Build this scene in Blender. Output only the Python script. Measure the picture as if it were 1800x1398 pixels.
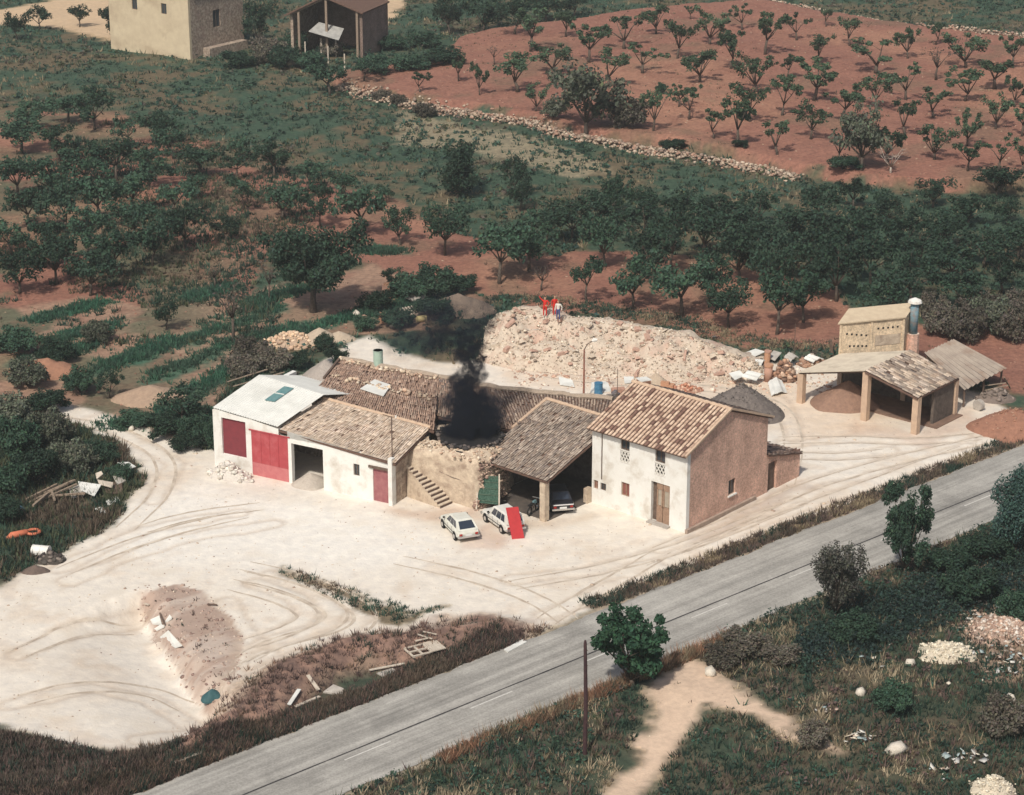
import bpy, math, random
import numpy as np
from mathutils import Vector, Matrix
R = math.radians
SC = bpy.context.scene
COL = SC.collection
for o in list(bpy.data.objects): bpy.data.objects.remove(o)

# ------------------------------------------------------------------ camera, sky, sun, exposure
CAM_H, PITCH, FPX = 61.0, R(20), 4000.0          # metres, down angle, focal length in photograph pixels (1800 wide)
cd = bpy.data.cameras.new('camera'); cam = bpy.data.objects.new('camera', cd); COL.objects.link(cam)
cam.location = (0, 0, CAM_H); cam.rotation_euler = (R(90) - PITCH, 0, 0)
cd.sensor_width = 36; cd.lens = 36 * FPX / 1800; cd.clip_start = 1; cd.clip_end = 6000
SC.camera = cam
SUN_AZ, SUN_EL = R(203), R(50)                    # azimuth clockwise from +Y
W = bpy.data.worlds.new('World'); SC.world = W; W.use_nodes = True
wn = W.node_tree.nodes; wl = W.node_tree.links
sky = wn.new('ShaderNodeTexSky'); sky.sky_type = 'NISHITA'; sky.sun_disc = False
sky.sun_elevation = SUN_EL; sky.sun_rotation = SUN_AZ; sky.air_density = 1.0; sky.dust_density = 6.0; sky.altitude = 300
bg = wn['Background']; wl.new(sky.outputs[0], bg.inputs[0]); bg.inputs[1].default_value = 0.085
sd_ = bpy.data.lights.new('sun', 'SUN'); sd_.energy = 3.5; sd_.angle = R(3.0); sd_.color = (1.0, 0.93, 0.82)
sun = bpy.data.objects.new('sun', sd_); COL.objects.link(sun)
ts = Vector((math.sin(SUN_AZ) * math.cos(SUN_EL), math.cos(SUN_AZ) * math.cos(SUN_EL), math.sin(SUN_EL)))
sun.rotation_euler = ts.to_track_quat('Z', 'Y').to_euler(); sun.location = (-60, 60, 120)
VS = SC.view_settings
VS.view_transform = 'Standard'; VS.look = 'None'; VS.exposure = 0.0; VS.gamma = 1.0; VS.use_curve_mapping = False
SC.cycles.volume_step_rate = .8; SC.cycles.volume_max_steps = 200; SC.cycles.max_bounces = 6; SC.cycles.volume_bounces = 1
SC.cycles.transparent_max_bounces = 16
HAZE = 0.00032

# ------------------------------------------------------------------ measuring: photograph pixel -> place
CA, SA = math.cos(PITCH), math.sin(PITCH)
def ray(px, py):
    u = (px - 900) / FPX; v = (py - 699) / FPX
    return np.array([u, CA - v * SA, -SA - v * CA])
def P(px, py, z=0.0):
    d = ray(px, py); t = (z - CAM_H) / d[2]
    return np.array([t * d[0], t * d[1], z])
def PP(pts, z=0.0): return np.array([P(x, y, z)[:2] for x, y in pts])
def px_per_m(p): return FPX / (p[1] * CA + (CAM_H - p[2]) * SA)
class Frame:
    def __init__(s, o, ang):
        s.o = np.array(o, float); a = R(ang); s.ang = a
        s.a = np.array([math.cos(a), math.sin(a), 0]); s.b = np.array([-math.sin(a), math.cos(a), 0])
    def w(s, i, j, z=0): return s.o + s.a * i + s.b * j + np.array([0, 0, z])
    def L(s, px, py, z=0):
        q = P(px, py, z) - s.o; return float(q @ s.a), float(q @ s.b)
    def face(s, px, py, t=0):
        d = ray(px, py); C = np.array([0, 0, CAM_H]); k = ((s.o - C) @ s.b + t) / (d @ s.b); p = C + k * d
        return float((p - s.o) @ s.a), float(p[2] - s.o[2])
    def side(s, px, py, t=0):
        d = ray(px, py); C = np.array([0, 0, CAM_H]); k = ((s.o - C) @ s.a + t) / (d @ s.a); p = C + k * d
        return float((p - s.o) @ s.b), float(p[2] - s.o[2])

# ------------------------------------------------------------------ noise
def _h(ix, iy, s):
    n = (ix.astype(np.int64) * 374761393 + iy.astype(np.int64) * 668265263 + s * 1442695041) & 0x7fffffff
    n = ((n ^ (n >> 13)) * 1274126177) & 0x7fffffff
    return ((n ^ (n >> 16)) & 0xffff) / 65535.0
def vnoise(x, y, s=0):
    x = np.asarray(x, float); y = np.asarray(y, float)
    ix = np.floor(x); iy = np.floor(y); fx = x - ix; fy = y - iy
    fx = fx * fx * (3 - 2 * fx); fy = fy * fy * (3 - 2 * fy)
    a = _h(ix, iy, s); b = _h(ix + 1, iy, s); c = _h(ix, iy + 1, s); d = _h(ix + 1, iy + 1, s)
    return (a * (1 - fx) + b * fx) * (1 - fy) + (c * (1 - fx) + d * fx) * fy
def fbm(x, y, s=0, o=4):
    t = 0; a = .5; n = 0
    for k in range(o):
        t = t + a * vnoise(x, y, s + k * 17); n += a; a *= .5; x = x * 2.03 + 3.1; y = y * 2.03 + 1.7
    return t / n
def sstep(a, b, x):
    t = np.clip((x - a) / (b - a), 0, 1); return t * t * (3 - 2 * t)
def sdist(poly, X, Y):
    """signed distance to a polygon, positive inside"""
    d = np.full(X.shape, 1e9); ins = np.zeros(X.shape, bool); n = len(poly)
    for i in range(n):
        ax, ay = poly[i]; bx, by = poly[(i + 1) % n]
        ex, ey = bx - ax, by - ay; L2 = ex * ex + ey * ey + 1e-9
        t = np.clip(((X - ax) * ex + (Y - ay) * ey) / L2, 0, 1)
        d = np.minimum(d, (X - ax - t * ex) ** 2 + (Y - ay - t * ey) ** 2)
        c = ((ay > Y) != (by > Y)) & (X < (bx - ax) * (Y - ay) / (by - ay + 1e-12) + ax)
        ins ^= c
    d = np.sqrt(d); return np.where(ins, d, -d)
def ldist(line, X, Y):
    d = np.full(X.shape, 1e9)
    for i in range(len(line) - 1):
        ax, ay = line[i]; bx, by = line[i + 1]; ex, ey = bx - ax, by - ay; L2 = ex * ex + ey * ey + 1e-9
        t = np.clip(((X - ax) * ex + (Y - ay) * ey) / L2, 0, 1)
        d = np.minimum(d, (X - ax - t * ex) ** 2 + (Y - ay - t * ey) ** 2)
    return np.sqrt(d)

# ------------------------------------------------------------------ materials
def lin(c): return tuple(((x / 255) / 12.92 if x / 255 <= .04045 else ((x / 255 + .055) / 1.055) ** 2.4) for x in c)
MATS = {}
def M(name, c1, c2=None, scale=4.0, rough=.92, bump=0.0, bscale=None, attr=False, rnd=0.0, metal=0.0, lo=.35, hi=.65, detail=6, spec=.2, c3=None, scale3=1.0, trans=0.0, coord='Object'):
    if name in MATS: return MATS[name]
    m = bpy.data.materials.new(name); m.use_nodes = True; nt = m.node_tree; N = nt.nodes; K = nt.links
    b = N['Principled BSDF']; b.inputs['Roughness'].default_value = rough; b.inputs['Metallic'].default_value = metal
    b.inputs['Specular IOR Level'].default_value = spec
    tc = N.new('ShaderNodeTexCoord'); co = tc.outputs[coord]
    def noise(sc, de=detail):
        n = N.new('ShaderNodeTexNoise'); n.inputs['Scale'].default_value = sc; n.inputs['Detail'].default_value = de
        n.inputs['Roughness'].default_value = .62; K.new(co, n.inputs['Vector']); return n.outputs['Fac']
    def ramp(src, a, b_):
        r = N.new('ShaderNodeMapRange'); r.inputs['From Min'].default_value = a; r.inputs['From Max'].default_value = b_
        K.new(src, r.inputs['Value']); return r.outputs[0]
    def mix(f, A, B, mode='MIX'):
        x = N.new('ShaderNodeMix'); x.data_type = 'RGBA'; x.blend_type = mode
        if isinstance(f, float): x.inputs[0].default_value = f
        else: K.new(f, x.inputs[0])
        for i, v in ((6, A), (7, B)):
            if isinstance(v, tuple): x.inputs[i].default_value = (*v, 1)
            else: K.new(v, x.inputs[i])
        return x.outputs[2]
    c = c1
    if c2 is not None: c = mix(ramp(noise(scale), lo, hi), c1, c2)
    if c3 is not None: c = mix(ramp(noise(scale3, 4), .5, .7), c, c3)
    if attr:
        a = N.new('ShaderNodeVertexColor'); a.layer_name = 'Col'
        c = mix(1.0, c, a.outputs[0], 'MULTIPLY')
    if rnd:
        oi = N.new('ShaderNodeObjectInfo'); r = N.new('ShaderNodeMapRange'); r.inputs['To Min'].default_value = 1 - rnd; r.inputs['To Max'].default_value = 1 + rnd
        K.new(oi.outputs['Random'], r.inputs['Value']); hs = N.new('ShaderNodeHueSaturation'); K.new(r.outputs[0], hs.inputs['Value'])
        if isinstance(c, tuple): hs.inputs['Color'].default_value = (*c, 1)
        else: K.new(c, hs.inputs['Color'])
        c = hs.outputs[0]
    if isinstance(c, tuple): b.inputs['Base Color'].default_value = (*c, 1)
    else: K.new(c, b.inputs['Base Color'])
    if bump:
        bp = N.new('ShaderNodeBump'); bp.inputs['Strength'].default_value = min(1, bump); bp.inputs['Distance'].default_value = .06 * max(1, bump)
        K.new(noise(bscale or scale * 3, 5), bp.inputs['Height']); K.new(bp.outputs[0], b.inputs['Normal'])
    if trans:
        t = N.new('ShaderNodeBsdfTranslucent'); ms = N.new('ShaderNodeMixShader'); ms.inputs[0].default_value = trans
        if isinstance(c, tuple): t.inputs[0].default_value = (*c, 1)
        else: K.new(c, t.inputs[0])
        K.new(b.outputs[0], ms.inputs[1]); K.new(t.outputs[0], ms.inputs[2]); K.new(ms.outputs[0], N['Material Output'].inputs[0])
    MATS[name] = m; return m

# ------------------------------------------------------------------ mesh helpers
class MB:
    def __init__(s): s.v = []; s.f = []; s.m = []
    def add(s, vs, fs, mi=0):
        o = len(s.v); s.v += [tuple(float(c) for c in p) for p in vs]; s.f += [tuple(i + o for i in f) for f in fs]; s.m += [mi] * len(fs); return s
    def quad(s, a, b, c, d, mi=0): return s.add([a, b, c, d], [(0, 1, 2, 3)], mi)
    def box(s, c, size, rz=0.0, mat=None, mi=0, taper=1.0):
        x, y, z = size[0] / 2, size[1] / 2, size[2] / 2; ca, sa = math.cos(rz), math.sin(rz); vs = []
        for k in (-1, 1):
            q = taper if k > 0 else 1
            for i, j in ((-1, -1), (1, -1), (1, 1), (-1, 1)):
                p = (i * x * q, j * y * q, k * z)
                if mat is not None: p = tuple(mat @ Vector(p))
                vs.append((c[0] + p[0] * ca - p[1] * sa, c[1] + p[0] * sa + p[1] * ca, c[2] + p[2]))
        return s.add(vs, [(3, 2, 1, 0), (4, 5, 6, 7), (0, 1, 5, 4), (1, 2, 6, 5), (2, 3, 7, 6), (3, 0, 4, 7)], mi)
    def hexa(s, lo, hi, mi=0):
        n = len(lo); fs = [tuple(range(n - 1, -1, -1)), tuple(range(n, 2 * n))] + [(i, (i + 1) % n, n + (i + 1) % n, n + i) for i in range(n)]
        return s.add(list(lo) + list(hi), fs, mi)
    def tube(s, pts, rad, n=6, cap=True, mi=0):
        pts = [Vector(p) for p in pts]; rings = []
        for i, p in enumerate(pts):
            t = (pts[min(i + 1, len(pts) - 1)] - pts[max(i - 1, 0)]).normalized()
            u = t.cross(Vector((0, 0, 1)) if abs(t.z) < .9 else Vector((1, 0, 0))).normalized(); w = t.cross(u)
            r = rad[i] if hasattr(rad, '__len__') else rad
            rings.append([p + (u * math.cos(2 * math.pi * k / n) + w * math.sin(2 * math.pi * k / n)) * r for k in range(n)])
        vs = [q for r in rings for q in r]; fs = []
        for i in range(len(pts) - 1):
            for k in range(n): fs.append((i * n + k, i * n + (k + 1) % n, (i + 1) * n + (k + 1) % n, (i + 1) * n + k))
        if cap: fs.append(tuple(range(n - 1, -1, -1))); fs.append(tuple((len(pts) - 1) * n + k for k in range(n)))
        return s.add(vs, fs, mi)
    def bar(s, a, b, w, h=None, mi=0):
        a = Vector(a); b = Vector(b); d = b - a; t = d.normalized(); u = t.cross(Vector((0, 0, 1)) if abs(t.z) < .95 else Vector((1, 0, 0))).normalized(); q = u.cross(t); h = h or w
        lo = [a + u * i * w / 2 + q * j * h / 2 for i, j in ((-1, -1), (1, -1), (1, 1), (-1, 1))]
        return s.hexa(lo, [p + d for p in lo], mi)
    def obj(s, name, mats, parent=None, smooth=False, loc=None, rz=0.0):
        me = bpy.data.meshes.new(name); me.from_pydata(s.v, [], s.f); 
        for m in (mats if isinstance(mats, (list, tuple)) else [mats]): me.materials.append(m)
        if any(s.m): me.polygons.foreach_set('material_index', s.m)
        if smooth: me.polygons.foreach_set('use_smooth', [True] * len(me.polygons))
        me.update(); return link(name, me, parent, loc, rz)
def link(name, me, parent=None, loc=None, rz=0.0):
    o = bpy.data.objects.new(name, me); COL.objects.link(o)
    if loc is not None: o.location = tuple(float(c) for c in loc)
    if rz: o.rotation_euler.z = rz
    if parent is not None: o.parent = parent
    return o
def mesh_np(name, V, F, mat, parent=None, cols=None, smooth=False, loc=None, make=True):
    V = np.asarray(V, np.float32); F = np.asarray(F, np.int32); n, k = F.shape
    me = bpy.data.meshes.new(name); me.vertices.add(len(V)); me.vertices.foreach_set('co', V.ravel())
    me.loops.add(n * k); me.loops.foreach_set('vertex_index', F.ravel())
    me.polygons.add(n); me.polygons.foreach_set('loop_start', np.arange(0, n * k, k, dtype=np.int32))
    try: me.polygons.foreach_set('loop_total', np.full(n, k, np.int32))
    except Exception: pass
    if smooth: me.polygons.foreach_set('use_smooth', np.ones(n, bool))
    if cols is not None:
        ca = me.color_attributes.new('Col', 'FLOAT_COLOR', 'POINT'); c4 = np.ones((len(V), 4), np.float32); c4[:, :3] = cols
        ca.data.foreach_set('color', c4.ravel())
    me.materials.append(mat); me.update(calc_edges=True); me.validate()
    return link(name, me, parent, loc) if make else me
def tag(o, label=None, cat=None, group=None, kind=None):
    if label: o['label'] = label
    if cat: o['category'] = cat
    if group: o['group'] = group
    if kind: o['kind'] = kind
    return o
def empty(name, loc, label=None, cat=None, group=None, rz=0.0):
    o = bpy.data.objects.new(name, None); COL.objects.link(o); o.location = tuple(float(c) for c in loc); o.rotation_euler.z = rz
    o.empty_display_size = .3
    return tag(o, label, cat, group)
def copy_tree(o, parent=None):
    c = o.copy(); COL.objects.link(c); c.parent = parent
    for ch in [x for x in CH.get(o.name, [])]: copy_tree(ch, c)
    return c
CH = {}
def kids(o): CH[o.name] = list(o.children); [kids(c) for c in o.children]

# ------------------------------------------------------------------ lay of the land
ext = lambda pts: PP(pts)
A_ROAD = R(41.5); RD = np.array([math.cos(A_ROAD), math.sin(A_ROAD)]); RN = np.array([-RD[1], RD[0]])   # RN points to the yard side
r_top = P(921, 1127)[:2]; r_bot = P(1214, 1140)[:2]
r_hw = float((r_top - r_bot) @ RN) / 2; r_c = r_bot + RN * r_hw
def road_uv(X, Y):
    return (X - r_c[0]) * RD[0] + (Y - r_c[1]) * RD[1], (X - r_c[0]) * RN[0] + (Y - r_c[1]) * RN[1]
U_V = float(road_uv(P(1052, 1068)[0], P(1052, 1068)[1])[0])
UPPER = ext([(560, 150), (614, 140), (676, 134), (800, 116), (790, 95), (800, 81), (890, 62), (959, 52), (1062, 38), (1200, 20), (1335, 12), (1490, 38), (1628, 60), (1800, 79), (1990, 95), (1990, 335), (1697, 334), (1500, 322), (1400, 303), (1283, 274), (1180, 261), (1062, 252), (993, 240), (924, 220), (821, 202), (745, 190), (660, 174)])
MIDSOIL = ext([(-120, 190), (150, 192), (220, 203), (320, 242), (420, 264), (560, 318), (680, 348), (760, 388), (850, 420), (950, 448), (1100, 442), (1300, 460), (1340, 482), (1450, 505), (1500, 545), (1560, 565), (1650, 575), (1990, 545), (1990, 700), (1800, 700), (1690, 640), (1480, 612), (1420, 620), (1300, 600), (1180, 570), (1060, 556), (940, 545), (860, 525), (800, 500), (700, 480), (640, 470), (560, 440), (450, 470), (440, 520), (400, 540), (280, 545), (150, 525), (-120, 570)])
FURROW = ext([(-120, 560), (150, 520), (290, 540), (440, 520), (520, 490), (650, 470), (800, 500), (860, 530), (700, 590), (600, 590), (480, 600), (400, 640), (380, 720), (360, 790), (300, 790), (180, 745), (60, 720), (-120, 690)])
YARD = ext([(-200, 1130), (0, 1035), (60, 1000), (120, 960), (200, 925), (235, 875), (260, 840), (210, 775), (110, 742), (70, 722), (110, 712), (210, 738), (330, 785), (385, 790), (470, 690), (560, 650), (600, 612), (650, 592), (700, 622), (790, 640), (850, 630), (870, 590), (1000, 570), (1200, 600), (1330, 640), (1480, 640), (1700, 685), (1830, 745), (2000, 680), (2000, 700), (1800, 775), (1600, 850), (1350, 952), (1060, 1050), (1050, 1068), (921, 1127), (885, 1105), (760, 1118), (640, 1130), (540, 1152), (470, 1205), (400, 1270), (330, 1310), (200, 1322), (90, 1298), (-200, 1240)])
TRACKFAR = [ext([(622, -60), (730, -60), (712, 12), (690, 34), (642, 66), (618, 58)]), ext([(-100, 40), (60, 8), (250, -30), (420, -40), (300, 60), (230, 85), (150, 62), (60, 46)])]
PATHS = ext([(1120, 1205), (1180, 1165), (1212, 1145), (1245, 1172), (1335, 1232), (1420, 1290), (1490, 1333), (1482, 1346), (1400, 1312), (1310, 1262), (1250, 1252), (1212, 1284), (1170, 1335), (1125, 1420), (1095, 1480), (1010, 1480), (1060, 1400), (1110, 1315), (1140, 1240)])
BASIN = ext([(-200, 1120), (0, 1120), (120, 1100), (205, 1062), (250, 1050), (266, 1066), (300, 1130), (345, 1190), (390, 1232), (350, 1275), (300, 1300), (200, 1320), (90, 1300), (-200, 1260)])
HOLLOW = ext([(262, 1050), (300, 1120), (345, 1185), (385, 1225)])
DRYGRASS = ext([(700, 195), (830, 225), (930, 243), (1010, 268), (1070, 300), (1010, 315), (900, 285), (800, 262), (690, 255)])
RUBBLESOIL = ext([(1650, 1030), (1700, 1000), (1830, 990), (1900, 1100), (1830, 1200), (1740, 1190), (1690, 1120)])
WALLROW = ext([(597, 160), (660, 176), (745, 192), (821, 206), (924, 223), (993, 243), (1062, 256), (1120, 266), (1200, 274), (1283, 285), (1340, 297), (1400, 311)])
WALLTOP = ext([(1330, 2), (1430, 19), (1530, 39), (1628, 60), (1720, 72), (1800, 80), (1900, 90)])
BANK = ext([(-60, 1420), (120, 1400), (300, 1350), (400, 1290), (480, 1222), (540, 1178), (620, 1150), (700, 1136), (790, 1125), (880, 1112)])
STRIPS = [ext(l) for l in ([(175, 648), (300, 600)], [(235, 632), (360, 590), (485, 540)], [(262, 668), (400, 610), (520, 570)], [(330, 700), (395, 655), (440, 630)], [(328, 528), (405, 505)], [(420, 545), (480, 520), (560, 500)],
          [(520, 585), (600, 560), (700, 530), (800, 500)], [(620, 560), (720, 530), (790, 515)], [(190, 748), (300, 740), (380, 770)], [(290, 720), (380, 735)], [(100, 600), (200, 570)], [(40, 640), (160, 610)], [(60, 560), (180, 530)], [(640, 438), (700, 442)])]
TRACKS = [ext(l) for l in ([(520, 1020), (600, 1050), (640, 1080), (610, 1110), (520, 1135), (440, 1160), (400, 1215)], [(480, 1010), (560, 1040), (590, 1075), (560, 1105), (480, 1125), (430, 1150)], [(450, 1025), (520, 1050), (545, 1080), (500, 1110), (430, 1130)],
          [(1180, 985), (1320, 925), (1500, 860), (1700, 785)], [(1160, 965), (1300, 910), (1420, 850), (1600, 800), (1790, 760)], [(900, 1020), (1040, 1000), (1200, 960), (1400, 880)], [(250, 1290), (380, 1250), (440, 1180), (450, 1130), (400, 1060)], [(330, 1300), (410, 1240), (470, 1150)],
          [(100, 1000), (260, 930), (420, 900)], [(120, 1020), (300, 950), (480, 920)], [(60, 730), (200, 755), (310, 815), (270, 880)], [(1390, 800), (1480, 800), (1560, 790)], [(1380, 780), (1500, 770), (1600, 775), (1700, 770)], [(900, 640), (1050, 665), (1250, 672), (1370, 700), (1400, 770)],
          [(30, 1150), (150, 1090), (240, 1060)], [(20, 1240), (160, 1200), (260, 1200), (330, 1240)], [(960, 1080), (1010, 1060), (1100, 1020)], [(990, 1100), (1040, 1070), (1120, 1035)])]
def height(X, Y, fine=True):
    X = np.asarray(X, float); Y = np.asarray(Y, float)
    u, v = road_uv(X, Y)
    yd = sdist(YARD, X, Y); soft = sstep(-1.5, 2.0, yd)
    z = (fbm(X / 9, Y / 9, 3) - .5) * (.9 * (1 - soft) + .10 * soft)
    z = z + (fbm(X / 60, Y / 60, 9) - .5) * 1.2 * (1 - sstep(0, 25, 230 - Y)) 
    z = z + 1.15 * sstep(-.3, .9, sdist(UPPER, X, Y)) + .9 * sstep(0, 1.2, -ldist(WALLTOP, X, Y) + 0 * X)
    z = z - 1.45 * sstep(-1.3, .9, sdist(BASIN, X, Y) + (fbm(X * .8, Y * .8, 6) - .5) * 1.0) * np.exp(-(ldist(HOLLOW, X, Y) / 5.0) ** 2)
    z = z + .75 * (1 - sstep(.2, 2.6, ldist(BANK, X, Y) + (fbm(X * .6, Y * .6, 15) - .5) * 1.2))
    z = z + .12 * np.abs(fbm(X * .7, Y * .7, 5) - .5) * (1 - soft)
    if fine:
        for t in TRACKS:
            lo = t.min(0) - 2; hi = t.max(0) + 2; k = (X > lo[0]) & (X < hi[0]) & (Y > lo[1]) & (Y < hi[1])
            if k.any():
                d = ldist(t, X[k], Y[k]) + (fbm(X[k] * .5, Y[k] * .5, 2) - .5) * .8; z[k] -= .05 * np.exp(-((np.abs(np.abs(d) - .7) / .16) ** 2))
    # the road lies in its own level bed, with a shallow ditch on the yard side
    a = np.abs(v); w = 1 - sstep(r_hw + .25, r_hw + 2.6, a); z = z * (1 - w) + w * (-.03)
    z = z - .22 * np.exp(-((v - r_hw - 1.1) / .6) ** 2) * sstep(U_V, U_V + 2, u)
    return z
def axis(segs):
    out = [segs[0][0]]
    for a, b, st in segs:
        n = max(1, int(round((b - a) / st))); out += list(np.linspace(a, b, n + 1)[1:])
    return np.array(out)
gx = axis([(-1600, -400, 300), (-400, -110, 30), (-110, -46, 1.0), (-46, 46, .23), (46, 110, 1.0), (110, 400, 30), (400, 1600, 300)])
gy = axis([(-300, 60, 60), (60, 96, 4), (96, 164, .22), (164, 205, .36), (205, 380, .62), (380, 520, 14), (520, 3200, 300)])
GX, GY = np.meshgrid(gx, gy)
GZ = height(GX, GY)
def gzv(x, y):
    x = np.asarray(x, float); y = np.asarray(y, float); i = np.clip(np.searchsorted(gx, x) - 1, 0, len(gx) - 2); j = np.clip(np.searchsorted(gy, y) - 1, 0, len(gy) - 2)
    u = (x - gx[i]) / (gx[i + 1] - gx[i]); v = (y - gy[j]) / (gy[j + 1] - gy[j])
    return (GZ[j, i] * (1 - u) + GZ[j, i + 1] * u) * (1 - v) + (GZ[j + 1, i] * (1 - u) + GZ[j + 1, i + 1] * u) * v
def zone_at(x, y): return zone[np.clip(np.searchsorted(gy, y), 0, len(gy) - 1), np.clip(np.searchsorted(gx, x), 0, len(gx) - 1)]
def PT(px, py, dz=0.0):
    z = 0.0
    for _ in range(7): p = P(px, py, z + dz); z = float(gzv(p[0], p[1]))
    return np.array([p[0], p[1], z])
wx = GX + (fbm(GX / 2.2, GY / 2.2, 21) - .5) * 3.0 + (fbm(GX * 2, GY * 2, 22, 2) - .5) * .7
wy = GY + (fbm(GX / 2.2, GY / 2.2, 31) - .5) * 3.6 + (fbm(GX * 2, GY * 2, 32, 2) - .5) * .8
col = np.zeros(GX.shape + (3,)); zone = np.zeros(GX.shape, int)
def paint(mask, c, zn=None):
    global col
    m = np.clip(mask, 0, 1)[..., None]; col = col * (1 - m) + np.array(c) * m
    if zn is not None: zone[mask > .5] = zn
n1 = fbm(GX / 6, GY / 6, 41); n2 = fbm(GX / 1.7, GY / 1.7, 42); n3 = fbm(GX / 22, GY / 22, 43)
GREEN = np.array([.046, .082, .057]); DRY = np.array([.20, .165, .11]); DARKG = np.array([.035, .058, .042])
g = n1[..., None] * .6 + n2[..., None] * .4
t = sstep(.42, .62, g); col = GREEN * (1 - t) + DRY * t * .62
near = (GY < 150)
paint(near * .75, (.052, .066, .048)); paint(sstep(.45, .6, n1) * near * .8, (.105, .09, .066)); paint(sstep(.5, .62, n2) * near * .6, (.05, .065, .045))
SOIL = np.array([.270, .134, .100])
paint(sstep(-.8, .8, sdist(MIDSOIL, wx, wy)), SOIL * .96, 2)
paint(sstep(-.8, .8, sdist(FURROW, wx, wy)), np.array([.31, .205, .150]), 2)
paint(sstep(-.6, .6, sdist(UPPER, wx, wy)), SOIL, 2)
mz = (zone == 2)
paint(mz * sstep(-20, -34, GX - (GY - 200) * .02) * sstep(.40, .56, n1) * .85, np.array([.085, .11, .07]))
paint(mz * sstep(.48, .66, n3) * .55, np.array([.36, .20, .135])); paint(mz * sstep(.5, .68, n2) * .35, np.array([.19, .085, .065])); paint(mz * sstep(.56, .72, n1) * .4, np.array([.14, .12, .08]))
for s_ in STRIPS: paint(sstep(1.5, .3, ldist(s_, wx, wy)) * .9, (.045, .11, .075))
paint(sstep(-.8, .8, sdist(DRYGRASS, wx, wy)) * .85, (.27, .235, .17))
for t_ in TRACKFAR: paint(sstep(-.8, .8, sdist(t_, wx, wy)), (.56, .42, .28), 1)
paint(sstep(-.5, .5, sdist(RUBBLESOIL, wx, wy)) * .8, (.34, .25, .20))
ym = sstep(-.45, .45, sdist(YARD, GX + (wx - GX) * .45, GY + (wy - GY) * .45))
paint(ym, (.72, .675, .605), 1)
paint(ym * sstep(.45, .7, n1) * .4, (.62, .54, .45)); paint(ym * sstep(.52, .7, n3) * .35, (.78, .745, .68)); paint(ym * sstep(.55, .75, n2) * .30, (.57, .45, .34))
BFACE = ext([(240, 1033), (310, 1026), (360, 1045), (405, 1085), (432, 1140), (415, 1195), (380, 1228), (340, 1196), (300, 1138), (262, 1078)])
rot_ = GX * .75 + GY * .66; streak = fbm((GX * -.66 + GY * .75) * 1.1, rot_ * .25, 88)
paint(sstep(-.12, .22, sdist(BFACE, wx * .55 + GX * .45, wy * .55 + GY * .45)) * (.7 + .4 * sstep(.4, .6, streak)), (.40, .305, .255))
GLARE = ext([(260, 880), (380, 850), (520, 870), (680, 905), (760, 960), (640, 1000), (480, 990), (330, 985), (220, 960)])
paint(sstep(-4, 3, sdist(GLARE, wx, wy)) * .75 * ym, (.80, .785, .74))  # glare before the red doors, painted in as paler ground
OIL = [(ext([(826, 925), (850, 918), (895, 942), (888, 960), (850, 965), (820, 962)]), (.50, .33, .25), .55), (ext([(1206, 948), (1350, 868), (1410, 846), (1425, 858), (1360, 892), (1230, 956)]), (.40, .32, .275), .6), (ext([(700, 892), (830, 898), (836, 908), (760, 912), (690, 900)]), (.52, .38, .29), .6), (ext([(880, 905), (960, 918), (1040, 900), (1050, 908), (965, 932), (890, 920)]), (.50, .40, .31), .5), (ext([(1500, 740), (1620, 765), (1700, 720), (1710, 740), (1630, 785), (1490, 760)]), (.48, .33, .25), .5), (ext([(360, 850), (440, 850), (520, 862), (640, 890), (690, 900), (640, 900), (500, 880), (380, 862)]), (.62, .58, .52), .4)]
for pl_, c_, a_ in OIL: paint(sstep(-.7, .5, sdist(pl_, wx * .5 + GX * .5, wy * .5 + GY * .5)) * a_ * (.6 + .6 * n2) * ym, c_)
REAR = ext([(860, 600), (1000, 650), (1200, 660), (1350, 655), (1480, 690), (1700, 720), (1500, 760), (1400, 790), (1380, 730), (1100, 690), (900, 680)])
paint(sstep(-2, 2, sdist(REAR, wx, wy)) * .45 * ym, (.66, .50, .36))
paint(sstep(3.4, 1.6, ldist(BANK, wx, wy)) * .85 * (1 - .2 * ym), (.30, .205, .165), 0)
paint(sstep(1.9, .9, ldist(BANK, wx, wy)), (.27, .175, .145)); paint(sstep(2.4, 1.2, ldist(BANK, wx, wy)) * sstep(.45, .6, n2) * .7, (.17, .115, .10))
ISLE = ext([(500, 1003), (580, 1025), (650, 1050), (720, 1075), (770, 1070), (700, 1092), (640, 1070), (560, 1035)])
paint(sstep(-.8, .3, sdist(ISLE, wx, wy)), (.17, .14, .10), 0)
paint(sstep(-.6, .6, sdist(PATHS, GX + (wx - GX) * .7, GY + (wy - GY) * .7) - .25), (.62, .475, .365), 3)
ru, rv = road_uv(GX, GY)
paint(sstep(r_hw + 1.9, r_hw + 1.5, rv + (n2 - .5) * 1.2) * (rv > 0) * sstep(U_V - .6, U_V + .4, ru + (n2 - .5) * 2), (.15, .115, .085), 0)
paint(np.exp(-((np.abs(rv) - r_hw - .15) / .35) ** 2) * (.5 + .5 * n2) * (ru < 200), (.42, .36, .29))
TRK = np.zeros(GX.shape)
for t_ in TRACKS:
    lo = t_.min(0) - 2; hi = t_.max(0) + 2; k = (GX > lo[0]) & (GX < hi[0]) & (GY > lo[1]) & (GY < hi[1])
    d = ldist(t_, GX[k], GY[k]) + (fbm(GX[k] * .5, GY[k] * .5, 2) - .5) * .8; TRK[k] = np.maximum(TRK[k], np.exp(-((np.abs(np.abs(d) - .7) / .22) ** 2)))
paint(TRK * ym * .45, (.47, .375, .29))
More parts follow.
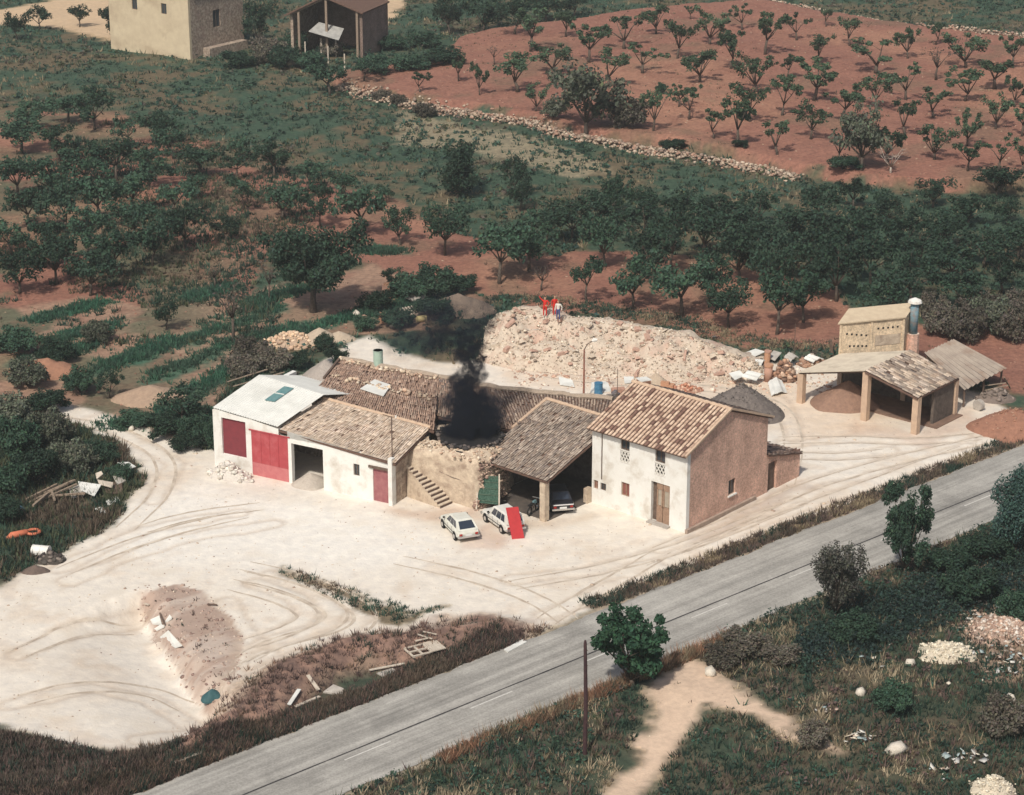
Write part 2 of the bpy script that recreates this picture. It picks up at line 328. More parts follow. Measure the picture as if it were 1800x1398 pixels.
# ground sheets: the same surface, cut where one kind of ground meets the next
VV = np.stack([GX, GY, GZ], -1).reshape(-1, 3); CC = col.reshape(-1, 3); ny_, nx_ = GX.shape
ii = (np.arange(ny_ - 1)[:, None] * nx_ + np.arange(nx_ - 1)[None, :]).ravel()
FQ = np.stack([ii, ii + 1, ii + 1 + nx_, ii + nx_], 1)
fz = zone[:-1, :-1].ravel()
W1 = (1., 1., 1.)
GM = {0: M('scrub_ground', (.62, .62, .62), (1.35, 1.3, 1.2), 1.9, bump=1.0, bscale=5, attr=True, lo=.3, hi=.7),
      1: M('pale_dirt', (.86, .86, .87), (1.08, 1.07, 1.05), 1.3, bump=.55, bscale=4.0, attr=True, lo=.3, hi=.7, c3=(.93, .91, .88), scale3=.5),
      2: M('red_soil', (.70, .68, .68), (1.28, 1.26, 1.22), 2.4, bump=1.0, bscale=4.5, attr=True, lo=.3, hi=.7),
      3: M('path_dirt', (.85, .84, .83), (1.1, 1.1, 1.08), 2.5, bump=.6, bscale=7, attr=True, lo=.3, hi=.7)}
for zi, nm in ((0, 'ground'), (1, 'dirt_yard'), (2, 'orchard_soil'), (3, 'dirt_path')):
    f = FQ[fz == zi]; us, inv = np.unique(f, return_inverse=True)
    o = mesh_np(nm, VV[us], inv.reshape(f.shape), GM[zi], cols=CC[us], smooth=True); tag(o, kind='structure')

# road: cambered asphalt strip, the dark joint along its middle and worn white dashes
def asphalt():
    m = bpy.data.materials.new('worn_asphalt'); m.use_nodes = True; N = m.node_tree.nodes; K = m.node_tree.links; b = N['Principled BSDF']; b.inputs['Roughness'].default_value = .85; b.inputs['Specular IOR Level'].default_value = .25
    tc = N.new('ShaderNodeTexCoord'); mp = N.new('ShaderNodeMapping'); mp.inputs['Rotation'].default_value = (0, 0, -A_ROAD); K.new(tc.outputs['Object'], mp.inputs[0]); mp2 = N.new('ShaderNodeMapping'); mp2.inputs['Scale'].default_value = (.035, 1.1, 1); K.new(mp.outputs[0], mp2.inputs[0])
    def nz(src, s, d): n = N.new('ShaderNodeTexNoise'); n.inputs['Scale'].default_value = s; n.inputs['Detail'].default_value = d; n.inputs['Roughness'].default_value = .65; K.new(src, n.inputs['Vector']); return n.outputs['Fac']
    def rmp(f, a, c, lo, hi): r = N.new('ShaderNodeMapRange'); r.inputs['From Min'].default_value = a; r.inputs['From Max'].default_value = c; r.inputs['To Min'].default_value = lo; r.inputs['To Max'].default_value = hi; K.new(f, r.inputs['Value']); return r.outputs[0]
    v = rmp(nz(mp2.outputs[0], 1.3, 6), .34, .66, .70, 1.22)
    for f, lo, hi in ((nz(tc.outputs['Object'], .35, 6), .86, 1.12), (nz(tc.outputs['Object'], 9, 4), .84, 1.16)):
        x = N.new('ShaderNodeMath'); x.operation = 'MULTIPLY'; K.new(v, x.inputs[0]); K.new(rmp(f, .35, .65, lo, hi), x.inputs[1]); v = x.outputs[0]
    cr = rmp(nz(tc.outputs['Object'], .16, 3), .60, .64, 1.0, .86); x = N.new('ShaderNodeMath'); x.operation = 'MULTIPLY'; K.new(v, x.inputs[0]); K.new(cr, x.inputs[1])
    mx = N.new('ShaderNodeMix'); mx.data_type = 'RGBA'; mx.blend_type = 'MULTIPLY'; mx.inputs[0].default_value = 1; mx.inputs[6].default_value = (.345, .335, .31, 1); K.new(x.outputs[0], mx.inputs[7]); K.new(mx.outputs[2], b.inputs['Base Color'])
    bp = N.new('ShaderNodeBump'); bp.inputs['Strength'].default_value = .25; bp.inputs['Distance'].default_value = .02; K.new(nz(tc.outputs['Object'], 22, 3), bp.inputs['Height']); K.new(bp.outputs[0], b.inputs['Normal']); return m
asph = asphalt()
def road_strip(name, v0, v1, u0, u1, z, m, step=3.0, jitter=0.0, th=.0):
    us = np.arange(u0, u1 + .01, step); vs_ = np.linspace(v0, v1, 9 if v1 - v0 > 2 else 2); mb = MB(); V = []
    rr = random.Random(4)
    for u in us:
        for k, v in enumerate(vs_):
            e = jitter * (float(fbm(u * .45, k * 3.3, 5)) * 1.6 - .8 + (rr.random() - .5) * .5) if k in (0, len(vs_) - 1) else 0
            p = r_c + RD * u + RN * (v + e); V.append((p[0], p[1], z + .05 * (1 - (v / r_hw) ** 2)))
    n = len(vs_); F = [(i * n + k + 1, i * n + k, (i + 1) * n + k, (i + 1) * n + k + 1) for i in range(len(us) - 1) for k in range(n - 1)]
    mb.add(V, F); o = mb.obj(name, m, smooth=True); return o
tag(road_strip('road', -r_hw, r_hw, -300, 600, .012, asph, .45, .40), kind='structure')
_, v_j = road_uv(P(850, 1227)[0], P(850, 1227)[1]); v_j = float(v_j)
tag(road_strip('road_joint', v_j - .055, v_j + .055, -120, 200, .020, M('bitumen', (.035, .035, .04), (.07, .065, .065), 3), .8, .03), kind='structure')
worn = M('worn_road_paint', (.50, .49, .46), (.62, .61, .58), 6, lo=.4, hi=.6)
for k, u in enumerate(np.arange(-60, 110, 9.0)):
    tag(road_strip('road_dash', v_j - .62, v_j - .52, u, u + 3.2, .020, worn, 1.6, .02), kind='structure')
#@@BODY
# ------------------------------------------------------------------ building materials
white = M('limewash', (.76, .76, .73), (.68, .67, .63), 1.1, bump=.25, bscale=9, c3=(.54, .50, .44), scale3=.8, lo=.35, hi=.75)
plaster = M('cream_plaster', (.62, .52, .40), (.44, .35, .27), 2.2, bump=1.0, bscale=5, c3=(.34, .26, .20), scale3=1.3)
stone = M('rubble_masonry', (.46, .38, .30), (.24, .19, .155), 3.2, bump=1.0, bscale=5, c3=(.30, .22, .18), scale3=1.2, lo=.42, hi=.58)
darkwood = M('dark_wood', (.10, .07, .055), (.16, .115, .09), 5, bump=.3)
wood = M('weathered_wood', (.33, .26, .20), (.22, .17, .13), 6, bump=.3)
palewood = M('pale_wood', (.58, .52, .44), (.46, .40, .33), 6, bump=.2)
brownwood = M('brown_door_wood', (.36, .24, .17), (.26, .17, .12), 7, bump=.3)
dark = M('unlit_inside', (.05, .05, .05), (.035, .035, .035), 3)
glassm = M('window_glass', (.05, .06, .07), rough=.08, spec=.6)
redpaint = M('red_door_paint', (.42, .075, .085), (.36, .06, .07), 2.2, bump=.15, c3=(.46, .12, .13), scale3=.9, rough=.7)
maroon = M('maroon_door_paint', (.22, .045, .055), (.18, .04, .05), 3, bump=.15, rough=.7)
fibre = M('white_fibre_cement', (.72, .73, .70), (.62, .63, .60), .9, bump=.15, bscale=6, c3=(.55, .55, .52), scale3=.35)
metal_d = M('dark_iron', (.10, .085, .075), (.16, .10, .075), 5, rough=.6)
concrete = M('grey_concrete', (.45, .42, .38), (.35, .32, .29), 3, bump=.3)
oldtile = M('old_roof_tiles', (.72, .70, .68), (1.2, 1.18, 1.15), 2.0, bump=.4, bscale=9, attr=True)
soot = M('soot', (.012, .012, .014), (.03, .028, .028), 4, bump=.5)
def brick_mat(name, c1, c2, mortar, sc=1.0):
    m = bpy.data.materials.new(name); m.use_nodes = True; N = m.node_tree.nodes; K = m.node_tree.links; b = N['Principled BSDF']; b.inputs['Roughness'].default_value = .92
    b.inputs['Specular IOR Level'].default_value = .2
    tc = N.new('ShaderNodeTexCoord'); mp = N.new('ShaderNodeMapping'); mp.inputs['Rotation'].default_value = (R(90), 0, R(90)); K.new(tc.outputs['Object'], mp.inputs[0])
    sx = N.new('ShaderNodeSeparateXYZ'); K.new(tc.outputs['Object'], sx.inputs[0]); ad = N.new('ShaderNodeMath'); ad.operation = 'ADD'; K.new(sx.outputs[0], ad.inputs[0]); K.new(sx.outputs[1], ad.inputs[1])
    cb = N.new('ShaderNodeCombineXYZ'); K.new(ad.outputs[0], cb.inputs[0]); K.new(sx.outputs[2], cb.inputs[1])
    br = N.new('ShaderNodeTexBrick'); K.new(cb.outputs[0], br.inputs[0]); br.inputs['Scale'].default_value = sc; br.inputs['Brick Width'].default_value = .30; br.inputs['Row Height'].default_value = .085
    br.inputs['Mortar Size'].default_value = .014; br.inputs['Color1'].default_value = (*c1, 1); br.inputs['Color2'].default_value = (*c2, 1); br.inputs['Mortar'].default_value = (*mortar, 1)
    n = N.new('ShaderNodeTexNoise'); n.inputs['Scale'].default_value = .8; n.inputs['Detail'].default_value = 8; n.inputs['Roughness'].default_value = .7; K.new(tc.outputs['Object'], n.inputs[0])
    mr = N.new('ShaderNodeMapRange'); mr.inputs['From Min'].default_value = .3; mr.inputs['From Max'].default_value = .7; mr.inputs['To Min'].default_value = .68; mr.inputs['To Max'].default_value = 1.3; K.new(n.outputs[0], mr.inputs[0])
    mx = N.new('ShaderNodeMix'); mx.data_type = 'RGBA'; mx.blend_type = 'MULTIPLY'; mx.inputs[0].default_value = 1; K.new(br.outputs[0], mx.inputs[6]); K.new(mr.outputs[0], mx.inputs[7]); K.new(mx.outputs[2], b.inputs['Base Color'])
    n3_ = N.new('ShaderNodeTexNoise'); n3_.inputs['Scale'].default_value = 5.5; n3_.inputs['Detail'].default_value = 5; n3_.inputs['Roughness'].default_value = .75; K.new(tc.outputs['Object'], n3_.inputs[0]); mr3 = N.new('ShaderNodeMapRange'); mr3.inputs['From Min'].default_value = .35; mr3.inputs['From Max'].default_value = .65; mr3.inputs['To Min'].default_value = .72; mr3.inputs['To Max'].default_value = 1.28; K.new(n3_.outputs[0], mr3.inputs[0])
    mx3 = N.new('ShaderNodeMix'); mx3.data_type = 'RGBA'; mx3.blend_type = 'MULTIPLY'; mx3.inputs[0].default_value = 1; K.new(mx.outputs[2], mx3.inputs[6]); K.new(mr3.outputs[0], mx3.inputs[7]); K.new(mx3.outputs[2], b.inputs['Base Color'])
    bp = N.new('ShaderNodeBump'); bp.inputs['Strength'].default_value = .6; bp.inputs['Distance'].default_value = .02; K.new(br.outputs['Fac'], bp.inputs['Height']); bp.invert = True; K.new(bp.outputs[0], b.inputs['Normal'])
    return m
brick = brick_mat('bare_brick', (.64, .36, .275), (.56, .31, .235), (.62, .49, .40))
brick_y = brick_mat('buff_brick', (.72, .56, .38), (.66, .51, .345), (.72, .60, .45))
brick_far = brick_mat('brown_brick', (.24, .17, .14), (.20, .14, .12), (.28, .22, .19))

def wall_mb(mapf, a0, a1, z0, z1, holes=(), th=.3, zt=None):
    """slab with openings; mapf(a, z, depth) -> local point; zt: optional top(a)"""
    mb = MB(); A = sorted({a0, a1} | {h[0] for h in holes} | {h[1] for h in holes}); Z = sorted({z0, z1} | {h[2] for h in holes} | {h[3] for h in holes})
    inh = lambda a, z: any(h[0] < a < h[1] and h[2] < z < h[3] for h in holes)
    T = lambda a, z: (zt(a) if zt and z == z1 else z)
    for i in range(len(A) - 1):
        for j in range(len(Z) - 1):
            if inh((A[i] + A[i + 1]) / 2, (Z[j] + Z[j + 1]) / 2): continue
            q = [(A[i], T(A[i], Z[j])), (A[i + 1], T(A[i + 1], Z[j])), (A[i + 1], T(A[i + 1], Z[j + 1])), (A[i], T(A[i], Z[j + 1]))]
            mb.quad(*[mapf(a, z, 0) for a, z in q]); mb.quad(*[mapf(a, z, th) for a, z in reversed(q)])
    for h in holes:
        c = [(h[0], h[2]), (h[1], h[2]), (h[1], h[3]), (h[0], h[3])]
        for k in range(4):
            p, q = c[k], c[(k + 1) % 4]; mb.quad(mapf(*p, 0), mapf(*p, th), mapf(*q, th), mapf(*q, 0))
    c = [(a0, z0), (a1, z0), (a1, T(a1, z1)), (a0, T(a0, z1))]
    for k in range(4):
        p, q = c[k], c[(k + 1) % 4]; mb.quad(mapf(*p, 0), mapf(*q, 0), mapf(*q, th), mapf(*p, th))
    return mb
def tile_arr(A, B, C, D, pitch, rowlen, seed, rise=.05, jit=.02, miss=.01, pal=None, wid=.84, sag=0.0):
    """rows of half-round tiles over the slope A(eave l) B(eave r) C(ridge r) D(ridge l); V, F, colours"""
    A, B, C, D = [np.array(p, float) for p in (A, B, C, D)]; rg = np.random.default_rng(seed)
    nc = max(2, int(np.linalg.norm(B - A) / pitch)); nr = max(2, int(np.linalg.norm(D - A) / rowlen))
    nrm = np.cross(B - A, D - A); nrm /= np.linalg.norm(nrm); V = []; F = []; Cs = []
    pal = np.array(pal); seg = 3
    for i in range(nc):
        for j in range(nr):
            if rg.random() < miss: continue
            u = (i + .5) / nc; v0 = j / nr; v1 = min(1, (j + 1.12) / nr)
            b0 = A + (B - A) * u; t0 = D + (C - D) * u; p0 = b0 + (t0 - b0) * v0; p1 = b0 + (t0 - b0) * v1
            sd = -nrm * sag * .3 * math.sin(math.pi * u) * math.sin(math.pi * min(1, v0 + .1))
            ac = (B - A) * (1 - v0) + (C - D) * v0; ac = ac / np.linalg.norm(ac)
            o = rg.normal(0, jit, 3) * .7; c = pal[rg.integers(len(pal))] * rg.uniform(.86, 1.14); n0 = len(V)
            for p, w, lift in ((p0 + o + sd, pitch * wid, .03), (p1 + o + sd, pitch * wid * .82, .012)):
                for k in range(seg + 1):
                    th = math.pi * k / seg; V.append(p + ac * math.cos(th) * w / 2 + nrm * (math.sin(th) * rise + lift)); Cs.append(c)
            for k in range(seg): F.append((n0 + k, n0 + seg + 1 + k, n0 + seg + 2 + k, n0 + k + 1))
            F.append((n0, n0 + 1, n0 + 2, n0 + 3))
    return np.array(V), np.array(F), np.array(Cs)
def slab(A, B, C, D, th, mb=None):
    A, B, C, D = [np.array(p, float) for p in (A, B, C, D)]; n = np.cross(B - A, D - A); n /= np.linalg.norm(n); n = n if n[2] > 0 else -n
    mb = mb or MB(); return mb.hexa([p - n * th for p in (A, B, C, D)], [A, B, C, D])
def loc_of(root):
    mi = root.matrix_basis.inverted() if root else None
    return lambda p: tuple(mi @ Vector([float(c) for c in p])) if root else tuple(p)
PAL_GREY = [(.28, .235, .20), (.24, .20, .175), (.33, .28, .24), (.26, .205, .17), (.20, .17, .155), (.36, .31, .27)]
PAL_PALE = [(.50, .42, .345), (.45, .37, .30), (.55, .47, .395), (.42, .335, .27), (.52, .445, .385)]
PAL_RED = [(.31, .215, .17), (.28, .195, .155), (.34, .245, .195), (.25, .18, .15), (.36, .275, .225)]
PAL_DARK = [(.22, .175, .15), (.16, .13, .12), (.28, .22, .185), (.19, .145, .125), (.33, .27, .225)]

# ------------------------------------------------------------------ the house
HF = Frame(P(1205, 937), -41)
house = empty('house', HF.o, 'two storey house with whitewashed front, bare brick gable and tiled roof', 'house', rz=HF.ang)
HW, HD, HE, HR = 8.15, 9.3, 5.72, 7.55; TM = HD / 2
def face_h(fr, l, t=0):  # px rectangle on the front face
    a = fr.face(l[0], l[1], t); b = fr.face(l[2], l[3], t); return [min(a[0], b[0]), max(a[0], b[0]), min(a[1], b[1]), max(a[1], b[1])]
fw = {'w1': [-5.68, -4.9, 3.68, 5.42], 'w2': [-2.7, -1.86, 3.55, 5.45], 'door': [-2.98, -1.4, .12, 3.0], 'lw': [-5.57, -4.85, 1.25, 2.25], 's1': [-8.0, -7.6, 1.1, 1.75], 's2': [-7.4, -6.9, 1.15, 1.7]}
fm = lambda a, z, d: (a, d, z)
o = wall_mb(fm, -HW, 0, -.5, HE, list(fw.values()), .35).obj('wall', white, house); o['label'] = 'whitewashed front wall'
gm = lambda a, z, d: (-d, a, z)
gtop = [.8]
gw = [4.82, 5.62, 1.2, 2.3]
mb = wall_mb(gm, .35, HD, -.5, HE - .1, [gw], .35)
zt = lambda t: HE - .1 + (HR - HE) * (1 - abs(t - TM) / TM)
mb.hexa([(0, .0, HE - .1), (0, HD, HE - .1), (-.35, HD, HE - .1), (-.35, .0, HE - .1)][::-1], [(0, TM - .02, HR - .12), (0, TM + .02, HR - .12), (-.35, TM + .02, HR - .12), (-.35, TM - .02, HR - .12)][::-1])
o = mb.obj('wall', brick, house); o['label'] = 'bare brick gable wall facing the road'
mb = wall_mb(lambda a, z, d: (-HW + d, a, z), .35, HD, -.5, HE - .1, [], .35)
mb.hexa([(-HW, 0, HE - .1), (-HW, HD, HE - .1), (-HW + .35, HD, HE - .1), (-HW + .35, 0, HE - .1)], [(-HW, TM - .02, HR - .12), (-HW, TM + .02, HR - .12), (-HW + .35, TM + .02, HR - .12), (-HW + .35, TM - .02, HR - .12)])
mb.obj('wall', white, house)
wall_mb(lambda a, z, d: (a, HD - d, z), -HW + .35, -.35, -.5, HE, [], .35).obj('wall', brick, house)
MB().box((.12, HD * .42, .0), (.22, HD * .86, .55)).obj('plinth', M('plinth_render', (.42, .33, .27), (.30, .23, .19), 2, bump=.4), house)
def window(fr_map, h, root, kind='glass', depth=.16, name='window', shutter=None):
    a0, a1, z0, z1 = h; f = MB(); w = .06
    for p in ((a0, a0 + w, z0, z1), (a1 - w, a1, z0, z1), (a0 + w, a1 - w, z1 - w, z1), (a0 + w, a1 - w, z0, z0 + w), ((a0 + a1) / 2 - w / 2, (a0 + a1) / 2 + w / 2, z0 + w, z1 - w)):
        lo = [fr_map(p[0], p[2], depth - .05), fr_map(p[1], p[2], depth - .05), fr_map(p[1], p[3], depth - .05), fr_map(p[0], p[3], depth - .05)]
        hi = [fr_map(p[0], p[2], depth + .03), fr_map(p[1], p[2], depth + .03), fr_map(p[1], p[3], depth + .03), fr_map(p[0], p[3], depth + .03)]
        f.hexa(lo, hi)
    o = f.obj(name, darkwood if kind == 'glass' else brownwood, root)
    for q0, q1 in ((a0 + w, (a0 + a1) / 2 - w / 2), ((a0 + a1) / 2 + w / 2, a1 - w)):
        m = MB(); m.hexa([fr_map(q0, z0 + w, depth), fr_map(q1, z0 + w, depth), fr_map(q1, z1 - w, depth), fr_map(q0, z1 - w, depth)], [fr_map(q0, z0 + w, depth + .02), fr_map(q1, z0 + w, depth + .02), fr_map(q1, z1 - w, depth + .02), fr_map(q0, z1 - w, depth + .02)])
        m.obj('pane', glassm if kind == 'glass' else M('red_shutter', (.26, .10, .08), (.20, .08, .065), 5), o)
    return o
for k in ('w1', 'w2'):
    h = fw[k]; zl = h[2] + .95; window(fm, [h[0], h[1], zl, h[3]], house)
    m = MB(); a0, a1, z0, z1 = h[0], h[1], h[2], zl - .05; n = 3; cw = (a1 - a0) / n; mm = 2; ch = (z1 - z0) / mm
    m.box(((a0 + a1) / 2, .03, z1), (a1 - a0 + .1, .1, .08)); m.box(((a0 + a1) / 2, .03, z0 + .03), (a1 - a0 + .1, .1, .08))
    for i in range(n):
        for j in range(mm):
            x0, x1, y0, y1 = a0 + i * cw, a0 + (i + 1) * cw, z0 + j * ch, z0 + (j + 1) * ch
            m.bar((x0, .03, y0), (x1, .03, y1), .06, .07); m.bar((x0, .045, y1), (x1, .045, y0), .06, .07)
    o = m.obj('lattice_panel', M('white_cast_lattice', (.68, .67, .62), (.6, .58, .54), 4), house); o['label'] = 'white diamond lattice parapet under the upper window'
window(fm, fw['lw'], house, 'shutter'); window(fm, fw['s1'], house, 'shutter'); window(fm, fw['s2'], house)
window(gm, gw, house)
MB().box((.04, (gw[0] + gw[1]) / 2, gw[2] - .06), (.14, gw[1] - gw[0] + .2, .1)).obj('sill', white, house)
h = fw['door']; d = MB()
for i, (x0, x1, dp) in enumerate(((h[0] + .02, h[0] + .38, .30), (h[0] + .42, h[0] + .92, .12), (h[0] + .98, h[1] - .02, .10))):
    if i == 0: continue
    d.box(((x0 + x1) / 2, dp, h[2] + .6), (x1 - x0, .05, 1.2)); d.box(((x0 + x1) / 2, dp, h[3] - .25), (x1 - x0, .05, .5))
    d.box((x0 + .05, dp, 1.9), (.1, .05, 1.4)); d.box((x1 - .05, dp, 1.9), (.1, .05, 1.4))
door = d.obj('door', brownwood, house)
for i, (x0, x1, dp) in enumerate(((h[0] + .42, h[0] + .92, .135), (h[0] + .98, h[1] - .02, .115))):
    MB().box(((x0 + x1) / 2, dp, 1.95), (x1 - x0 - .22, .02, 1.2)).obj('pane', M('dusty_glass', (.40, .35, .28), (.30, .26, .21), 3, rough=.4), door)
MB().box((h[0] + .2, .27, 1.5), (.36, .06, 2.7)).obj('door_leaf', darkwood, house)['label'] = 'dark door leaf folded open'
MB().box(((h[0] + h[1]) / 2, -.12, .06), (1.8, .5, .14)).obj('step', concrete, house)
MB().tube([(-7.26, -.05, 5.5), (-7.26, -.05, 2.0)], .035, 6).obj('drainpipe', metal_d, house)
MB().box((-.15 - HW / 2, HD + .05, HE - .35), (HW, .1, .1)).obj('gutter', metal_d, house)
# roof: boarded slab with single clay tiles laid on the front slope
rs = (HR - HE) / TM; fo, lo_, ro, bo = .42, .22, .12, .45
zr = lambda t: HE + .06 + (HR - HE) * (1 - abs(t - TM) / TM)
roofm = M('roof_bedding', (.17, .105, .08), (.12, .075, .06), 4, bump=.4)
mb = MB(); slab((-HW - lo_, -fo, zr(-fo)), (ro, -fo, zr(-fo)), (ro, TM, zr(TM)), (-HW - lo_, TM, zr(TM)), .12, mb)
slab((ro, HD + bo, zr(HD + bo)), (-HW - lo_, HD + bo, zr(HD + bo)), (-HW - lo_, TM + .004, zr(TM)), (ro, TM + .004, zr(TM)), .12, mb)
roof = mb.obj('roof', roofm, house)
ncol, nrow = 27, 11; Wt = HW + lo_ + ro - .1; sl = math.hypot(TM + fo, zr(TM) - zr(-fo)); ex = sl / nrow; pit = Wt / ncol
tm = bpy.data.meshes.new('tile'); tv = []; seg = 5
for yy, w, lf in ((0, pit * .66, .055), (ex * 1.1, pit * .56, .02)):
    for k in range(seg + 1):
        th = math.pi * k / seg; tv.append((math.cos(th) * w / 2, yy, math.sin(th) * .085 + lf))
tf = [(k, k + seg + 1, k + seg + 2, k + 1) for k in range(seg)] + [tuple(range(seg + 1))]
tm.from_pydata(tv, [], tf)
def tile_mat():
    m = bpy.data.materials.new('clay_roof_tile'); m.use_nodes = True; N = m.node_tree.nodes; K = m.node_tree.links; b = N['Principled BSDF']; b.inputs['Roughness'].default_value = .9; b.inputs['Specular IOR Level'].default_value = .2
    oi = N.new('ShaderNodeObjectInfo'); cr = N.new('ShaderNodeValToRGB'); e = cr.color_ramp.elements
    e[0].position = 0; e[0].color = (.17, .10, .08, 1); e[1].position = 1; e[1].color = (.66, .51, .39, 1)
    for p, c in ((.14, (.25, .15, .115)), (.22, (.50, .36, .27)), (.6, (.58, .43, .325))):
        q = e.new(p); q.color = (*c, 1)
    K.new(oi.outputs['Random'], cr.inputs[0]); tc = N.new('ShaderNodeTexCoord'); n = N.new('ShaderNodeTexNoise'); n.inputs['Scale'].default_value = 6; K.new(tc.outputs['Object'], n.inputs[0])
    mr = N.new('ShaderNodeMapRange'); mr.inputs['To Min'].default_value = .55; mr.inputs['To Max'].default_value = 1.4; K.new(n.outputs[0], mr.inputs[0])
    mx = N.new('ShaderNodeMix'); mx.data_type = 'RGBA'; mx.blend_type = 'MULTIPLY'; mx.inputs[0].default_value = 1; K.new(cr.outputs[0], mx.inputs[6]); K.new(mr.outputs[0], mx.inputs[7]); K.new(mx.outputs[2], b.inputs['Base Color']); return m
tm.materials.append(tile_mat()); ang = math.atan2(zr(TM) - zr(-fo), TM + fo); rg = random.Random(5)
for i in range(ncol):
    for j in range(nrow):
        t_ = -fo - .08 + j * ex * math.cos(ang); o = link('tile', tm, roof, (-HW - lo_ + .05 + (i + .5) * pit + rg.gauss(0, .006), t_, zr(-fo) + (t_ + fo) * math.tan(ang) - .0))
        o.rotation_euler = (ang, 0, rg.gauss(0, .02))
V, F, Cs = tile_arr((ro, HD + bo, zr(HD + bo)), (-HW - lo_, HD + bo, zr(HD + bo)), (-HW - lo_, TM, zr(TM)), (ro, TM, zr(TM)), .3, .47, 8, pal=PAL_RED)
o = mesh_np('tiles', V, F, oldtile, roof, Cs); o['kind'] = 'stuff'
m = MB(); n = 16
for i in range(n):
    x0 = -HW - lo_ + (HW + lo_ + ro) * i / n; x1 = -HW - lo_ + (HW + lo_ + ro) * (i + 1.08) / n; m.tube([(x0, TM, HR + .1), (min(x1, ro), TM, HR + .07)], [.15, .125], 8)
m.obj('ridge_tiles', M('pale_ridge_tile', (.58, .44, .32), (.48, .35, .26), 3, bump=.3), roof)
for t0, t1 in ((-fo, TM), (HD + bo, TM)):
    MB().bar((ro + .02, t0, zr(t0) + .05), (ro + .02, t1, zr(t1) + .05), .16, .14).obj('verge_tiles', M('pale_ridge_tile', W1), roof)
# brick lean-to on the far side of the gable
AF = Frame(HF.w(-3.4, HD, 0), -41)
annex = empty('brick_annex', AF.o, 'low tumbledown brick annex with a dark doorway behind the house gable', 'shed', rz=AF.ang)
wall_mb(lambda a, z, d: (3.4 - d, a, z), 0, 4.2, -.4, 2.6, [(.25, 1.3, -.1, 2.15)], .3, zt=lambda a: 2.75 - .25 * a).obj('wall', brick, annex)
wall_mb(lambda a, z, d: (a, 4.2 - d, z), 0, 3.1, -.4, 1.7, [], .3).obj('wall', brick, annex)
MB().box((3.2, .78, 1.0), (.06, 1.0, 2.05)).obj('door', darkwood, annex)
mb = MB(); slab((3.55, 0.03, 2.85), (3.55, 4.3, 1.82), (0, 4.3, 1.82), (0, .03, 2.85), .1, mb); ar = mb.obj('roof', roofm, annex)
V, F, Cs = tile_arr((3.6, 4.35, 1.83), (0, 4.35, 1.83), (0, .05, 2.87), (3.6, .05, 2.87), .26, .45, 9, pal=PAL_RED, jit=.04, miss=.05); tag(mesh_np('tiles', V, F, oldtile, ar, Cs), kind='stuff')
# aerial on the house's left end
ant = empty('roof_aerial', HF.w(-HW - .4, 3.2, 4.5), 'thin television aerial pole rising beside the house ridge', 'aerial')
MB().tube([(0, 0, 0), (0, 0, 4.4)], .025, 5).obj('pole', metal_d, ant)
m = MB(); [m.tube([(-.35 + .1 * k, 0, 4.3 - .13 * k), (.35 - .1 * k, 0, 4.3 - .13 * k)], .012, 4) for k in range(3)]; m.obj('crossbars', metal_d, ant)

# ------------------------------------------------------------------ workshop: red doors, white roof, tiled roofs
BF = Frame(P(378, 819), -29)
barn = empty('workshop', BF.o, 'long whitewashed workshop with two red doors and part white, part tiled roof', 'workshop', rz=BF.ang)
bl = loc_of(barn); Q = lambda px, py, z: bl(P(px, py, z))
bw = [(.75, 2.85, 1.1, 3.88), (3.35, 6.45, -.05, 3.36), (6.75, 9.42, -.05, 3.02), (11.95, 12.45, 1.6, 2.48), (13.55, 14.8, 0, 2.48)]
zt = lambda a: 4.36 - .048 * a if a < 5.7 else 3.90 - .072 * (a - 5.7)
for a0, a1 in ((0, 5.7), (5.7, 15.2)):
    hs = [tuple([max(h[0], a0), min(h[1], a1)] + list(h[2:])) for h in bw if h[0] < a1 and h[1] > a0]
    wall_mb(fm, a0, a1, -.5, 3.95 if a0 == 0 else 3.05, hs, .35, zt=zt).obj('wall', white, barn)
MB().box((1.8, .2, 2.49), (2.1, .08, 2.78)).obj('door', maroon, barn)['label'] = 'maroon shutter in the left bay'
rd = MB().box((4.9, .04, 2.17), (3.14, .10, 2.40)).obj('door', redpaint, barn); rd['label'] = 'bright red sliding door'
MB().box((4.9, .035, .44), (3.14, .09, 1.05)).obj('lower_panel', M('dusty_red_paint', (.52, .19, .19), (.46, .14, .15), 2.5, bump=.15, rough=.75), rd)
[MB().box((3.4 + .75 * k, -.02, 2.17), (.04, .03, 2.36)).obj('batten', redpaint, rd) for k in range(1, 4)]
MB().box((4.9, -.03, 3.42), (3.5, .06, .08)).obj('door_rail', redpaint, barn)
MB().box((14.17, .12, 1.22), (1.24, .08, 2.44)).obj('door', M('faded_red_door', (.36, .16, .16), (.27, .10, .11), 2.5, bump=.2), barn)['label'] = 'faded red plank door'
MB().box((14.1, -.06, 2.56), (1.7, .14, .16)).obj('lintel', darkwood, barn)
window(fm, bw[3], barn)
MB().box((15.1, -.05, 1.5), (.32, .4, 4.0)).obj('post', white, barn)
MB().box((8.1, 5.4, 1.4), (14.6, .3, 3.4)).obj('wall', stone, barn); wall_mb(lambda a, z, d: (d, a, z), .36, 10.2, -.5, 4.2, [], .35).obj('wall', white, barn)
wall_mb(lambda a, z, d: (15.2 - d, a, z), .36, 5.2, -.5, 3.1, [], .3, zt=lambda a: 3.15 + .2 * a).obj('wall', stone, barn)
WR = [Q(374, 716, 4.47), Q(488, 750, 4.17), Q(569, 694, 5.32), Q(455, 659, 5.42), Q(527, 660, 4.35), Q(642, 692, 4.25)]
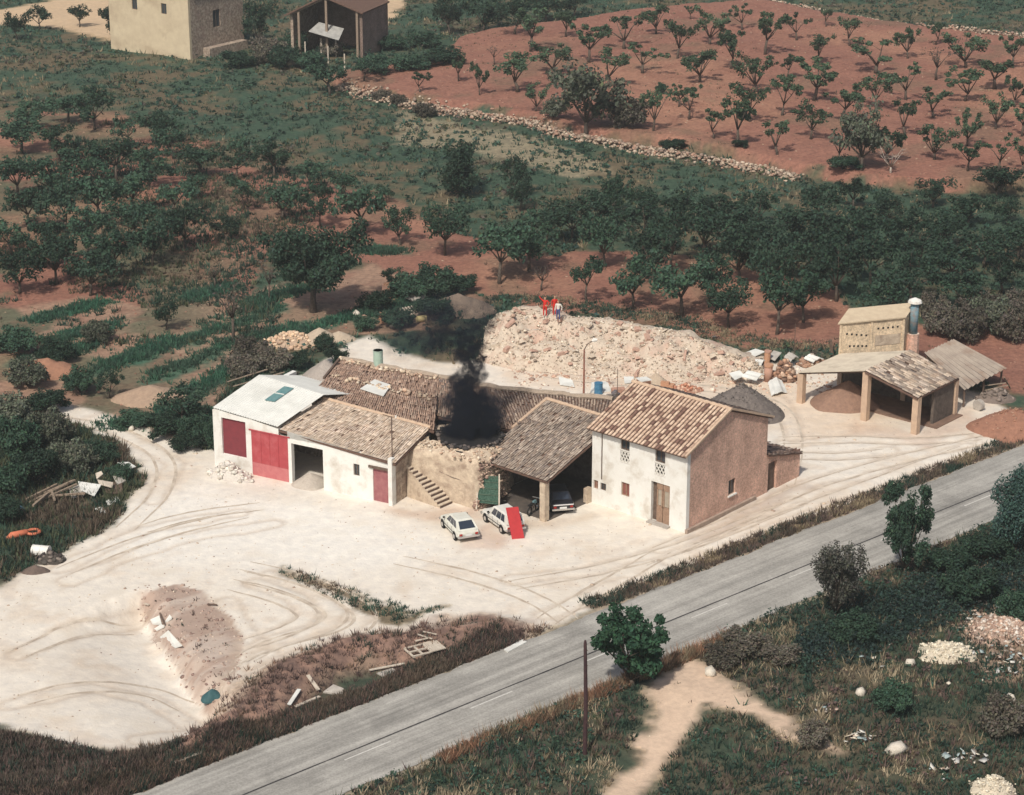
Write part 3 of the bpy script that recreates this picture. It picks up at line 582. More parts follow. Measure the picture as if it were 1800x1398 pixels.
def corr(A, B, C, D, nw, amp, nm, m, parent, th=.03):
    """corrugated sheet: waves run from edge AB up to DC"""
    A, B, C, D = [np.array(p, float) for p in (A, B, C, D)]; n = np.cross(B - A, D - A); n /= np.linalg.norm(n); n = n if n[2] > 0 else -n
    V = []; F = []; k = nw * 4
    for i in range(k + 1):
        u = i / k; h = amp * math.sin(2 * math.pi * u * nw)
        for base in (A + (B - A) * u, D + (C - D) * u): V += [base + n * h, base + n * (h - th)]
    for i in range(k):
        a = i * 4; b = a + 4; F += [(a, b, b + 2, a + 2), (a + 1, a + 3, b + 3, b + 1), (a, a + 1, b + 1, b), (a + 2, b + 2, b + 3, a + 3)]
    F += [(0, 2, 3, 1), (k * 4, k * 4 + 1, k * 4 + 3, k * 4 + 2)]
    mb = MB(); mb.add(V, F); return mb.obj(nm, m, parent)
rw = corr(WR[0], WR[1], WR[2], WR[3], 26, .03, 'roof', fibre, barn); rw['label'] = 'white sheeted gable roof with skylight'
corr(WR[2], WR[5], WR[4], WR[3], 20, .0, 'roof_slope', fibre, rw) if False else corr(WR[5], WR[4], WR[3], WR[2], 26, .03, 'roof_slope', fibre, rw)
def on_quad(A, B, C, D, u, v, up=0.0):
    A, B, C, D = [np.array(p, float) for p in (A, B, C, D)]; n = np.cross(B - A, D - A); n /= np.linalg.norm(n); n = n if n[2] > 0 else -n
    return (A * (1 - u) + B * u) * (1 - v) + (D * (1 - u) + C * u) * v + n * up
k4 = WR[:4]; sky_q = [on_quad(*k4, u, v, .06) for u, v in ((.47, .47), (.60, .50), (.60, .92), (.47, .90))]
MB().hexa(sky_q, [p + np.array([0, 0, .03]) for p in sky_q]).obj('skylight', M('skylight_glass', (.10, .22, .23), (.16, .28, .28), 4, rough=.25, spec=.5), rw)
mq = (np.array(sky_q[0]) + sky_q[3]) / 2; mq2 = (np.array(sky_q[1]) + sky_q[2]) / 2; MB().bar(mq + [0, 0, .05], mq2 + [0, 0, .05], .07, .05).obj('skylight_bar', fibre, rw)
T1 = [Q(485, 753, 3.90), Q(695, 815, 3.22), Q(757, 752, 4.42), Q(569, 701, 4.72)]
low = lambda q: [np.array(p, float) - [0, 0, .09] for p in q]
mb = MB(); slab(*low(T1), .14, mb); ro1 = mb.obj('roof', roofm, barn); ro1['label'] = 'grey old clay tiled lean-to roof'
V, F, Cs = tile_arr(*T1, .17, .36, 11, pal=PAL_PALE, jit=.014, miss=.02, sag=.08); tag(mesh_np('tiles', V, F, oldtile, ro1, Cs), kind='stuff')
m = MB(); [m.tube([on_quad(*T1, i / 18, 1, .06), on_quad(*T1, min(1, (i + 1.1) / 18), 1, .04)], [.13, .11], 7) for i in range(18)]; m.obj('ridge_tiles', M('pale_ridge_tile', W1), ro1)
# tiled store behind it
T2 = [P(545, 698, 4.62), P(763, 757, 4.36), P(772, 664, 5.0), P(598, 632, 5.0)]
T2b = [P(764, 731, 4.15), P(905, 757, 4.1), P(878, 684, 5.0), P(773, 664, 5.0)]
T3 = [P(903, 745, 4.45), P(1066, 738, 4.7), P(1078, 703, 5.2), P(876, 684, 5.05)]
store = empty('tiled_store', (T2[0] + T2b[1]) / 2 * np.array([1, 1, 0]) + np.array([0, 3, 0]), 'low store with a broad brown tiled roof behind the kiln and workshop', 'building')
sl_ = loc_of(store); S2 = [sl_(p) for p in T2]; S3 = [sl_(p) for p in T3]; S2b = [sl_(p) for p in T2b]
mb = MB(); slab(*low(S2), .14, mb); r2 = mb.obj('roof', roofm, store)
V, F, Cs = tile_arr(*S2, .18, .38, 12, pal=PAL_RED, jit=.02, miss=.03, sag=.1); tag(mesh_np('tiles', V, F, oldtile, r2, Cs), kind='stuff')
mb = MB(); slab(*low(S2b), .14, mb); r2b = mb.obj('roof', roofm, store)
V, F, Cs = tile_arr(*S2b, .18, .38, 16, pal=PAL_RED + PAL_DARK, jit=.02, miss=.03); tag(mesh_np('tiles', V, F, oldtile, r2b, Cs), kind='stuff')
mb = MB(); slab(*low(S3), .14, mb); r3 = mb.obj('roof', roofm, store)
V, F, Cs = tile_arr(*S3, .18, .38, 13, pal=PAL_DARK, jit=.02, miss=.03); tag(mesh_np('tiles', V, F, oldtile, r3, Cs), kind='stuff')
pq = [on_quad(*S2, u, v, .12) for u, v in ((.34, .40), (.55, .36), (.58, .62), (.42, .66))]
MB().hexa(pq, [p + np.array([0, 0, .05]) for p in pq]).obj('patch_sheet', fibre, r2)['label'] = 'pale sheet patching the brown roof'
zl = lambda p, z: (p[0], p[1], z)
capm = M('mortar_cap', (.42, .345, .275), (.32, .26, .205), 3, bump=.8)
for qd, rf in ((S2, r2), (S2b, r2b), (S3, r3)):
    m = MB(); rr = random.Random(3); m.tube([on_quad(*qd, i / 14, 1.0, .10) + np.array([rr.gauss(0, .04), rr.gauss(0, .04), rr.gauss(0, .03)]) for i in range(15)], [rr.uniform(.15, .22) for i in range(15)], 7); m.obj('ridge_cap', capm, rf)
mb = MB()
for A_, B_ in ((T2[3], T2b[2]), (T2[0], T2[3]), (T3[3], T3[2])):
    a = np.array(sl_(A_)); b = np.array(sl_(B_)); a[:2] *= .985; b[:2] *= .985; d_ = b - a; nn = np.array([-d_[1], d_[0], 0]); nn /= np.linalg.norm(nn); nn *= .3
    mb.hexa([zl(a, -.5), zl(b, -.5), zl(b - nn, -.5), zl(a - nn, -.5)], [zl(a, a[2] - .16), zl(b, b[2] - .16), zl(b - nn, b[2] - .16), zl(a - nn, a[2] - .16)])
mb.obj('wall', stone, store)
MB().bar(on_quad(*S2, 0, .45, .12), on_quad(*S2, 0, 1.0, .12), .16, .16).obj('verge_board', darkwood, r2); MB().bar(on_quad(*S2, 0, 1.0, .1), on_quad(*S2, .40, 1.0, .1), .2, .18).obj('verge_board', darkwood, r2)
def rocks_np(pos, size, seed, flat=.75, sub=0):
    """many irregular stones in one array"""
    rg = np.random.default_rng(seed); g = (1 + 5 ** .5) / 2
    b = np.array([(-1, g, 0), (1, g, 0), (-1, -g, 0), (1, -g, 0), (0, -1, g), (0, 1, g), (0, -1, -g), (0, 1, -g), (g, 0, -1), (g, 0, 1), (-g, 0, -1), (-g, 0, 1)], float) / math.hypot(1, g)
    f = np.array([(0, 11, 5), (0, 5, 1), (0, 1, 7), (0, 7, 10), (0, 10, 11), (1, 5, 9), (5, 11, 4), (11, 10, 2), (10, 7, 6), (7, 1, 8), (3, 9, 4), (3, 4, 2), (3, 2, 6), (3, 6, 8), (3, 8, 9), (4, 9, 5), (2, 4, 11), (6, 2, 10), (8, 6, 7), (9, 8, 1)])
    n = len(pos); V = b[None] * rg.uniform(.72, 1.28, (n, 12, 1)); V = V * rg.uniform(.7, 1.3, (n, 1, 3)) * np.array([1, 1, flat]); a = rg.uniform(0, 6.28, n); ca, sa = np.cos(a)[:, None], np.sin(a)[:, None]
    x = V[..., 0] * ca - V[..., 1] * sa; y = V[..., 0] * sa + V[..., 1] * ca; V = np.stack([x, y, V[..., 2]], -1) * np.asarray(size)[:, None, None] + np.asarray(pos)[:, None, :]
    F = (f[None] + (np.arange(n) * 12)[:, None, None]).reshape(-1, 3); return V.reshape(-1, 3), F, n
def rocks(name, pos, size, seed, m, parent=None, pal=None, flat=.75):
    V, F, n = rocks_np(pos, size, seed, flat); rg = np.random.default_rng(seed + 1)
    c = np.repeat(np.array(pal)[rg.integers(0, len(pal), n)] * rg.uniform(.8, 1.2, (n, 1)), 12, 0) if pal is not None else None
    return mesh_np(name, V, F, m, parent, c)
rockm = M('stones', (.78, .78, .78), (1.18, 1.16, 1.14), 5, bump=.5, attr=True)
PAL_STONE = [(.60, .50, .38), (.52, .42, .32), (.66, .57, .46), (.44, .34, .26), (.50, .36, .27)]
PAL_RUB = [(.62, .52, .40), (.55, .44, .33), (.68, .59, .47), (.48, .36, .27), (.50, .30, .21), (.42, .25, .18)]
rg = np.random.default_rng(3); n = 130; uu = rg.random(n); vv = np.where(rg.random(n) < .6, 1 - rg.random(n) * .1, .5 + rg.random(n) * .1)
rocks('loose_stones', [on_quad(*S2, u, v, .15) for u, v in zip(uu, vv)], rg.uniform(.08, .2, n), 4, rockm, r2, PAL_STONE)['kind'] = 'stuff'

# ------------------------------------------------------------------ kiln with outside stair
KB = np.array([(-7.7, 148.3), (-7.2, 147.5), (-5.0, 146.75), (-3.6, 145.95), (-2.45, 145.05), (-1.5, 145.7), (-.6, 147.2), (.1, 149.4), (-.4, 151.6), (-2.6, 152.6), (-5.8, 152.2), (-7.6, 150.4)]); KZ = 3.5
kc = np.array([-2.95, 148.9])
kiln = empty('kiln', (*kc, 0), 'squat stone and plaster brick kiln with smoking open top', 'kiln')
kb = [(x - kc[0], y - kc[1]) for x, y in KB]
mb = MB(); nk = len(kb); rings = []; rr = random.Random(8); NS = 5
dens = [kb[i] for i in range(nk)]; dens = [(a[0] + (b[0] - a[0]) * q, a[1] + (b[1] - a[1]) * q) for a, b in zip(dens, dens[1:] + dens[:1]) for q in (0, .33, .66)]
V = []; ND = len(dens)
for j, (sc, z) in enumerate(((1.03, -.4), (1.0, .8), (1.0, 2.0), (.99, 3.0), (.97, KZ), (.80, KZ + .22), (.60, KZ + .38))):
    for x, y in dens: V.append((x * sc + rr.gauss(0, .05), y * sc + rr.gauss(0, .05), z + rr.gauss(0, .05)))
F = [(j * ND + i, j * ND + (i + 1) % ND, (j + 1) * ND + (i + 1) % ND, (j + 1) * ND + i) for j in range(6) for i in range(ND)]
mb.add(V, F); mb.obj('wall', plaster, kiln, smooth=True)
rg = np.random.default_rng(9); n = 420; a = rg.uniform(0, 6.28, n); rr_ = rg.uniform(.62, .99, n); pos = []
for q, s_ in zip(a, rr_):
    i = int(q / 6.2832 * ND) % ND; pos.append((dens[i][0] * s_ + rg.normal(0, .12), dens[i][1] * s_ + rg.normal(0, .12), KZ + .42 - (s_ - .6) * 1.05))
rocks('rim_stones', pos, rg.uniform(.06, .15, n), 5, rockm, kiln, PAL_STONE, .6)['kind'] = 'stuff'
pos = []; 
for k in range(420):   # rubble face on the right-hand corner and along the foot
    i = rr.choice([12, 13, 14, 15, 16, 17, 18, 19]); s_ = 1.0; z = rr.uniform(0, 3.4) if i > 12 else rr.uniform(0, .6); pos.append((dens[i][0] * s_, dens[i][1] * s_, z))
pos = np.array(pos) + rg.normal(0, .1, (len(pos), 3))
rocks('face_stones', pos, rg.uniform(.07, .16, len(pos)), 6, rockm, kiln, [(.40, .30, .24), (.32, .23, .185), (.48, .37, .29), (.28, .19, .16)])['kind'] = 'stuff'
m = MB(); m.tube([(0, 0, KZ + .2), (0, 0, KZ + .52)], [2.25, 2.15], 26); m.obj('kiln_mouth', soot, kiln)
rocks('soot_crust', np.stack([2.25 * np.cos(np.linspace(0, 6.28, 70)), 2.25 * np.sin(np.linspace(0, 6.28, 70)), np.full(70, KZ + .45)], 1) + rg.normal(0, .07, (70, 3)), rg.uniform(.1, .24, 70), 7, M('charred_stone', (.8, .8, .8), (1.2, 1.2, 1.2), 6, attr=True), kiln, [(.06, .055, .055), (.12, .10, .09), (.03, .03, .03)])['kind'] = 'stuff'
hp = P(812, 793, 3.62) - np.array([*kc, 0]); m = MB(); m.tube([hp + [0, 0, -.1], hp + [0, 0, .10]], [.50, .48], 16); m.obj('vent_hole', soot, kiln)
sb = P(774, 894); stair = empty('stone_stair', sb, 'steep outside stair with shade-painted risers climbing the kiln wall', 'stair', rz=HF.ang)
nst, run_, ris = 11, .286, .205; tread = M('riser_shade', (.15, .10, .085), (.10, .07, .06), 5, bump=.4)  # risers painted dark for the shade on their right-facing side
palestep = M('pale_step', (.60, .52, .42), (.50, .42, .33), 4, bump=.4)
m = MB()
for k in range(nst):
    x = -(k + .5) * run_; zt_ = (k + 1) * ris; m.box((x, .6, zt_ / 2 - .25), (run_, 1.2, zt_ + .42))
    MB().box((x, .58, zt_ - .02), (run_ * .98, 1.26, .06)).obj('tread', palestep, stair); MB().box((x + run_ / 2 + .012, .58, zt_ - .125), (.03, 1.2, .15)).obj('riser', tread, stair)
m.obj('flank', plaster, stair)
MB().box((-nst * run_ - .6, .5, nst * ris - .02), (1.2, 1.1, .25)).obj('landing', plaster, stair)
MB().box((-nst * run_ - 1.05, .5, 1.0), (.3, 1.0, 2.3)).obj('landing_pier', plaster, stair)
MB().tube([(-2.2, 1.05, 2.3), (0, 1.3, 1.9), tuple(loc_of(stair)(P(838, 852, 1.7)))], .03, 5).obj('cable', metal_d, stair)
# ------------------------------------------------------------------ open carport
cp = empty('carport', HF.w(-11.3, -1, 0), 'open carport with sagging grey tiled roof on a plaster pillar beside the house', 'carport', rz=HF.ang)
cl = loc_of(cp); cw = lambda s, t, z: cl(HF.w(s, t, z))
C4 = [cw(-14.45, -4.85, 3.12), cw(-8.05, -4.95, 3.12), cw(-8.30, 2.9, 5.2), cw(-14.7, 2.9, 5.25)]
mb = MB(); slab(*low(C4), .12, mb); rc = mb.obj('roof', roofm, cp)
V, F, Cs = tile_arr(*C4, .18, .36, 14, pal=PAL_GREY, jit=.018, miss=.02, sag=.15); tag(mesh_np('tiles', V, F, oldtile, rc, Cs), kind='stuff')
pr = M('pale_ridge_tile', W1)
m = MB(); [m.tube([on_quad(*C4, i / 12, 1, .08), on_quad(*C4, min(1, (i + 1.1) / 12), 1, .06)], [.14, .12], 7) for i in range(12)]; m.obj('ridge_tiles', pr, rc)
m = MB(); [m.tube([on_quad(*C4, 0, 1 - i / 8 * .5, .08), on_quad(*C4, 0, 1 - (i + 1.1) / 8 * .5, .06)], [.13, .11], 7) for i in range(8)]; m.obj('verge_tiles', pr, rc)
MB().box(cw(-8.55, -4.62, 1.45), (.46, .46, 3.2)).obj('pillar', plaster, cp)
MB().bar(cw(-14.4, -4.6, 2.98), cw(-8.2, -4.65, 2.98), .18, .2).obj('eave_beam', wood, cp); MB().bar(cw(-8.45, -4.6, 2.95), cw(-8.45, 2.8, 4.95), .16, .2).obj('verge_beam', wood, cp)
for k in range(6): MB().bar(cw(-13.6 + k * .95, -4.7, 2.98 + .05), cw(-13.6 + k * .95, 2.8, 4.98), .1, .14).obj('rafter', darkwood, cp)
shade_wall = M('shade_dark_masonry', (.16, .13, .11), (.09, .075, .065), 3, bump=.8)  # masonry coloured dark to paint the shade inside carport and shed
MB().box(cw(-11.5, 3.05, 2.3), (6.4, .3, 5.2)).obj('wall', shade_wall, cp)
MB().box(cw(-14.6, -.6, 1.8), (.3, 7.0, 4.0)).obj('wall', shade_wall, cp)
MB().box(cw(-11.3, -.9, .0), (6.0, 7.4, .12)).obj('floor', M('shade_dark_earth', (.12, .10, .085), (.075, .065, .06), 1.5, bump=.4), cp)  # floor slab added, its earth painted dark as the shade under the roof
MB().box(cw(-8.35, -.2, .5), (.35, .5, 1.2)).obj('stub_wall', plaster, cp)

# ------------------------------------------------------------------ drying shed, brick chamber with chimney, corrugated lean-to
SF = Frame(P(1518, 739), -41)
shed = empty('drying_shed', SF.o, 'open gabled shed on three plaster pillars, one slope tiled, one sheeted', 'shed', rz=SF.ang)
zR, zL, zr_ = 4.05, 2.5, 3.0
Lq = [(-6.1, 5.9, zL), (-6.05, -.15, zL), (0, -.2, zR), (0, 6.15, zR)]
o = corr(Lq[1], Lq[0], Lq[3], Lq[2], 30, .02, 'roof', M('pale_sheet_roof', (.58, .52, .42), (.48, .42, .34), 1.5, bump=.2, c3=(.40, .35, .28), scale3=.6), shed); o['label'] = 'pale sheeted left slope of the shed roof'
Rq = [(4.7, -.2, zr_), (4.7, 5.8, zr_), (.02, 6.15, zR), (.02, -.2, zR)]
mb = MB(); slab(*low(Rq), .12, mb); r4 = mb.obj('roof', roofm, shed); r4['label'] = 'tiled right slope of the shed roof'
V, F, Cs = tile_arr(*Rq, .31, .44, 15, rise=.11, pal=PAL_PALE + PAL_GREY, jit=.03, miss=.04, sag=.12); tag(mesh_np('tiles', V, F, oldtile, r4, Cs), kind='stuff')
pil = M('pillar_plaster', (.58, .43, .31), (.48, .35, .26), 2.5, bump=.4)
for s_, h_, w_ in ((-5.85, 2.4, .5), (0, 3.9, .5), (4.45, 2.9, .5)):
    MB().box((s_, .15, h_ / 2 - .15), (w_, w_, h_ + .3)).obj('pillar', pil, shed)
for s_, h_ in ((-5.85, 2.4), (0, 3.8), (4.45, 2.8)): MB().box((s_, 5.7, h_ / 2 - .15), (.4, .4, h_ + .3)).obj('pillar', pil, shed)
for a, b in (((-6, .15, 2.42), (0, .15, 3.9)), ((0, .15, 3.9), (4.6, .15, 2.82)), ((0, .1, 3.86), (0, 6, 3.86))): MB().bar(a, b, .16, .18).obj('beam', darkwood, shed)
wall_mb(lambda a, z, d: (a, 5.9 - d, z), -5.6, 4.4, -.4, 2.6, [], .3).obj('wall', shade_wall, shed)
wall_mb(lambda a, z, d: (4.5 - d, a, z), 2.6, 5.6, -.4, 2.7, [], .25).obj('wall', shade_wall, shed)
MB().box((.6, 3.9, .02), (9.2, 3.9, .1)).obj('floor', M('shade_dark_clay', (.24, .155, .115), (.16, .105, .08), 1.2, bump=.6), shed)  # clay darkened to paint in the shade under the shed roof
hp0 = P(1477, 570, 5.0) * np.array([1, 1, 0]); hp1 = P(1592, 559, 5.0) * np.array([1, 1, 0])
ch = empty('drying_chamber', hp0, 'tall buff brick drying chamber with rows of vent holes above the shed', 'building')
cv = hp1 - hp0; cwid = float(np.linalg.norm(cv)); cv = cv / cwid; dv2 = np.array([math.cos(R(66)), math.sin(R(66)), 0]); cdep, cz = 2.7, 5.0
CMm = lambda a, d, z: tuple(cv * a + dv2 * d + np.array([0, 0, z]))
def cbox(a0, a1, d0, d1_, z0, z1): return MB().hexa([CMm(a0, d0, z0), CMm(a1, d0, z0), CMm(a1, d1_, z0), CMm(a0, d1_, z0)], [CMm(a0, d0, z1), CMm(a1, d0, z1), CMm(a1, d1_, z1), CMm(a0, d1_, z1)])
vh = []
for i in range(5): vh += [(.55 + i * .42, 4.05 - i * .07), (3.25 + i * .42, 4.25), (.85 + i * .36, 3.0 - i * .03)]
cbox(0, cwid, 0, cdep, -.4, cz).obj('wall', brick_y, ch)
for x in (0, 2.68, cwid - .2): cbox(x, x + .2, -.09, .03, -.3, 4.93).obj('pilaster', brick_y, ch)
for x, z in vh: cbox(x, x + .16, -.02, .03, z, z + .15).obj('vent', soot, ch)
cbox(3.1, 5.3, -.04, .03, 2.9, 3.75).obj('patch_panel', plaster, ch)['label'] = 'paler plastered patch low on the chamber front'
cz_ = lambda d: 5.03 + .12 * d
MB().hexa([CMm(-.15, -.2, cz_(0)), CMm(cwid + .1, -.2, cz_(0)), CMm(cwid + .1, cdep + .1, cz_(3)), CMm(-.15, cdep + .1, cz_(3))], [CMm(-.15, -.2, cz_(0) + .1), CMm(cwid + .1, -.2, cz_(0) + .1), CMm(cwid + .1, cdep + .1, cz_(3) + .1), CMm(-.15, cdep + .1, cz_(3) + .1)]).obj('roof', M('dusty_slab', (.60, .50, .36), (.52, .42, .30), 2, bump=.3), ch)
fl = empty('flue', hp0 + np.array(CMm(cwid + .5, .9, 0)), 'blue metal flue with white cowl beside the brick chamber', 'chimney')
MB().tube([(0, 0, -.3), (0, 0, 3.4)], [.62, .5], 10).obj('brick_base', brick, fl); MB().tube([(0, 0, 3.4), (0, 0, 5.9)], .34, 14).obj('pipe', M('blue_flue', (.13, .24, .30), (.20, .30, .34), 3, rough=.6, c3=(.26, .16, .12), scale3=1.1), fl, smooth=True)
MB().tube([(0, 0, 5.98), (0, 0, 6.18), (0, 0, 6.36)], [.58, .5, .12], 14).obj('cowl', white, fl); MB().tube([(0, 0, 5.85), (0, 0, 6.05)], .08, 5).obj('cowl_stem', metal_d, fl)
ltq = [P(1696, 686, 1.5), P(1770, 647, 1.5), P(1676, 596, 3.0), P(1625, 620, 3.0)]
lt = empty('lean_to', (ltq[0] + ltq[2]) / 2 * np.array([1, 1, 0]), 'rusty corrugated lean-to roof sloping down beside the drying shed', 'shed'); ll = loc_of(lt)
LQ = [ll(p) for p in ltq]
corr(*LQ, 9, .075, 'roof', M('old_corrugated', (.36, .31, .26), (.28, .235, .20), 1.2, bump=.2, c3=(.24, .17, .13), scale3=.5), lt)
for u, v in ((.03, .03), (.95, .05), (.05, .95), (.95, .95), (.5, .04)):
    p = on_quad(*LQ, u, v, -.08); MB().bar((p[0], p[1], -.2), p, .14).obj('post', darkwood, lt)
mb = MB(); a, b = on_quad(*LQ, .04, .93, -.1), on_quad(*LQ, .96, .93, -.1); d_ = np.array([0, .2, 0])
mb.hexa([zl(a, -.3), zl(b, -.3), zl(b + d_, -.3), zl(a + d_, -.3)], [zl(a, a[2] - .05), zl(b, b[2] - .05), zl(b + d_, b[2] - .05), zl(a + d_, a[2] - .05)]); mb.obj('wall', stone, lt)

# ------------------------------------------------------------------ far buildings
c0 = PT(335, 106); FFr = Frame(c0, 0)
fh = empty('farmhouse', c0, 'tall cream farmhouse with stone side at the upper left edge', 'house')
d1 = np.array([math.cos(R(143)), math.sin(R(143)), 0]); d2 = np.array([math.cos(R(54)), math.sin(R(54)), 0]); LW, LD, FHt = 15.0, 10.5, 9.5
cream = M('cream_limewash', (.62, .53, .38), (.54, .45, .32), .7, bump=.3, bscale=4, c3=(.46, .37, .26), scale3=.4)
fmap = lambda a, z, d: tuple(d1 * a + d2 * d + np.array([0, 0, z])); gmap = lambda a, z, d: tuple(d2 * a + d1 * d + np.array([0, 0, z]))
wall_mb(lambda a, z, d: fmap(a, z, d), 0, LW, -2, FHt, [(4.0, 5.0, 5.6, 7.0), (9.5, 10.5, 5.6, 7.0)], .4).obj('wall', cream, fh)['label'] = 'sunlit cream wall'
wall_mb(gmap, .4, LD, -2, FHt, [(4.6, 6.0, 3.6, 5.9)], .4).obj('wall', stone, fh)['label'] = 'shaded stone side wall'
window(gmap, (4.6, 6.0, 3.6, 5.9), fh); window(fmap, (4.0, 5.0, 5.6, 7.0), fh); window(fmap, (9.5, 10.5, 5.6, 7.0), fh)
mb = MB(); e3 = np.array([0, 0, 1.])
mb.hexa([d1 * -.5 + d2 * -.5 + e3 * FHt, d1 * (LW + .5) + d2 * -.5 + e3 * FHt, d1 * (LW + .5) + d2 * (LD + .5) + e3 * FHt, d1 * -.5 + d2 * (LD + .5) + e3 * FHt], [d1 * -.5 + d2 * LD / 2 + e3 * (FHt + 2), d1 * (LW + .5) + d2 * LD / 2 + e3 * (FHt + 2), d1 * (LW + .5) + d2 * (LD / 2 + .05) + e3 * (FHt + 2), d1 * -.5 + d2 * (LD / 2 + .05) + e3 * (FHt + 2)]); mb.obj('roof', roofm, fh)
MB().box(tuple(d2 * 6 + d1 * -.8 + e3 * .2), (7.5, 1.2, 2.2), R(54)).obj('buttress', stone, fh)
b0 = PT(525, 96)
pf = Frame(b0, -20); ph = empty('ruined_porch', b0, 'dark ruined brick barn with collapsed open porch at the top edge', 'barn', rz=pf.ang)
MB().box((4.0, 8.5, 3.5), (10.5, .4, 8)).obj('wall', brick_far, ph); MB().box((9.0, 4.3, 2.6), (.4, 8.0, 7.2)).obj('wall', brick_far, ph); MB().box((-1.0, 4.3, 2.4), (.4, 8.0, 6.0)).obj('wall', stone, ph)
mb = MB(); slab((-1.8, -.4, 5.2), (4, -.5, 8.1), (4, 8.6, 8.1), (-1.8, 8.6, 5.2), .2, mb); slab((4.01, -.5, 8.1), (9.6, -.4, 6.2), (9.6, 8.6, 6.2), (4.01, 8.6, 8.1), .2, mb); mb.obj('roof', roofm, ph)
for x, h_ in ((.2, 6.0), (4.2, 7.8), (8.6, 6.2)): MB().bar((x, 0, -.5), (x, 0, h_), .3).obj('post', wood, ph)
MB().bar((-1, 0, 5.3), (4.2, 0, 7.8), .25).obj('rafter', wood, ph); mb = MB(); slab((2.0, -1.0, 3.4), (6.5, -1.4, 2.6), (6.0, 1.5, 3.6), (2.4, 1.5, 4.2), .06, mb); mb.obj('fallen_sheet', M('dull_sheet', (.42, .42, .40), (.30, .30, .29), 1.5, bump=.2), ph)
for k, (x, y) in enumerate(((537, 104), (577, 112), (606, 126), (565, 98), (591, 100))):
    p = PT(x, y); o = MB().bar((0, 0, -.2), (0, 0, 2.3), .16).obj('fence_post', palewood, loc=p); tag(o, ['pale fence post, leftmost before the ruined porch', 'pale fence post second from left before the ruined porch', 'pale fence post nearest the camera before the ruined porch', 'thin pale fence post close under the porch', 'rightmost pale fence post behind the others at the porch'][k], 'post', 'fence posts before the ruined porch')
#@@C
# ------------------------------------------------------------------ trees and bushes
leaf = lambda nm, a, b, rnd=.32: M(nm, a, b, 1.6, rough=.8, attr=True, rnd=rnd, spec=.15, trans=.22, lo=.3, hi=.7)
bark = M('bark', (.075, .058, .048), (.13, .105, .085), 8, bump=.5)
bark_pale = M('bleached_bark', (.50, .45, .40), (.34, .29, .25), 6, bump=.3)
L_ALM = leaf('almond_leaves', (.046, .082, .052), (.075, .115, .066)); L_DARK = leaf('dark_leaves', (.024, .048, .034), (.040, .072, .047)); L_MID = leaf('orchard_leaves', (.034, .072, .050), (.056, .102, .064))
L_OLV = leaf('olive_leaves', (.105, .125, .092), (.155, .17, .125)); L_GREY = leaf('grey_scrub_leaves', (.115, .105, .085), (.165, .15, .12)); L_FIG = leaf('fig_leaves', (.020, .054, .032), (.036, .082, .046)); L_PUR = leaf('dry_twig_leaves', (.085, .072, .066), (.12, .105, .085))
def leaves(centres, rad, n, size, rg, squash=.8, droop=.3, aspect=1.7):
    """n leaf faces round every centre"""
    C = np.repeat(np.asarray(centres, float), n, 0); Rr = np.repeat(np.asarray(rad, float), n); k = len(C)
    d = rg.normal(0, 1, (k, 3)); d /= np.linalg.norm(d, axis=1)[:, None]; r = rg.random(k) ** .45
    P_ = C + d * (r * Rr)[:, None] * np.array([1, 1, squash])
    nrm = d * .7 + rg.normal(0, .7, (k, 3)) + np.array([0, 0, .5]); nrm /= np.linalg.norm(nrm, axis=1)[:, None]
    t = np.cross(nrm, rg.normal(0, 1, (k, 3))); t /= np.linalg.norm(t, axis=1)[:, None] + 1e-9; b = np.cross(nrm, t)
    s = size * rg.uniform(.6, 1.35, k)[:, None]; t = t * s * aspect / 2; b = b * s / 2
    V = np.stack([P_ - t, P_ - t * .1 + b, P_ + t, P_ - t * .1 - b], 1).reshape(-1, 3); F = np.arange(4 * k).reshape(k, 4)
    v = rg.uniform(.68, 1.32, (k, 1)) * np.array([[1, 1, 1]]); v = v * (1 + rg.normal(0, .06, (k, 3))); return V, F, np.repeat(np.clip(v, .3, 1.9), 4, 0)
PROTO = {}
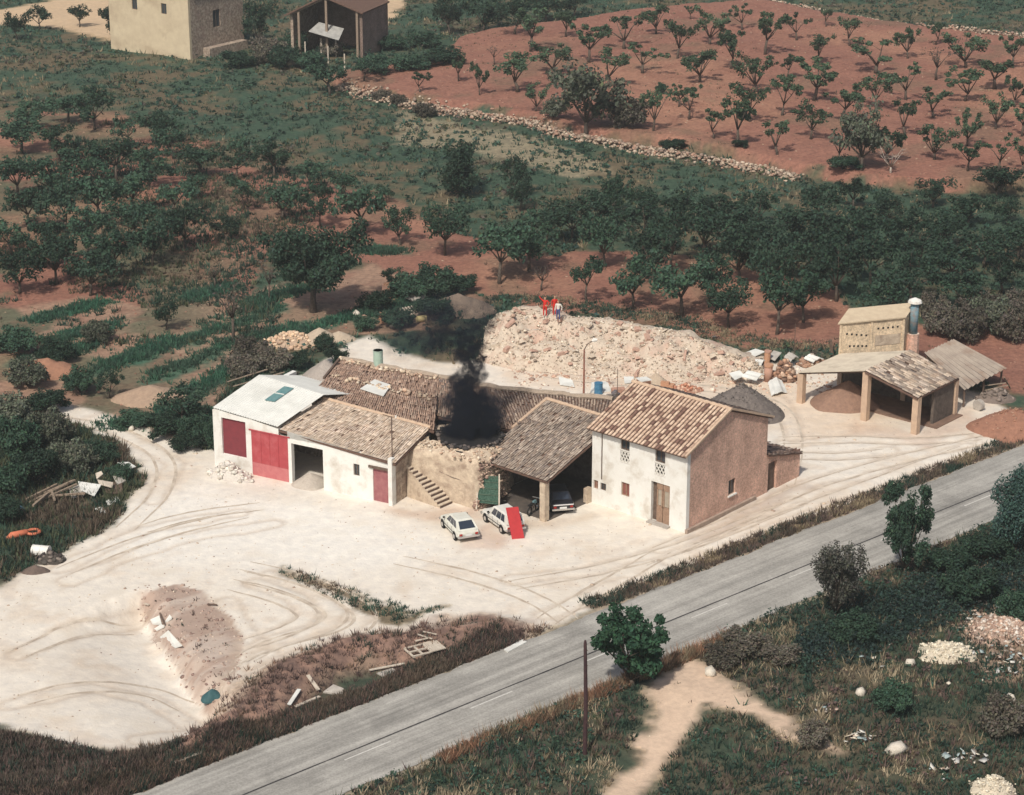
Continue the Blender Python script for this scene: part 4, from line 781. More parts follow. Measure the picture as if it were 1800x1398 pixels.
def make_tree(key, seed, h, w, th, nb, n, ls, lm, bm=bark, vase=.5, sub=3, cr=.5, fill=0, tr=.13, lean=0.0, squash=.8, spread_low=.45):
    """tapered trunk, forked limbs and a crown of leaf clumps; returns (trunk mesh, crown mesh)"""
    rr = random.Random(seed); rg = np.random.default_rng(seed); tb = MB(); cen = []; rad = []
    top = Vector((lean * th, rr.uniform(-.08, .08) * th, th)); tb.tube([(0, 0, -.25), (rr.uniform(-.05, .05), rr.uniform(-.05, .05), th * .5), top], [tr * 1.35, tr, tr * .85], 7)
    for i in range(nb):
        a = 2 * math.pi * (i + rr.uniform(-.3, .3)) / nb; f = rr.uniform(.55, 1.0) if i else .25; R_ = w / 2 * f; zt_ = th + (h - th) * rr.uniform(spread_low, .95) * (1 - .25 * f * vase)
        e = Vector((math.cos(a) * R_, math.sin(a) * R_, zt_)); mid = top.lerp(e, .5) + Vector((rr.uniform(-.12, .12), rr.uniform(-.12, .12), rr.uniform(-.1, .15))) * w * .3
        tb.tube([top - Vector((0, 0, .05)), mid, e], [tr * .62, tr * .38, tr * .14], 5); cen.append(e); rad.append(cr * rr.uniform(.7, 1.2))
        for k in range(sub):
            q = rr.uniform(.45, 1.0); s_ = (top.lerp(mid, q * 2) if q < .5 else mid.lerp(e, q * 2 - 1)); e2 = s_ + Vector((rr.uniform(-1, 1), rr.uniform(-1, 1), rr.uniform(-.15, .9))) * w * .2
            e2.z = min(e2.z, h * .98); tb.tube([s_, e2], [tr * .26, tr * .08], 4); cen.append(e2); rad.append(cr * rr.uniform(.6, 1.1))
    for k in range(fill):
        a = rr.uniform(0, 6.28); q = rr.random() ** .6 * w * .42; cen.append(Vector((math.cos(a) * q, math.sin(a) * q, th + (h - th) * rr.uniform(.25, .85)))); rad.append(cr * rr.uniform(.8, 1.2))
    V, F, c = leaves([tuple(p) for p in cen], rad, n, ls, rg, squash)
    me_t = tb.obj('trunk', bm, smooth=True); mt = me_t.data; bpy.data.objects.remove(me_t)
    mc = mesh_np('crown', V, F, lm, None, c, make=False) if n else None
    if n >= 20: h = float(np.percentile(V[:, 2], 98.5)); w = 2 * float(np.percentile(np.hypot(V[:, 0], V[:, 1]), 96))
    PROTO[key] = (mt, mc, h, w); return PROTO[key]
rv_ = random.Random(77)
for k in range(9): make_tree('alm%d' % k, 10 + k, rv_.uniform(3.9, 5.0), rv_.uniform(4.2, 5.6), rv_.uniform(.9, 1.7), rv_.choice([4, 5, 6, 7]), rv_.randint(48, 72), .20, L_ALM, vase=rv_.uniform(.1, .6), sub=rv_.choice([2, 3]), cr=rv_.uniform(.48, .72), tr=.15, lean=rv_.uniform(-.25, .25), spread_low=rv_.uniform(.35, .6))
for k in range(8): make_tree('mid%d' % k, 30 + k, rv_.uniform(4.5, 5.6), rv_.uniform(4.6, 5.8), rv_.uniform(1.1, 1.8), rv_.choice([5, 6, 7]), rv_.randint(44, 60), .21, L_MID, vase=rv_.uniform(.6, 1.0), sub=3, cr=rv_.uniform(.65, .95), fill=rv_.randint(3, 8), tr=.14, lean=rv_.uniform(-.2, .2), spread_low=rv_.uniform(.25, .45))
for k in range(7): make_tree('drk%d' % k, 50 + k, rv_.uniform(4.3, 5.4), rv_.uniform(4.6, 5.8), rv_.uniform(.9, 1.5), rv_.choice([5, 6, 7]), rv_.randint(46, 62), .21, L_DARK, vase=rv_.uniform(.6, 1.0), sub=3, cr=rv_.uniform(.7, 1.0), fill=rv_.randint(4, 9), tr=.14, lean=rv_.uniform(-.2, .2), spread_low=rv_.uniform(.25, .45))
for k in range(2): make_tree('olv%d' % k, 60 + k, 6.5, 7.0, 1.2, 7, 60, .26, L_OLV, vase=.8, sub=4, cr=1.0, fill=12, tr=.2, spread_low=.25)
for k in range(3): make_tree('bare%d' % k, 70 + k, 4.2, 3.0, 1.7, 6, 3, .14, L_PUR, vase=.1, sub=4, cr=.35, tr=.12, spread_low=.7)
make_tree('big', 80, 7.4, 9.0, 2.1, 8, 210, .21, L_DARK, vase=.8, sub=5, cr=1.25, fill=14, tr=.3, spread_low=.28, squash=.75)
make_tree('fig', 83, 5.0, 5.3, .5, 9, 120, .19, L_FIG, vase=.5, sub=5, cr=.62, fill=6, tr=.16, spread_low=.2)
make_tree('twig', 82, 5.4, 3.6, .5, 11, 110, .105, leaf('dry_green_leaves', (.060, .066, .058), (.095, .092, .075)), vase=.0, sub=7, cr=.5, fill=5, tr=.09, spread_low=.45, squash=1.5)
make_tree('tall', 88, 5.8, 3.6, .5, 9, 200, .13, L_DARK, vase=.15, sub=6, cr=.5, fill=7, tr=.12, spread_low=.3, squash=1.25)
make_tree('teal', 84, 6.2, 4.2, .6, 10, 170, .13, leaf('blue_green_leaves', (.036, .075, .066), (.055, .10, .085)), vase=.1, sub=6, cr=.75, fill=12, tr=.12, spread_low=.3, squash=1.3)
make_tree('cyp', 85, 5.6, 3.8, .4, 6, 120, .2, L_DARK, vase=.2, sub=4, cr=.85, fill=26, tr=.14, spread_low=.2, squash=1.2)
make_tree('dead', 86, 4.6, 4.6, .8, 6, 0, .1, L_PUR, bm=bark_pale, vase=.2, sub=4, cr=.3, tr=.12, spread_low=.4)
for k in range(4): make_tree('bsh%d' % k, 90 + k, 1.7, 2.6, .10, 9, 95, .105, [L_DARK, L_MID, L_GREY, L_OLV][k], vase=.5, sub=4, cr=.42, fill=7, tr=.045, spread_low=.25)
NTREE = [0]
def put(key, px, py, wpx, hpx, label, cat='tree', group=None, name=None, sx=1.0):
    p = PT(px, py); s = px_per_m(p); mt, mc, h, w = PROTO[key]; rr = random.Random(int(px * 7 + py * 13)); NTREE[0] += 1
    o = empty(name or ('tree' if cat == 'tree' else 'shrub'), p, label, cat, group, rr.uniform(0, 6.28))
    a = wpx / s / w; b = hpx / s / h / .97; j = .14 if group else .04; o.scale = (a * rr.uniform(1 - j, 1 + j), a * rr.uniform(1 - j, 1 + j), b * rr.uniform(1 - j * .7, 1 + j * .7))
    if cat == 'tree' and group: o.rotation_euler.x = rr.gauss(0, .07); o.rotation_euler.y = rr.gauss(0, .07)
    link('trunk' if cat == 'tree' else 'stem', mt, o)
    if mc is not None: link('crown' if cat == 'tree' else 'foliage', mc, o)
    return o
ORD = ['first', 'second', 'third', 'fourth', 'fifth', 'sixth', 'seventh', 'eighth', 'ninth', 'tenth', 'eleventh', 'twelfth', 'thirteenth', 'fourteenth', 'fifteenth', 'sixteenth', 'seventeenth', 'eighteenth', 'nineteenth', 'twentieth', 'twenty-first', 'twenty-second']
def rows(lst, bands, what, where, group, keyf):
    """label by place: numbered from the left within a row, rows from the wall or edge upwards"""
    done = 0
    for bi, (y0, y1) in enumerate(bands):
        r = sorted([t for t in lst if y0 <= t[1] < y1])
        for k, t in enumerate(r):
            key, nm = keyf(t, k, bi); done += 1
            put(key, t[0], t[1], t[2], t[3], '%s %s from the left in the %s row of %s' % (ORD[min(k, 21)], nm or what, ['front', 'second', 'third', 'fourth', 'fifth', 'sixth', 'seventh'][bi], where), 'tree', group)
    assert done == len(lst), (done, len(lst))
# upper red field
UP_ = [(738, 162, 32, 28), (806, 143, 34, 34), (843, 186, 28, 46), (909, 162, 78, 58), (933, 91, 66, 62), (973, 131, 72, 48), (1035, 110, 54, 54), (1097, 86, 62, 52), (1129, 129, 74, 48), (1069, 152, 66, 56), (1153, 60, 52, 42), (1191, 103, 54, 56),
      (995, 65, 46, 40), (942, 203, 40, 46), (1148, 238, 48, 60), (1193, 188, 40, 34), (1213, 34, 18, 18), (1247, 78, 60, 56), (1304, 53, 54, 40), (1285, 121, 54, 56), (1230, 145, 58, 54), (1345, 96, 56, 60), (1400, 71, 56, 48), (1452, 47, 26, 28),
      (1330, 162, 72, 54), (1385, 138, 34, 34), (1431, 177, 72, 60), (1375, 203, 54, 62), (1440, 114, 48, 48), (1493, 81, 46, 42), (1540, 129, 92, 54), (1595, 103, 42, 50), (1645, 79, 34, 34), (1645, 141, 44, 46), (1697, 119, 78, 56), (1748, 157, 64, 48),
      (1211, 210, 68, 56), (1318, 214, 64, 56), (1295, 257, 62, 70), (1254, 255, 46, 46), (1366, 272, 56, 56), (1425, 245, 64, 56), (1480, 210, 64, 60), (1540, 193, 66, 56), (1592, 176, 72, 56), (1640, 207, 58, 48), (1697, 178, 64, 52), (1590, 238, 60, 52),
      (1750, 227, 54, 52), (1642, 281, 68, 52), (1700, 257, 48, 56), (1700, 320, 48, 46), (1755, 300, 68, 52), (1796, 240, 44, 48), (1798, 305, 44, 44), (1783, 188, 44, 46), (1780, 120, 50, 46), (1560, 285, 56, 54)]
UP = [(a, b, int(c * 1.22), int(d * 1.12)) for a, b, c, d in UP_]
rows(UP, [(270, 330), (220, 270), (180, 220), (140, 180), (100, 140), (60, 100), (0, 60)], 'almond tree', 'the upper red field', 'almond trees in the upper red field', lambda t, k, b: ('bare%d' % (k % 3) if t[:2] in ((1645, 141),) else 'alm%d' % ((k * 4 + b * 2) % 9), None))
put('bare0', 869, 114, 30, 32, 'leafless sapling among the weeds at the left of the upper field'); put('bare1', 1475, 291, 44, 52, 'bare crooked tree near the front edge of the upper red field')
put('olv0', 1030, 243, 150, 128, 'big grey-green olive tree standing on the stone terrace wall'); put('olv1', 1514, 300, 92, 112, 'large grey-green tree near the front edge of the upper field'); put('dead', 1565, 322, 66, 62, 'fallen dead tree with bleached white branches by the upper field', name='dead_tree')
for k, (x, y, w, h, l) in enumerate(((1100, 240, 74, 48, 'grey scrubby bush right of the big olive on the terrace wall'), (1162, 165, 24, 18, 'small leafy sapling bush alone on the red soil of the upper field'), (975, 226, 46, 30, 'low bush left of the big olive beside the wall'), (1300, 277, 30, 12, 'low tuft bush on the stone wall edge'), (1180, 262, 50, 16, 'flat dark bush at the foot of the upper field'), (1480, 318, 60, 22, 'dark bramble mound on the lower edge of the upper field'))):
    put('bsh%d' % ((2, 1, 3, 0, 0, 0)[k]), x, y, w, h, l, 'bush')
# trees along the top edge
for k, (x, y, w, h, l) in enumerate(((790, 62, 80, 60, 'dark tree at the top edge left of the upper field'), (850, 58, 84, 58, 'broad dark tree second along the top edge'), (905, 60, 78, 62, 'dark tree third along the top edge'), (960, 40, 70, 46, 'dark tree fourth along the top edge'), (1010, 30, 66, 40, 'dark tree fifth along the top edge'), (780, 20, 60, 40, 'dark tree behind the row at the top edge'), (70, 52, 50, 44, 'dark tree on the skyline left of the farmhouse'), (140, 48, 40, 40, 'small dark tree near the farmhouse track'), (30, 70, 60, 50, 'dark tree at the upper left corner'))):
    put('drk%d' % (k % 4), x, y, w, h, l, group='dark trees along the top edge')
put('cyp', 208, 66, 46, 50, 'leaning dark evergreen beside the cream farmhouse wall')
for k, (x, y, w, h) in enumerate(((500, 118, 70, 34), (545, 122, 60, 28), (470, 112, 60, 40), (420, 118, 60, 26), (520, 92, 50, 30), (585, 98, 46, 26))): put('bsh%d' % (k % 3), x, y, w, h, '%s bramble from the left in front of the ruined porch' % ORD[(2, 4, 1, 0, 3, 5)[k]], 'bush', 'brambles before the porch')
put('drk1', 455, 90, 62, 82, 'dark ivy-clad tree filling the gap beside the farmhouse'); put('mid2', 580, 168, 80, 52, 'round green bush tree below the ruined porch'); put('mid0', 640, 142, 60, 34, 'low green tree right of the porch fence posts')
for k, (x, y, w, h) in enumerate(((690, 88, 60, 22), (745, 82, 70, 24), (660, 128, 70, 30), (720, 122, 80, 26), (780, 112, 80, 26), (745, 205, 40, 24), (670, 178, 34, 20), (700, 186, 30, 18))):
    put('bsh1' if k < 5 else 'bsh2', x, y, w, h, '%s bush from the left along the green strip below the porch' % ORD[k] if k < 5 else '%s low bush from the left along the stone terrace wall' % ORD[k - 5], 'bush', 'bushes by the porch strip')
# middle band: single dark evergreens in the meadow
put('cyp', 805, 348, 68, 86, 'dark conical evergreen alone in the green meadow'); put('drk2', 905, 345, 62, 68, 'dark tree right of the conical evergreen in the meadow'); put('mid3', 1081, 383, 62, 70, 'slim leaning tree in the middle of the meadow'); put('drk0', 915, 372, 60, 58, 'dark tree just below the meadow evergreen pair')
# front orchard row and the dark grove behind
FR_ = [(428, 370, 58, 56), (496, 387, 78, 62), (564, 401, 64, 76), (636, 416, 80, 92), (704, 431, 60, 66), (782, 449, 80, 92), (878, 499, 98, 100), (930, 478, 100, 92), (1030, 530, 76, 72), (1064, 470, 76, 78), (1112, 543, 86, 86), (1198, 557, 96, 100), (1280, 576, 82, 82), (1366, 588, 92, 96), (1412, 567, 84, 90), (1247, 540, 76, 84)]
for k, t in enumerate(sorted((a, b, int(c * 1.12), int(d * 1.05)) for a, b, c, d in FR_)):
    key = 'teal' if False else 'mid%d' % (k * 3 % 8); put(key, *t, '%s orchard tree from the left in the row behind the rubble heap' % ORD[k], 'tree', 'orchard row along the red soil strip')
put('bare2', 952, 511, 42, 42, 'thin sapling just left of the people on the rubble heap')
GR = [(960, 430, 76, 66), (1005, 424, 72, 60), (1050, 408, 66, 58), (1130, 440, 84, 78), (1180, 470, 88, 82), (1235, 452, 84, 76), (1150, 500, 84, 80), (1290, 440, 78, 66), (1300, 500, 90, 86), (1345, 470, 86, 76), (1355, 530, 90, 88), (1400, 440, 80, 66), (1410, 500, 92, 84), (1455, 475, 86, 76), (1470, 530, 94, 86), (1516, 436, 70, 60), (1530, 500, 92, 80), (1592, 442, 76, 62), (1560, 555, 90, 80), (1614, 472, 80, 64), (1600, 530, 90, 76), (1660, 440, 74, 56), (1670, 500, 86, 66), (1690, 545, 80, 60), (1730, 470, 80, 60), (1760, 515, 84, 62), (1790, 455, 74, 56), (1200, 400, 64, 52), (1260, 395, 66, 54), (1330, 400, 66, 54), (1440, 390, 62, 50), (1700, 400, 66, 50), (1770, 395, 60, 48), (1130, 385, 58, 50), (1560, 395, 60, 48), (1500, 365, 58, 46), (1640, 365, 62, 46), (1750, 350, 70, 46)]
GR = [(a, b, int(c * 1.22), int(d * 1.12)) for a, b, c, d in GR]
rows(GR, [(520, 560), (480, 520), (450, 480), (420, 450), (380, 420), (340, 380)], 'dark tree', 'the dense right-hand grove', 'dark grove on the right', lambda t, k, b: ('drk%d' % ((k * 3 + b) % 7), None))
for k, (x, y, w, h) in enumerate(((1660, 588, 74, 46), (1700, 600, 80, 56), (1745, 585, 76, 52), (1785, 600, 70, 60), (1640, 560, 60, 40), (1720, 560, 70, 44), (1785, 555, 60, 40))):
    put('bsh2' if k != 2 else 'bsh3', x, y, w, h, '%s grey scrub bush from the left behind the lean-to roof' % ORD[k] if k < 4 else '%s grey scrub bush in the rear row behind the lean-to' % ORD[k - 4], 'bush', 'grey scrub behind the lean-to')
# left orchard
LO = [(482, 311, 58, 52), (416, 317, 54, 46), (352, 309, 72, 52), (346, 352, 44, 38), (284, 255, 66, 54), (167, 228, 62, 62), (679, 356, 32, 28), (39, 270, 74, 56), (105, 288, 66, 56), (225, 262, 62, 52), (60, 230, 70, 50), (120, 215, 60, 44), (205, 318, 74, 70), (262, 330, 70, 66), (150, 330, 74, 64), (85, 350, 76, 66), (30, 345, 70, 60), (235, 375, 80, 72), (300, 385, 74, 64), (180, 395, 80, 72), (115, 412, 80, 76), (50, 405, 78, 70), (20, 450, 70, 66), (80, 470, 80, 74), (101, 500, 80, 84), (155, 455, 82, 78), (208, 488, 84, 82), (268, 468, 90, 86), (325, 440, 76, 66), (160, 520, 80, 78), (35, 515, 76, 74), (235, 430, 80, 74), (305, 280, 60, 46), (420, 282, 50, 36), (540, 338, 54, 44), (600, 350, 56, 48)]
LO = [(a, b, int(c * 1.18), int(d * 1.1)) for a, b, c, d in LO]
rows(LO, [(450, 530), (400, 450), (360, 400), (320, 360), (280, 320), (240, 280), (200, 240)], 'orchard tree', 'the left orchard', 'trees of the left orchard', lambda t, k, b: (('drk%d' % ((k + b) % 7)) if (t[1] > 380 and k % 2) else 'mid%d' % ((k * 3 + b) % 8), None))
put('drk3', 398, 424, 56, 44, 'round dark bush tree on the red bank left of the great tree'); put('big', 551, 549, 176, 146, 'great dark spreading tree left of the rubble behind the workshop')
put('bare0', 474, 528, 44, 70, 'thin-stemmed tree under the left side of the great dark tree'); put('bare1', 410, 600, 66, 104, 'leafless grey tree standing in the weed strips'); put('bare2', 378, 505, 44, 40, 'dead snag on the red bank above the leafless tree')
put('drk0', 293, 580, 60, 54, 'dense dark evergreen bush at the edge of the weed strips', name='tree'); put('drk2', 193, 700, 56, 46, 'dark round bush beside the left track', 'bush'); put('drk1', 322, 745, 94, 66, 'dark purplish bush left of the white workshop', 'bush')
for k, (x, y, w, h) in enumerate(((235, 748, 70, 24), (290, 762, 80, 34), (345, 772, 70, 40), (330, 790, 60, 26), (375, 790, 40, 50))): put('bsh0' if k % 2 else 'bsh1', x, y, w, h, '%s hedge bush from the left below the workshop corner' % ORD[k], 'bush', 'hedge at the workshop corner')
for k, (x, y, w, h) in enumerate(((30, 800, 90, 60), (90, 785, 80, 60), (60, 850, 100, 60), (20, 870, 80, 50), (130, 830, 80, 50), (180, 815, 60, 34), (215, 845, 44, 30), (20, 740, 80, 44), (80, 725, 70, 36), (140, 690, 70, 40), (50, 680, 80, 44), (100, 640, 70, 36), (30, 620, 80, 40), (170, 600, 60, 30), (10, 920, 60, 40))):
    put(['bsh1', 'bsh3', 'bsh0'][k % 3], x, y, w, h, '%s bush from the top in the olive green thicket at the left edge' % ORD[14 - sorted([620, 600, 640, 680, 690, 725, 740, 785, 800, 815, 830, 845, 850, 870, 920], reverse=True).index(y)], 'bush', 'thicket at the left edge')
for k, (x, y, w, h) in enumerate(((440, 640, 70, 46), (480, 650, 60, 36), (425, 665, 60, 40), (520, 648, 50, 30), (590, 640, 44, 30), (570, 615, 40, 24))): put('bsh2' if k < 3 else 'bsh0', x, y, w, h, '%s bush from the left behind the white workshop roof' % ORD[k], 'bush', 'bushes behind the workshop')
for k, (x, y, w, h) in enumerate(((660, 545, 60, 30), (720, 525, 80, 42), (770, 520, 80, 44), (700, 575, 70, 30), (760, 560, 80, 36), (640, 580, 50, 24), (810, 515, 60, 26))): put('bsh1' if k % 2 else 'bsh0', x, y, w, h, '%s green bramble from the left on the bank behind the smoke' % ORD[k], 'bush', 'brambles on the bank')
put('mid4', 690, 512, 44, 40, 'slender tree by the brick pillar above the brambles')
# road side trees, near
put('fig', 1110, 1207, 142, 132, 'bushy bright green fig tree at the path mouth beside the road'); put('twig', 1468, 1092, 92, 150, 'sparse purplish tree leaning over the road verge'); put('tall', 1590, 1012, 84, 156, 'tall dark tree by the road, second from the right'); put('teal', 1785, 975, 100, 150, 'blue-green tree cut by the right edge beside the road')
for k, (x, y, w, h, key, l) in enumerate(((1665, 1005, 90, 40, 'bsh0', 'dark bush right of the tall roadside tree'), (1730, 985, 100, 46, 'bsh0', 'broad dark bush under the blue-green tree'), (1310, 1150, 90, 38, 'bsh2', 'brownish bush between the road and the path mouth'), (1268, 1168, 70, 34, 'bsh2', 'dark bush at the path mouth by the pale boulder'), (1375, 1165, 80, 30, 'bsh2', 'dark bush in the middle of the waste ground'), (1700, 1060, 100, 60, 'bsh0', 'dark bush above the pale rubble on the right'), (1570, 1250, 80, 50, 'bsh1', 'round green bush amid the dry grass right of the path'), (1430, 1310, 60, 40, 'bsh2', 'dark brown tuft bush at the end of the path'), (1760, 1290, 90, 60, 'bsh2', 'brown scrub bush by the lower right limestone heap'), (1780, 1090, 70, 50, 'bsh1', 'green bush at the right edge above the pink rubble'), (1500, 1130, 90, 44, 'bsh0', 'dark bush right of the purplish tree foot'))):
    put(key, x, y, w, h, l, 'bush')
#@@D
# ------------------------------------------------------------------ heaps of rubble, gravel and sand
heapm = lambda nm, a, b, c3=None: M(nm, a, b, 3.0, bump=1.0, bscale=7, c3=c3, scale3=.9)
def heap(name, p, rx, ry, h, m, label, cat='heap', rz=0.0, seed=1, stones=0, pal=None, ss=(.06, .16), group=None, peak=.15, rough_=.12):
    root = empty(name, p, label, cat, group, rz); root['kind'] = 'thing'; nr, na = 12, 40; V = []; F = []
    for j in range(nr + 1):
        r = j / nr
        for i in range(na):
            a = 2 * math.pi * i / na; q = r * (1 + .28 * (float(vnoise(math.cos(a) * 1.7 + seed * 3.1, math.sin(a) * 1.7 + 5, seed)) - .5))
            z = h * ((1 - r) ** 1.0 * (1 - peak) + peak * (1 - r * r)); x, y = math.cos(a) * rx * q, math.sin(a) * ry * q
            z += (float(fbm(x * 1.4 + seed, y * 1.4, seed)) - .5) * rough_ * 4 * h ** .5 * (1 - r * .7) - (.15 if j == nr else 0); V.append((x, y, z))
    for j in range(nr):
        for i in range(na): F.append((j * na + i, (j + 1) * na + i, (j + 1) * na + (i + 1) % na, j * na + (i + 1) % na))
    mb = MB(); mb.add(V, F); mb.obj('mound', m, root, smooth=True)
    if stones:
        rg = np.random.default_rng(seed + 40); idx = rg.integers(0, len(V), stones); pos = np.array(V)[idx] + rg.normal(0, .08, (stones, 3)) * np.array([1, 1, .4])
        rocks('stones', pos, rg.uniform(*ss, stones), seed, rockm, root, pal)['kind'] = 'stuff'
    return root
def resamp(pts, n):
    pts = np.array(pts, float); d = np.r_[0, np.cumsum(np.linalg.norm(np.diff(pts, axis=0), axis=1))]; t = np.linspace(0, d[-1], n); return np.stack([np.interp(t, d, pts[:, k]) for k in range(pts.shape[1])], 1)
mb_base = resamp([P(x, y, 0) for x, y in ((838, 636), (900, 650), (1000, 658), (1100, 664), (1200, 672), (1290, 674), (1345, 660))], 64)
mb_crest = resamp([P(x, y, z) for x, y, z in ((858, 568, 2.4), (880, 551, 3.0), (915, 543, 3.3), (958, 555, 3.2), (1040, 557, 3.1), (1130, 572, 2.7), (1210, 592, 2.1), (1270, 614, 1.4), (1335, 646, .4))], 64)
mb_back = mb_crest + np.array([1.2, 4.2, 0]); mb_back[:, 2] = -.2
rub = empty('rubble_heap', (mb_base[30] + mb_back[30]) / 2 * np.array([1, 1, 0]), 'long pale rubble heap behind the buildings with people on top', 'heap')
rl = np.array(rub.location); V = []; F = []; nv = 22
for j in range(nv + 1):
    v = j / nv
    for i in range(64):
        if v <= .6: q = v / .6; p = mb_base[i] * (1 - q) + mb_crest[i] * q; p[2] = mb_crest[i][2] * (q ** .85)
        else: q = (v - .6) / .4; p = mb_crest[i] * (1 - q) + mb_back[i] * q; p = p.copy(); p[2] = mb_crest[i][2] * (1 - q * q) - .2 * q
        k = math.sin(math.pi * min(1, v * 1.2)) if v < .83 else .3
        amp = .35 if abs(v - .6) < .06 else 1.15
        p = p + np.array([0, 0, ((float(fbm(p[0] * .35, p[1] * .35, 77)) - .5) * 2.6 + (.5 - abs(float(fbm(p[0] * .9, p[1] * .9, 79)) - .5) * 4) * .45 + (float(fbm(p[0] * 2.2, p[1] * 2.2, 78)) - .5) * .9) * k * amp]); V.append(p - rl)
for j in range(nv):
    for i in range(63): F.append((j * 64 + i, j * 64 + i + 1, (j + 1) * 64 + i + 1, (j + 1) * 64 + i))
mb = MB(); mb.add(V, F); mb.obj('mound', M('rubble_earth', (.60, .52, .425), (.48, .40, .325), 1.6, bump=1.0, bscale=5, c3=(.52, .37, .295), scale3=.4), rub, smooth=True)
rg = np.random.default_rng(12); n = 6500; Va = np.array(V).reshape(nv + 1, 64, 3); jj = rg.integers(0, 14, n); ii_ = rg.integers(0, 63, n); fr = rg.random((n, 1)); pos = Va[jj, ii_] * (1 - fr) + Va[jj + 1, ii_ + 1] * fr + rg.normal(0, .1, (n, 3)) * [1, 1, .3]
rocks('stones', pos, (.025 + .04 * rg.random(n) + .13 * rg.random(n) ** 10), 13, rockm, rub, [(.58, .51, .41), (.52, .44, .35), (.63, .56, .46), (.46, .38, .30), (.56, .48, .39), (.44, .31, .24), (.66, .60, .51), (.36, .29, .235)])['kind'] = 'stuff'
bm_ = None; rr = random.Random(66)
for k in range(90):
    j, i = rr.randint(1, 13), rr.randint(2, 61); w3 = (rr.uniform(.3, 1.0), rr.uniform(.25, .7), rr.uniform(.15, .4))
    if k % 8 == 0: o = MB().box((0, 0, 0), (1, .8, .35), taper=rr.uniform(.7, .95)).obj('slab', M('broken_concrete', (.62, .54, .44), (.48, .40, .32), 4, bump=.6) if k % 16 else M('pink_brick_slab', (.50, .34, .27), (.42, .27, .21), 4, bump=.5), rub); bm_ = o.data
    else: o = link('slab', bm_, rub)
    o.location = tuple(Va[j, i] + np.array([0, 0, .05])); o.scale = (w3[0], w3[1], w3[2] * 2); o.rotation_euler = (rr.gauss(0, .35), rr.gauss(0, .35), rr.uniform(0, 6.28))
def crest_at(px):
    k = min(range(64), key=lambda i: abs(900 + FPX * mb_crest[i][0] / (mb_crest[i][1] * CA + (CAM_H - mb_crest[i][2]) * SA) - px)); return mb_crest[k].copy()
heap('gravel_heap', P(1303, 726), 3.5, 2.9, 2.4, heapm('dark_gravel', (.115, .10, .095), (.19, .165, .15)), 'dark grey gravel heap behind the brick gable', seed=2, rough_=.05, stones=500, pal=[(.14, .125, .115), (.09, .08, .075), (.22, .20, .18)], ss=(.03, .07), rz=-.4)
heap('sand_heap', SF.w(-2.9, 2.2, 0), 2.8, 2.3, 2.0, heapm('brown_clay', (.30, .19, .14), (.23, .145, .11)), 'brown clay heap under the left slope of the drying shed', seed=3, rough_=.06)
heap('clay_heap', P(1782, 752), 3.6, 2.8, 1.6, heapm('red_clay', (.34, .175, .12), (.25, .13, .09)), 'red clay heap at the right edge beyond the drying shed', seed=4, stones=200, pal=[(.34, .18, .12), (.25, .13, .095), (.42, .27, .2)], ss=(.04, .1), rough_=.06)
heap('white_rubble', P(402, 838), 1.9, 1.0, .95, heapm('white_dust', (.66, .62, .56), (.52, .48, .44)), 'white broken plaster heap below the maroon shutter', seed=5, stones=120, pal=[(.70, .68, .62), (.56, .53, .50), (.62, .58, .52)], ss=(.08, .26), rz=-.5)
heap('sand_heap', BF.w(8.0, .5, 0), 1.5, 1.3, .8, heapm('grey_sand', (.50, .45, .39), (.42, .37, .32)), 'grey sand spilling from the dark workshop doorway', seed=6, rough_=.04)
heap('stone_heap', PT(512, 606), 2.5, 1.6, 1.2, heapm('stone_dirt', (.46, .35, .26), (.38, .28, .21)), 'heap of pale orange stones behind the workshop', seed=7, stones=260, pal=[(.62, .46, .32), (.54, .38, .27), (.68, .54, .40)], ss=(.09, .22))
heap('sand_heap', PT(562, 600), 1.9, 1.4, 1.25, heapm('pale_sand', (.48, .40, .31), (.42, .34, .26)), 'smooth tan sand heap right of the orange stones', seed=8, rough_=.03); heap('sand_heap', PT(596, 596), 1.5, 1.0, .7, M('pale_sand', W1), 'small tan sand heap beside the bigger smooth one', seed=9, rough_=.03)
heap('ash_heap', PT(572, 668), 2.2, 2.4, 1.7, heapm('grey_ash', (.40, .36, .32), (.34, .30, .27)), 'grey ash mound between the white roof and brown tiled roof', seed=10, rough_=.03)
heap('earth_heap', PT(805, 548), 3.8, 2.6, 1.6, heapm('brown_earth', (.30, .23, .175), (.22, .17, .135)), 'bare earth mound behind the smoke at the left of the rubble', seed=11, rough_=.06)
heap('earth_heap', PT(85, 655), 3.6, 2.0, 1.3, heapm('rust_earth', (.36, .19, .125), (.28, .15, .10)), 'rust red earth mound in the scrub at the left edge', seed=12)
heap('earth_heap', PT(265, 700), 3.0, 2.2, 1.1, heapm('tan_earth', (.40, .29, .21), (.32, .23, .17)), 'tan earth mound beside the weed strips', seed=13, rough_=.05)
heap('earth_heap', PT(62, 1005), 1.1, .6, .45, heapm('dark_earth', (.16, .12, .10), (.11, .085, .075)), 'small dark earth lump at the yard edge', seed=14)
PALW = [(.66, .60, .48), (.58, .52, .42), (.70, .66, .55)]
heap('limestone_heap', PT(1664, 1150), 1.9, 1.5, .75, heapm('lime_dust', (.60, .54, .43), (.52, .46, .37)), 'larger heap of crushed limestone on the waste ground', seed=15, stones=420, pal=PALW, ss=(.05, .13)); heap('limestone_heap', PT(1745, 1388), 1.35, 1.1, .8, M('lime_dust', W1), 'limestone heap at the lower right corner', seed=16, stones=300, pal=PALW, ss=(.04, .11))
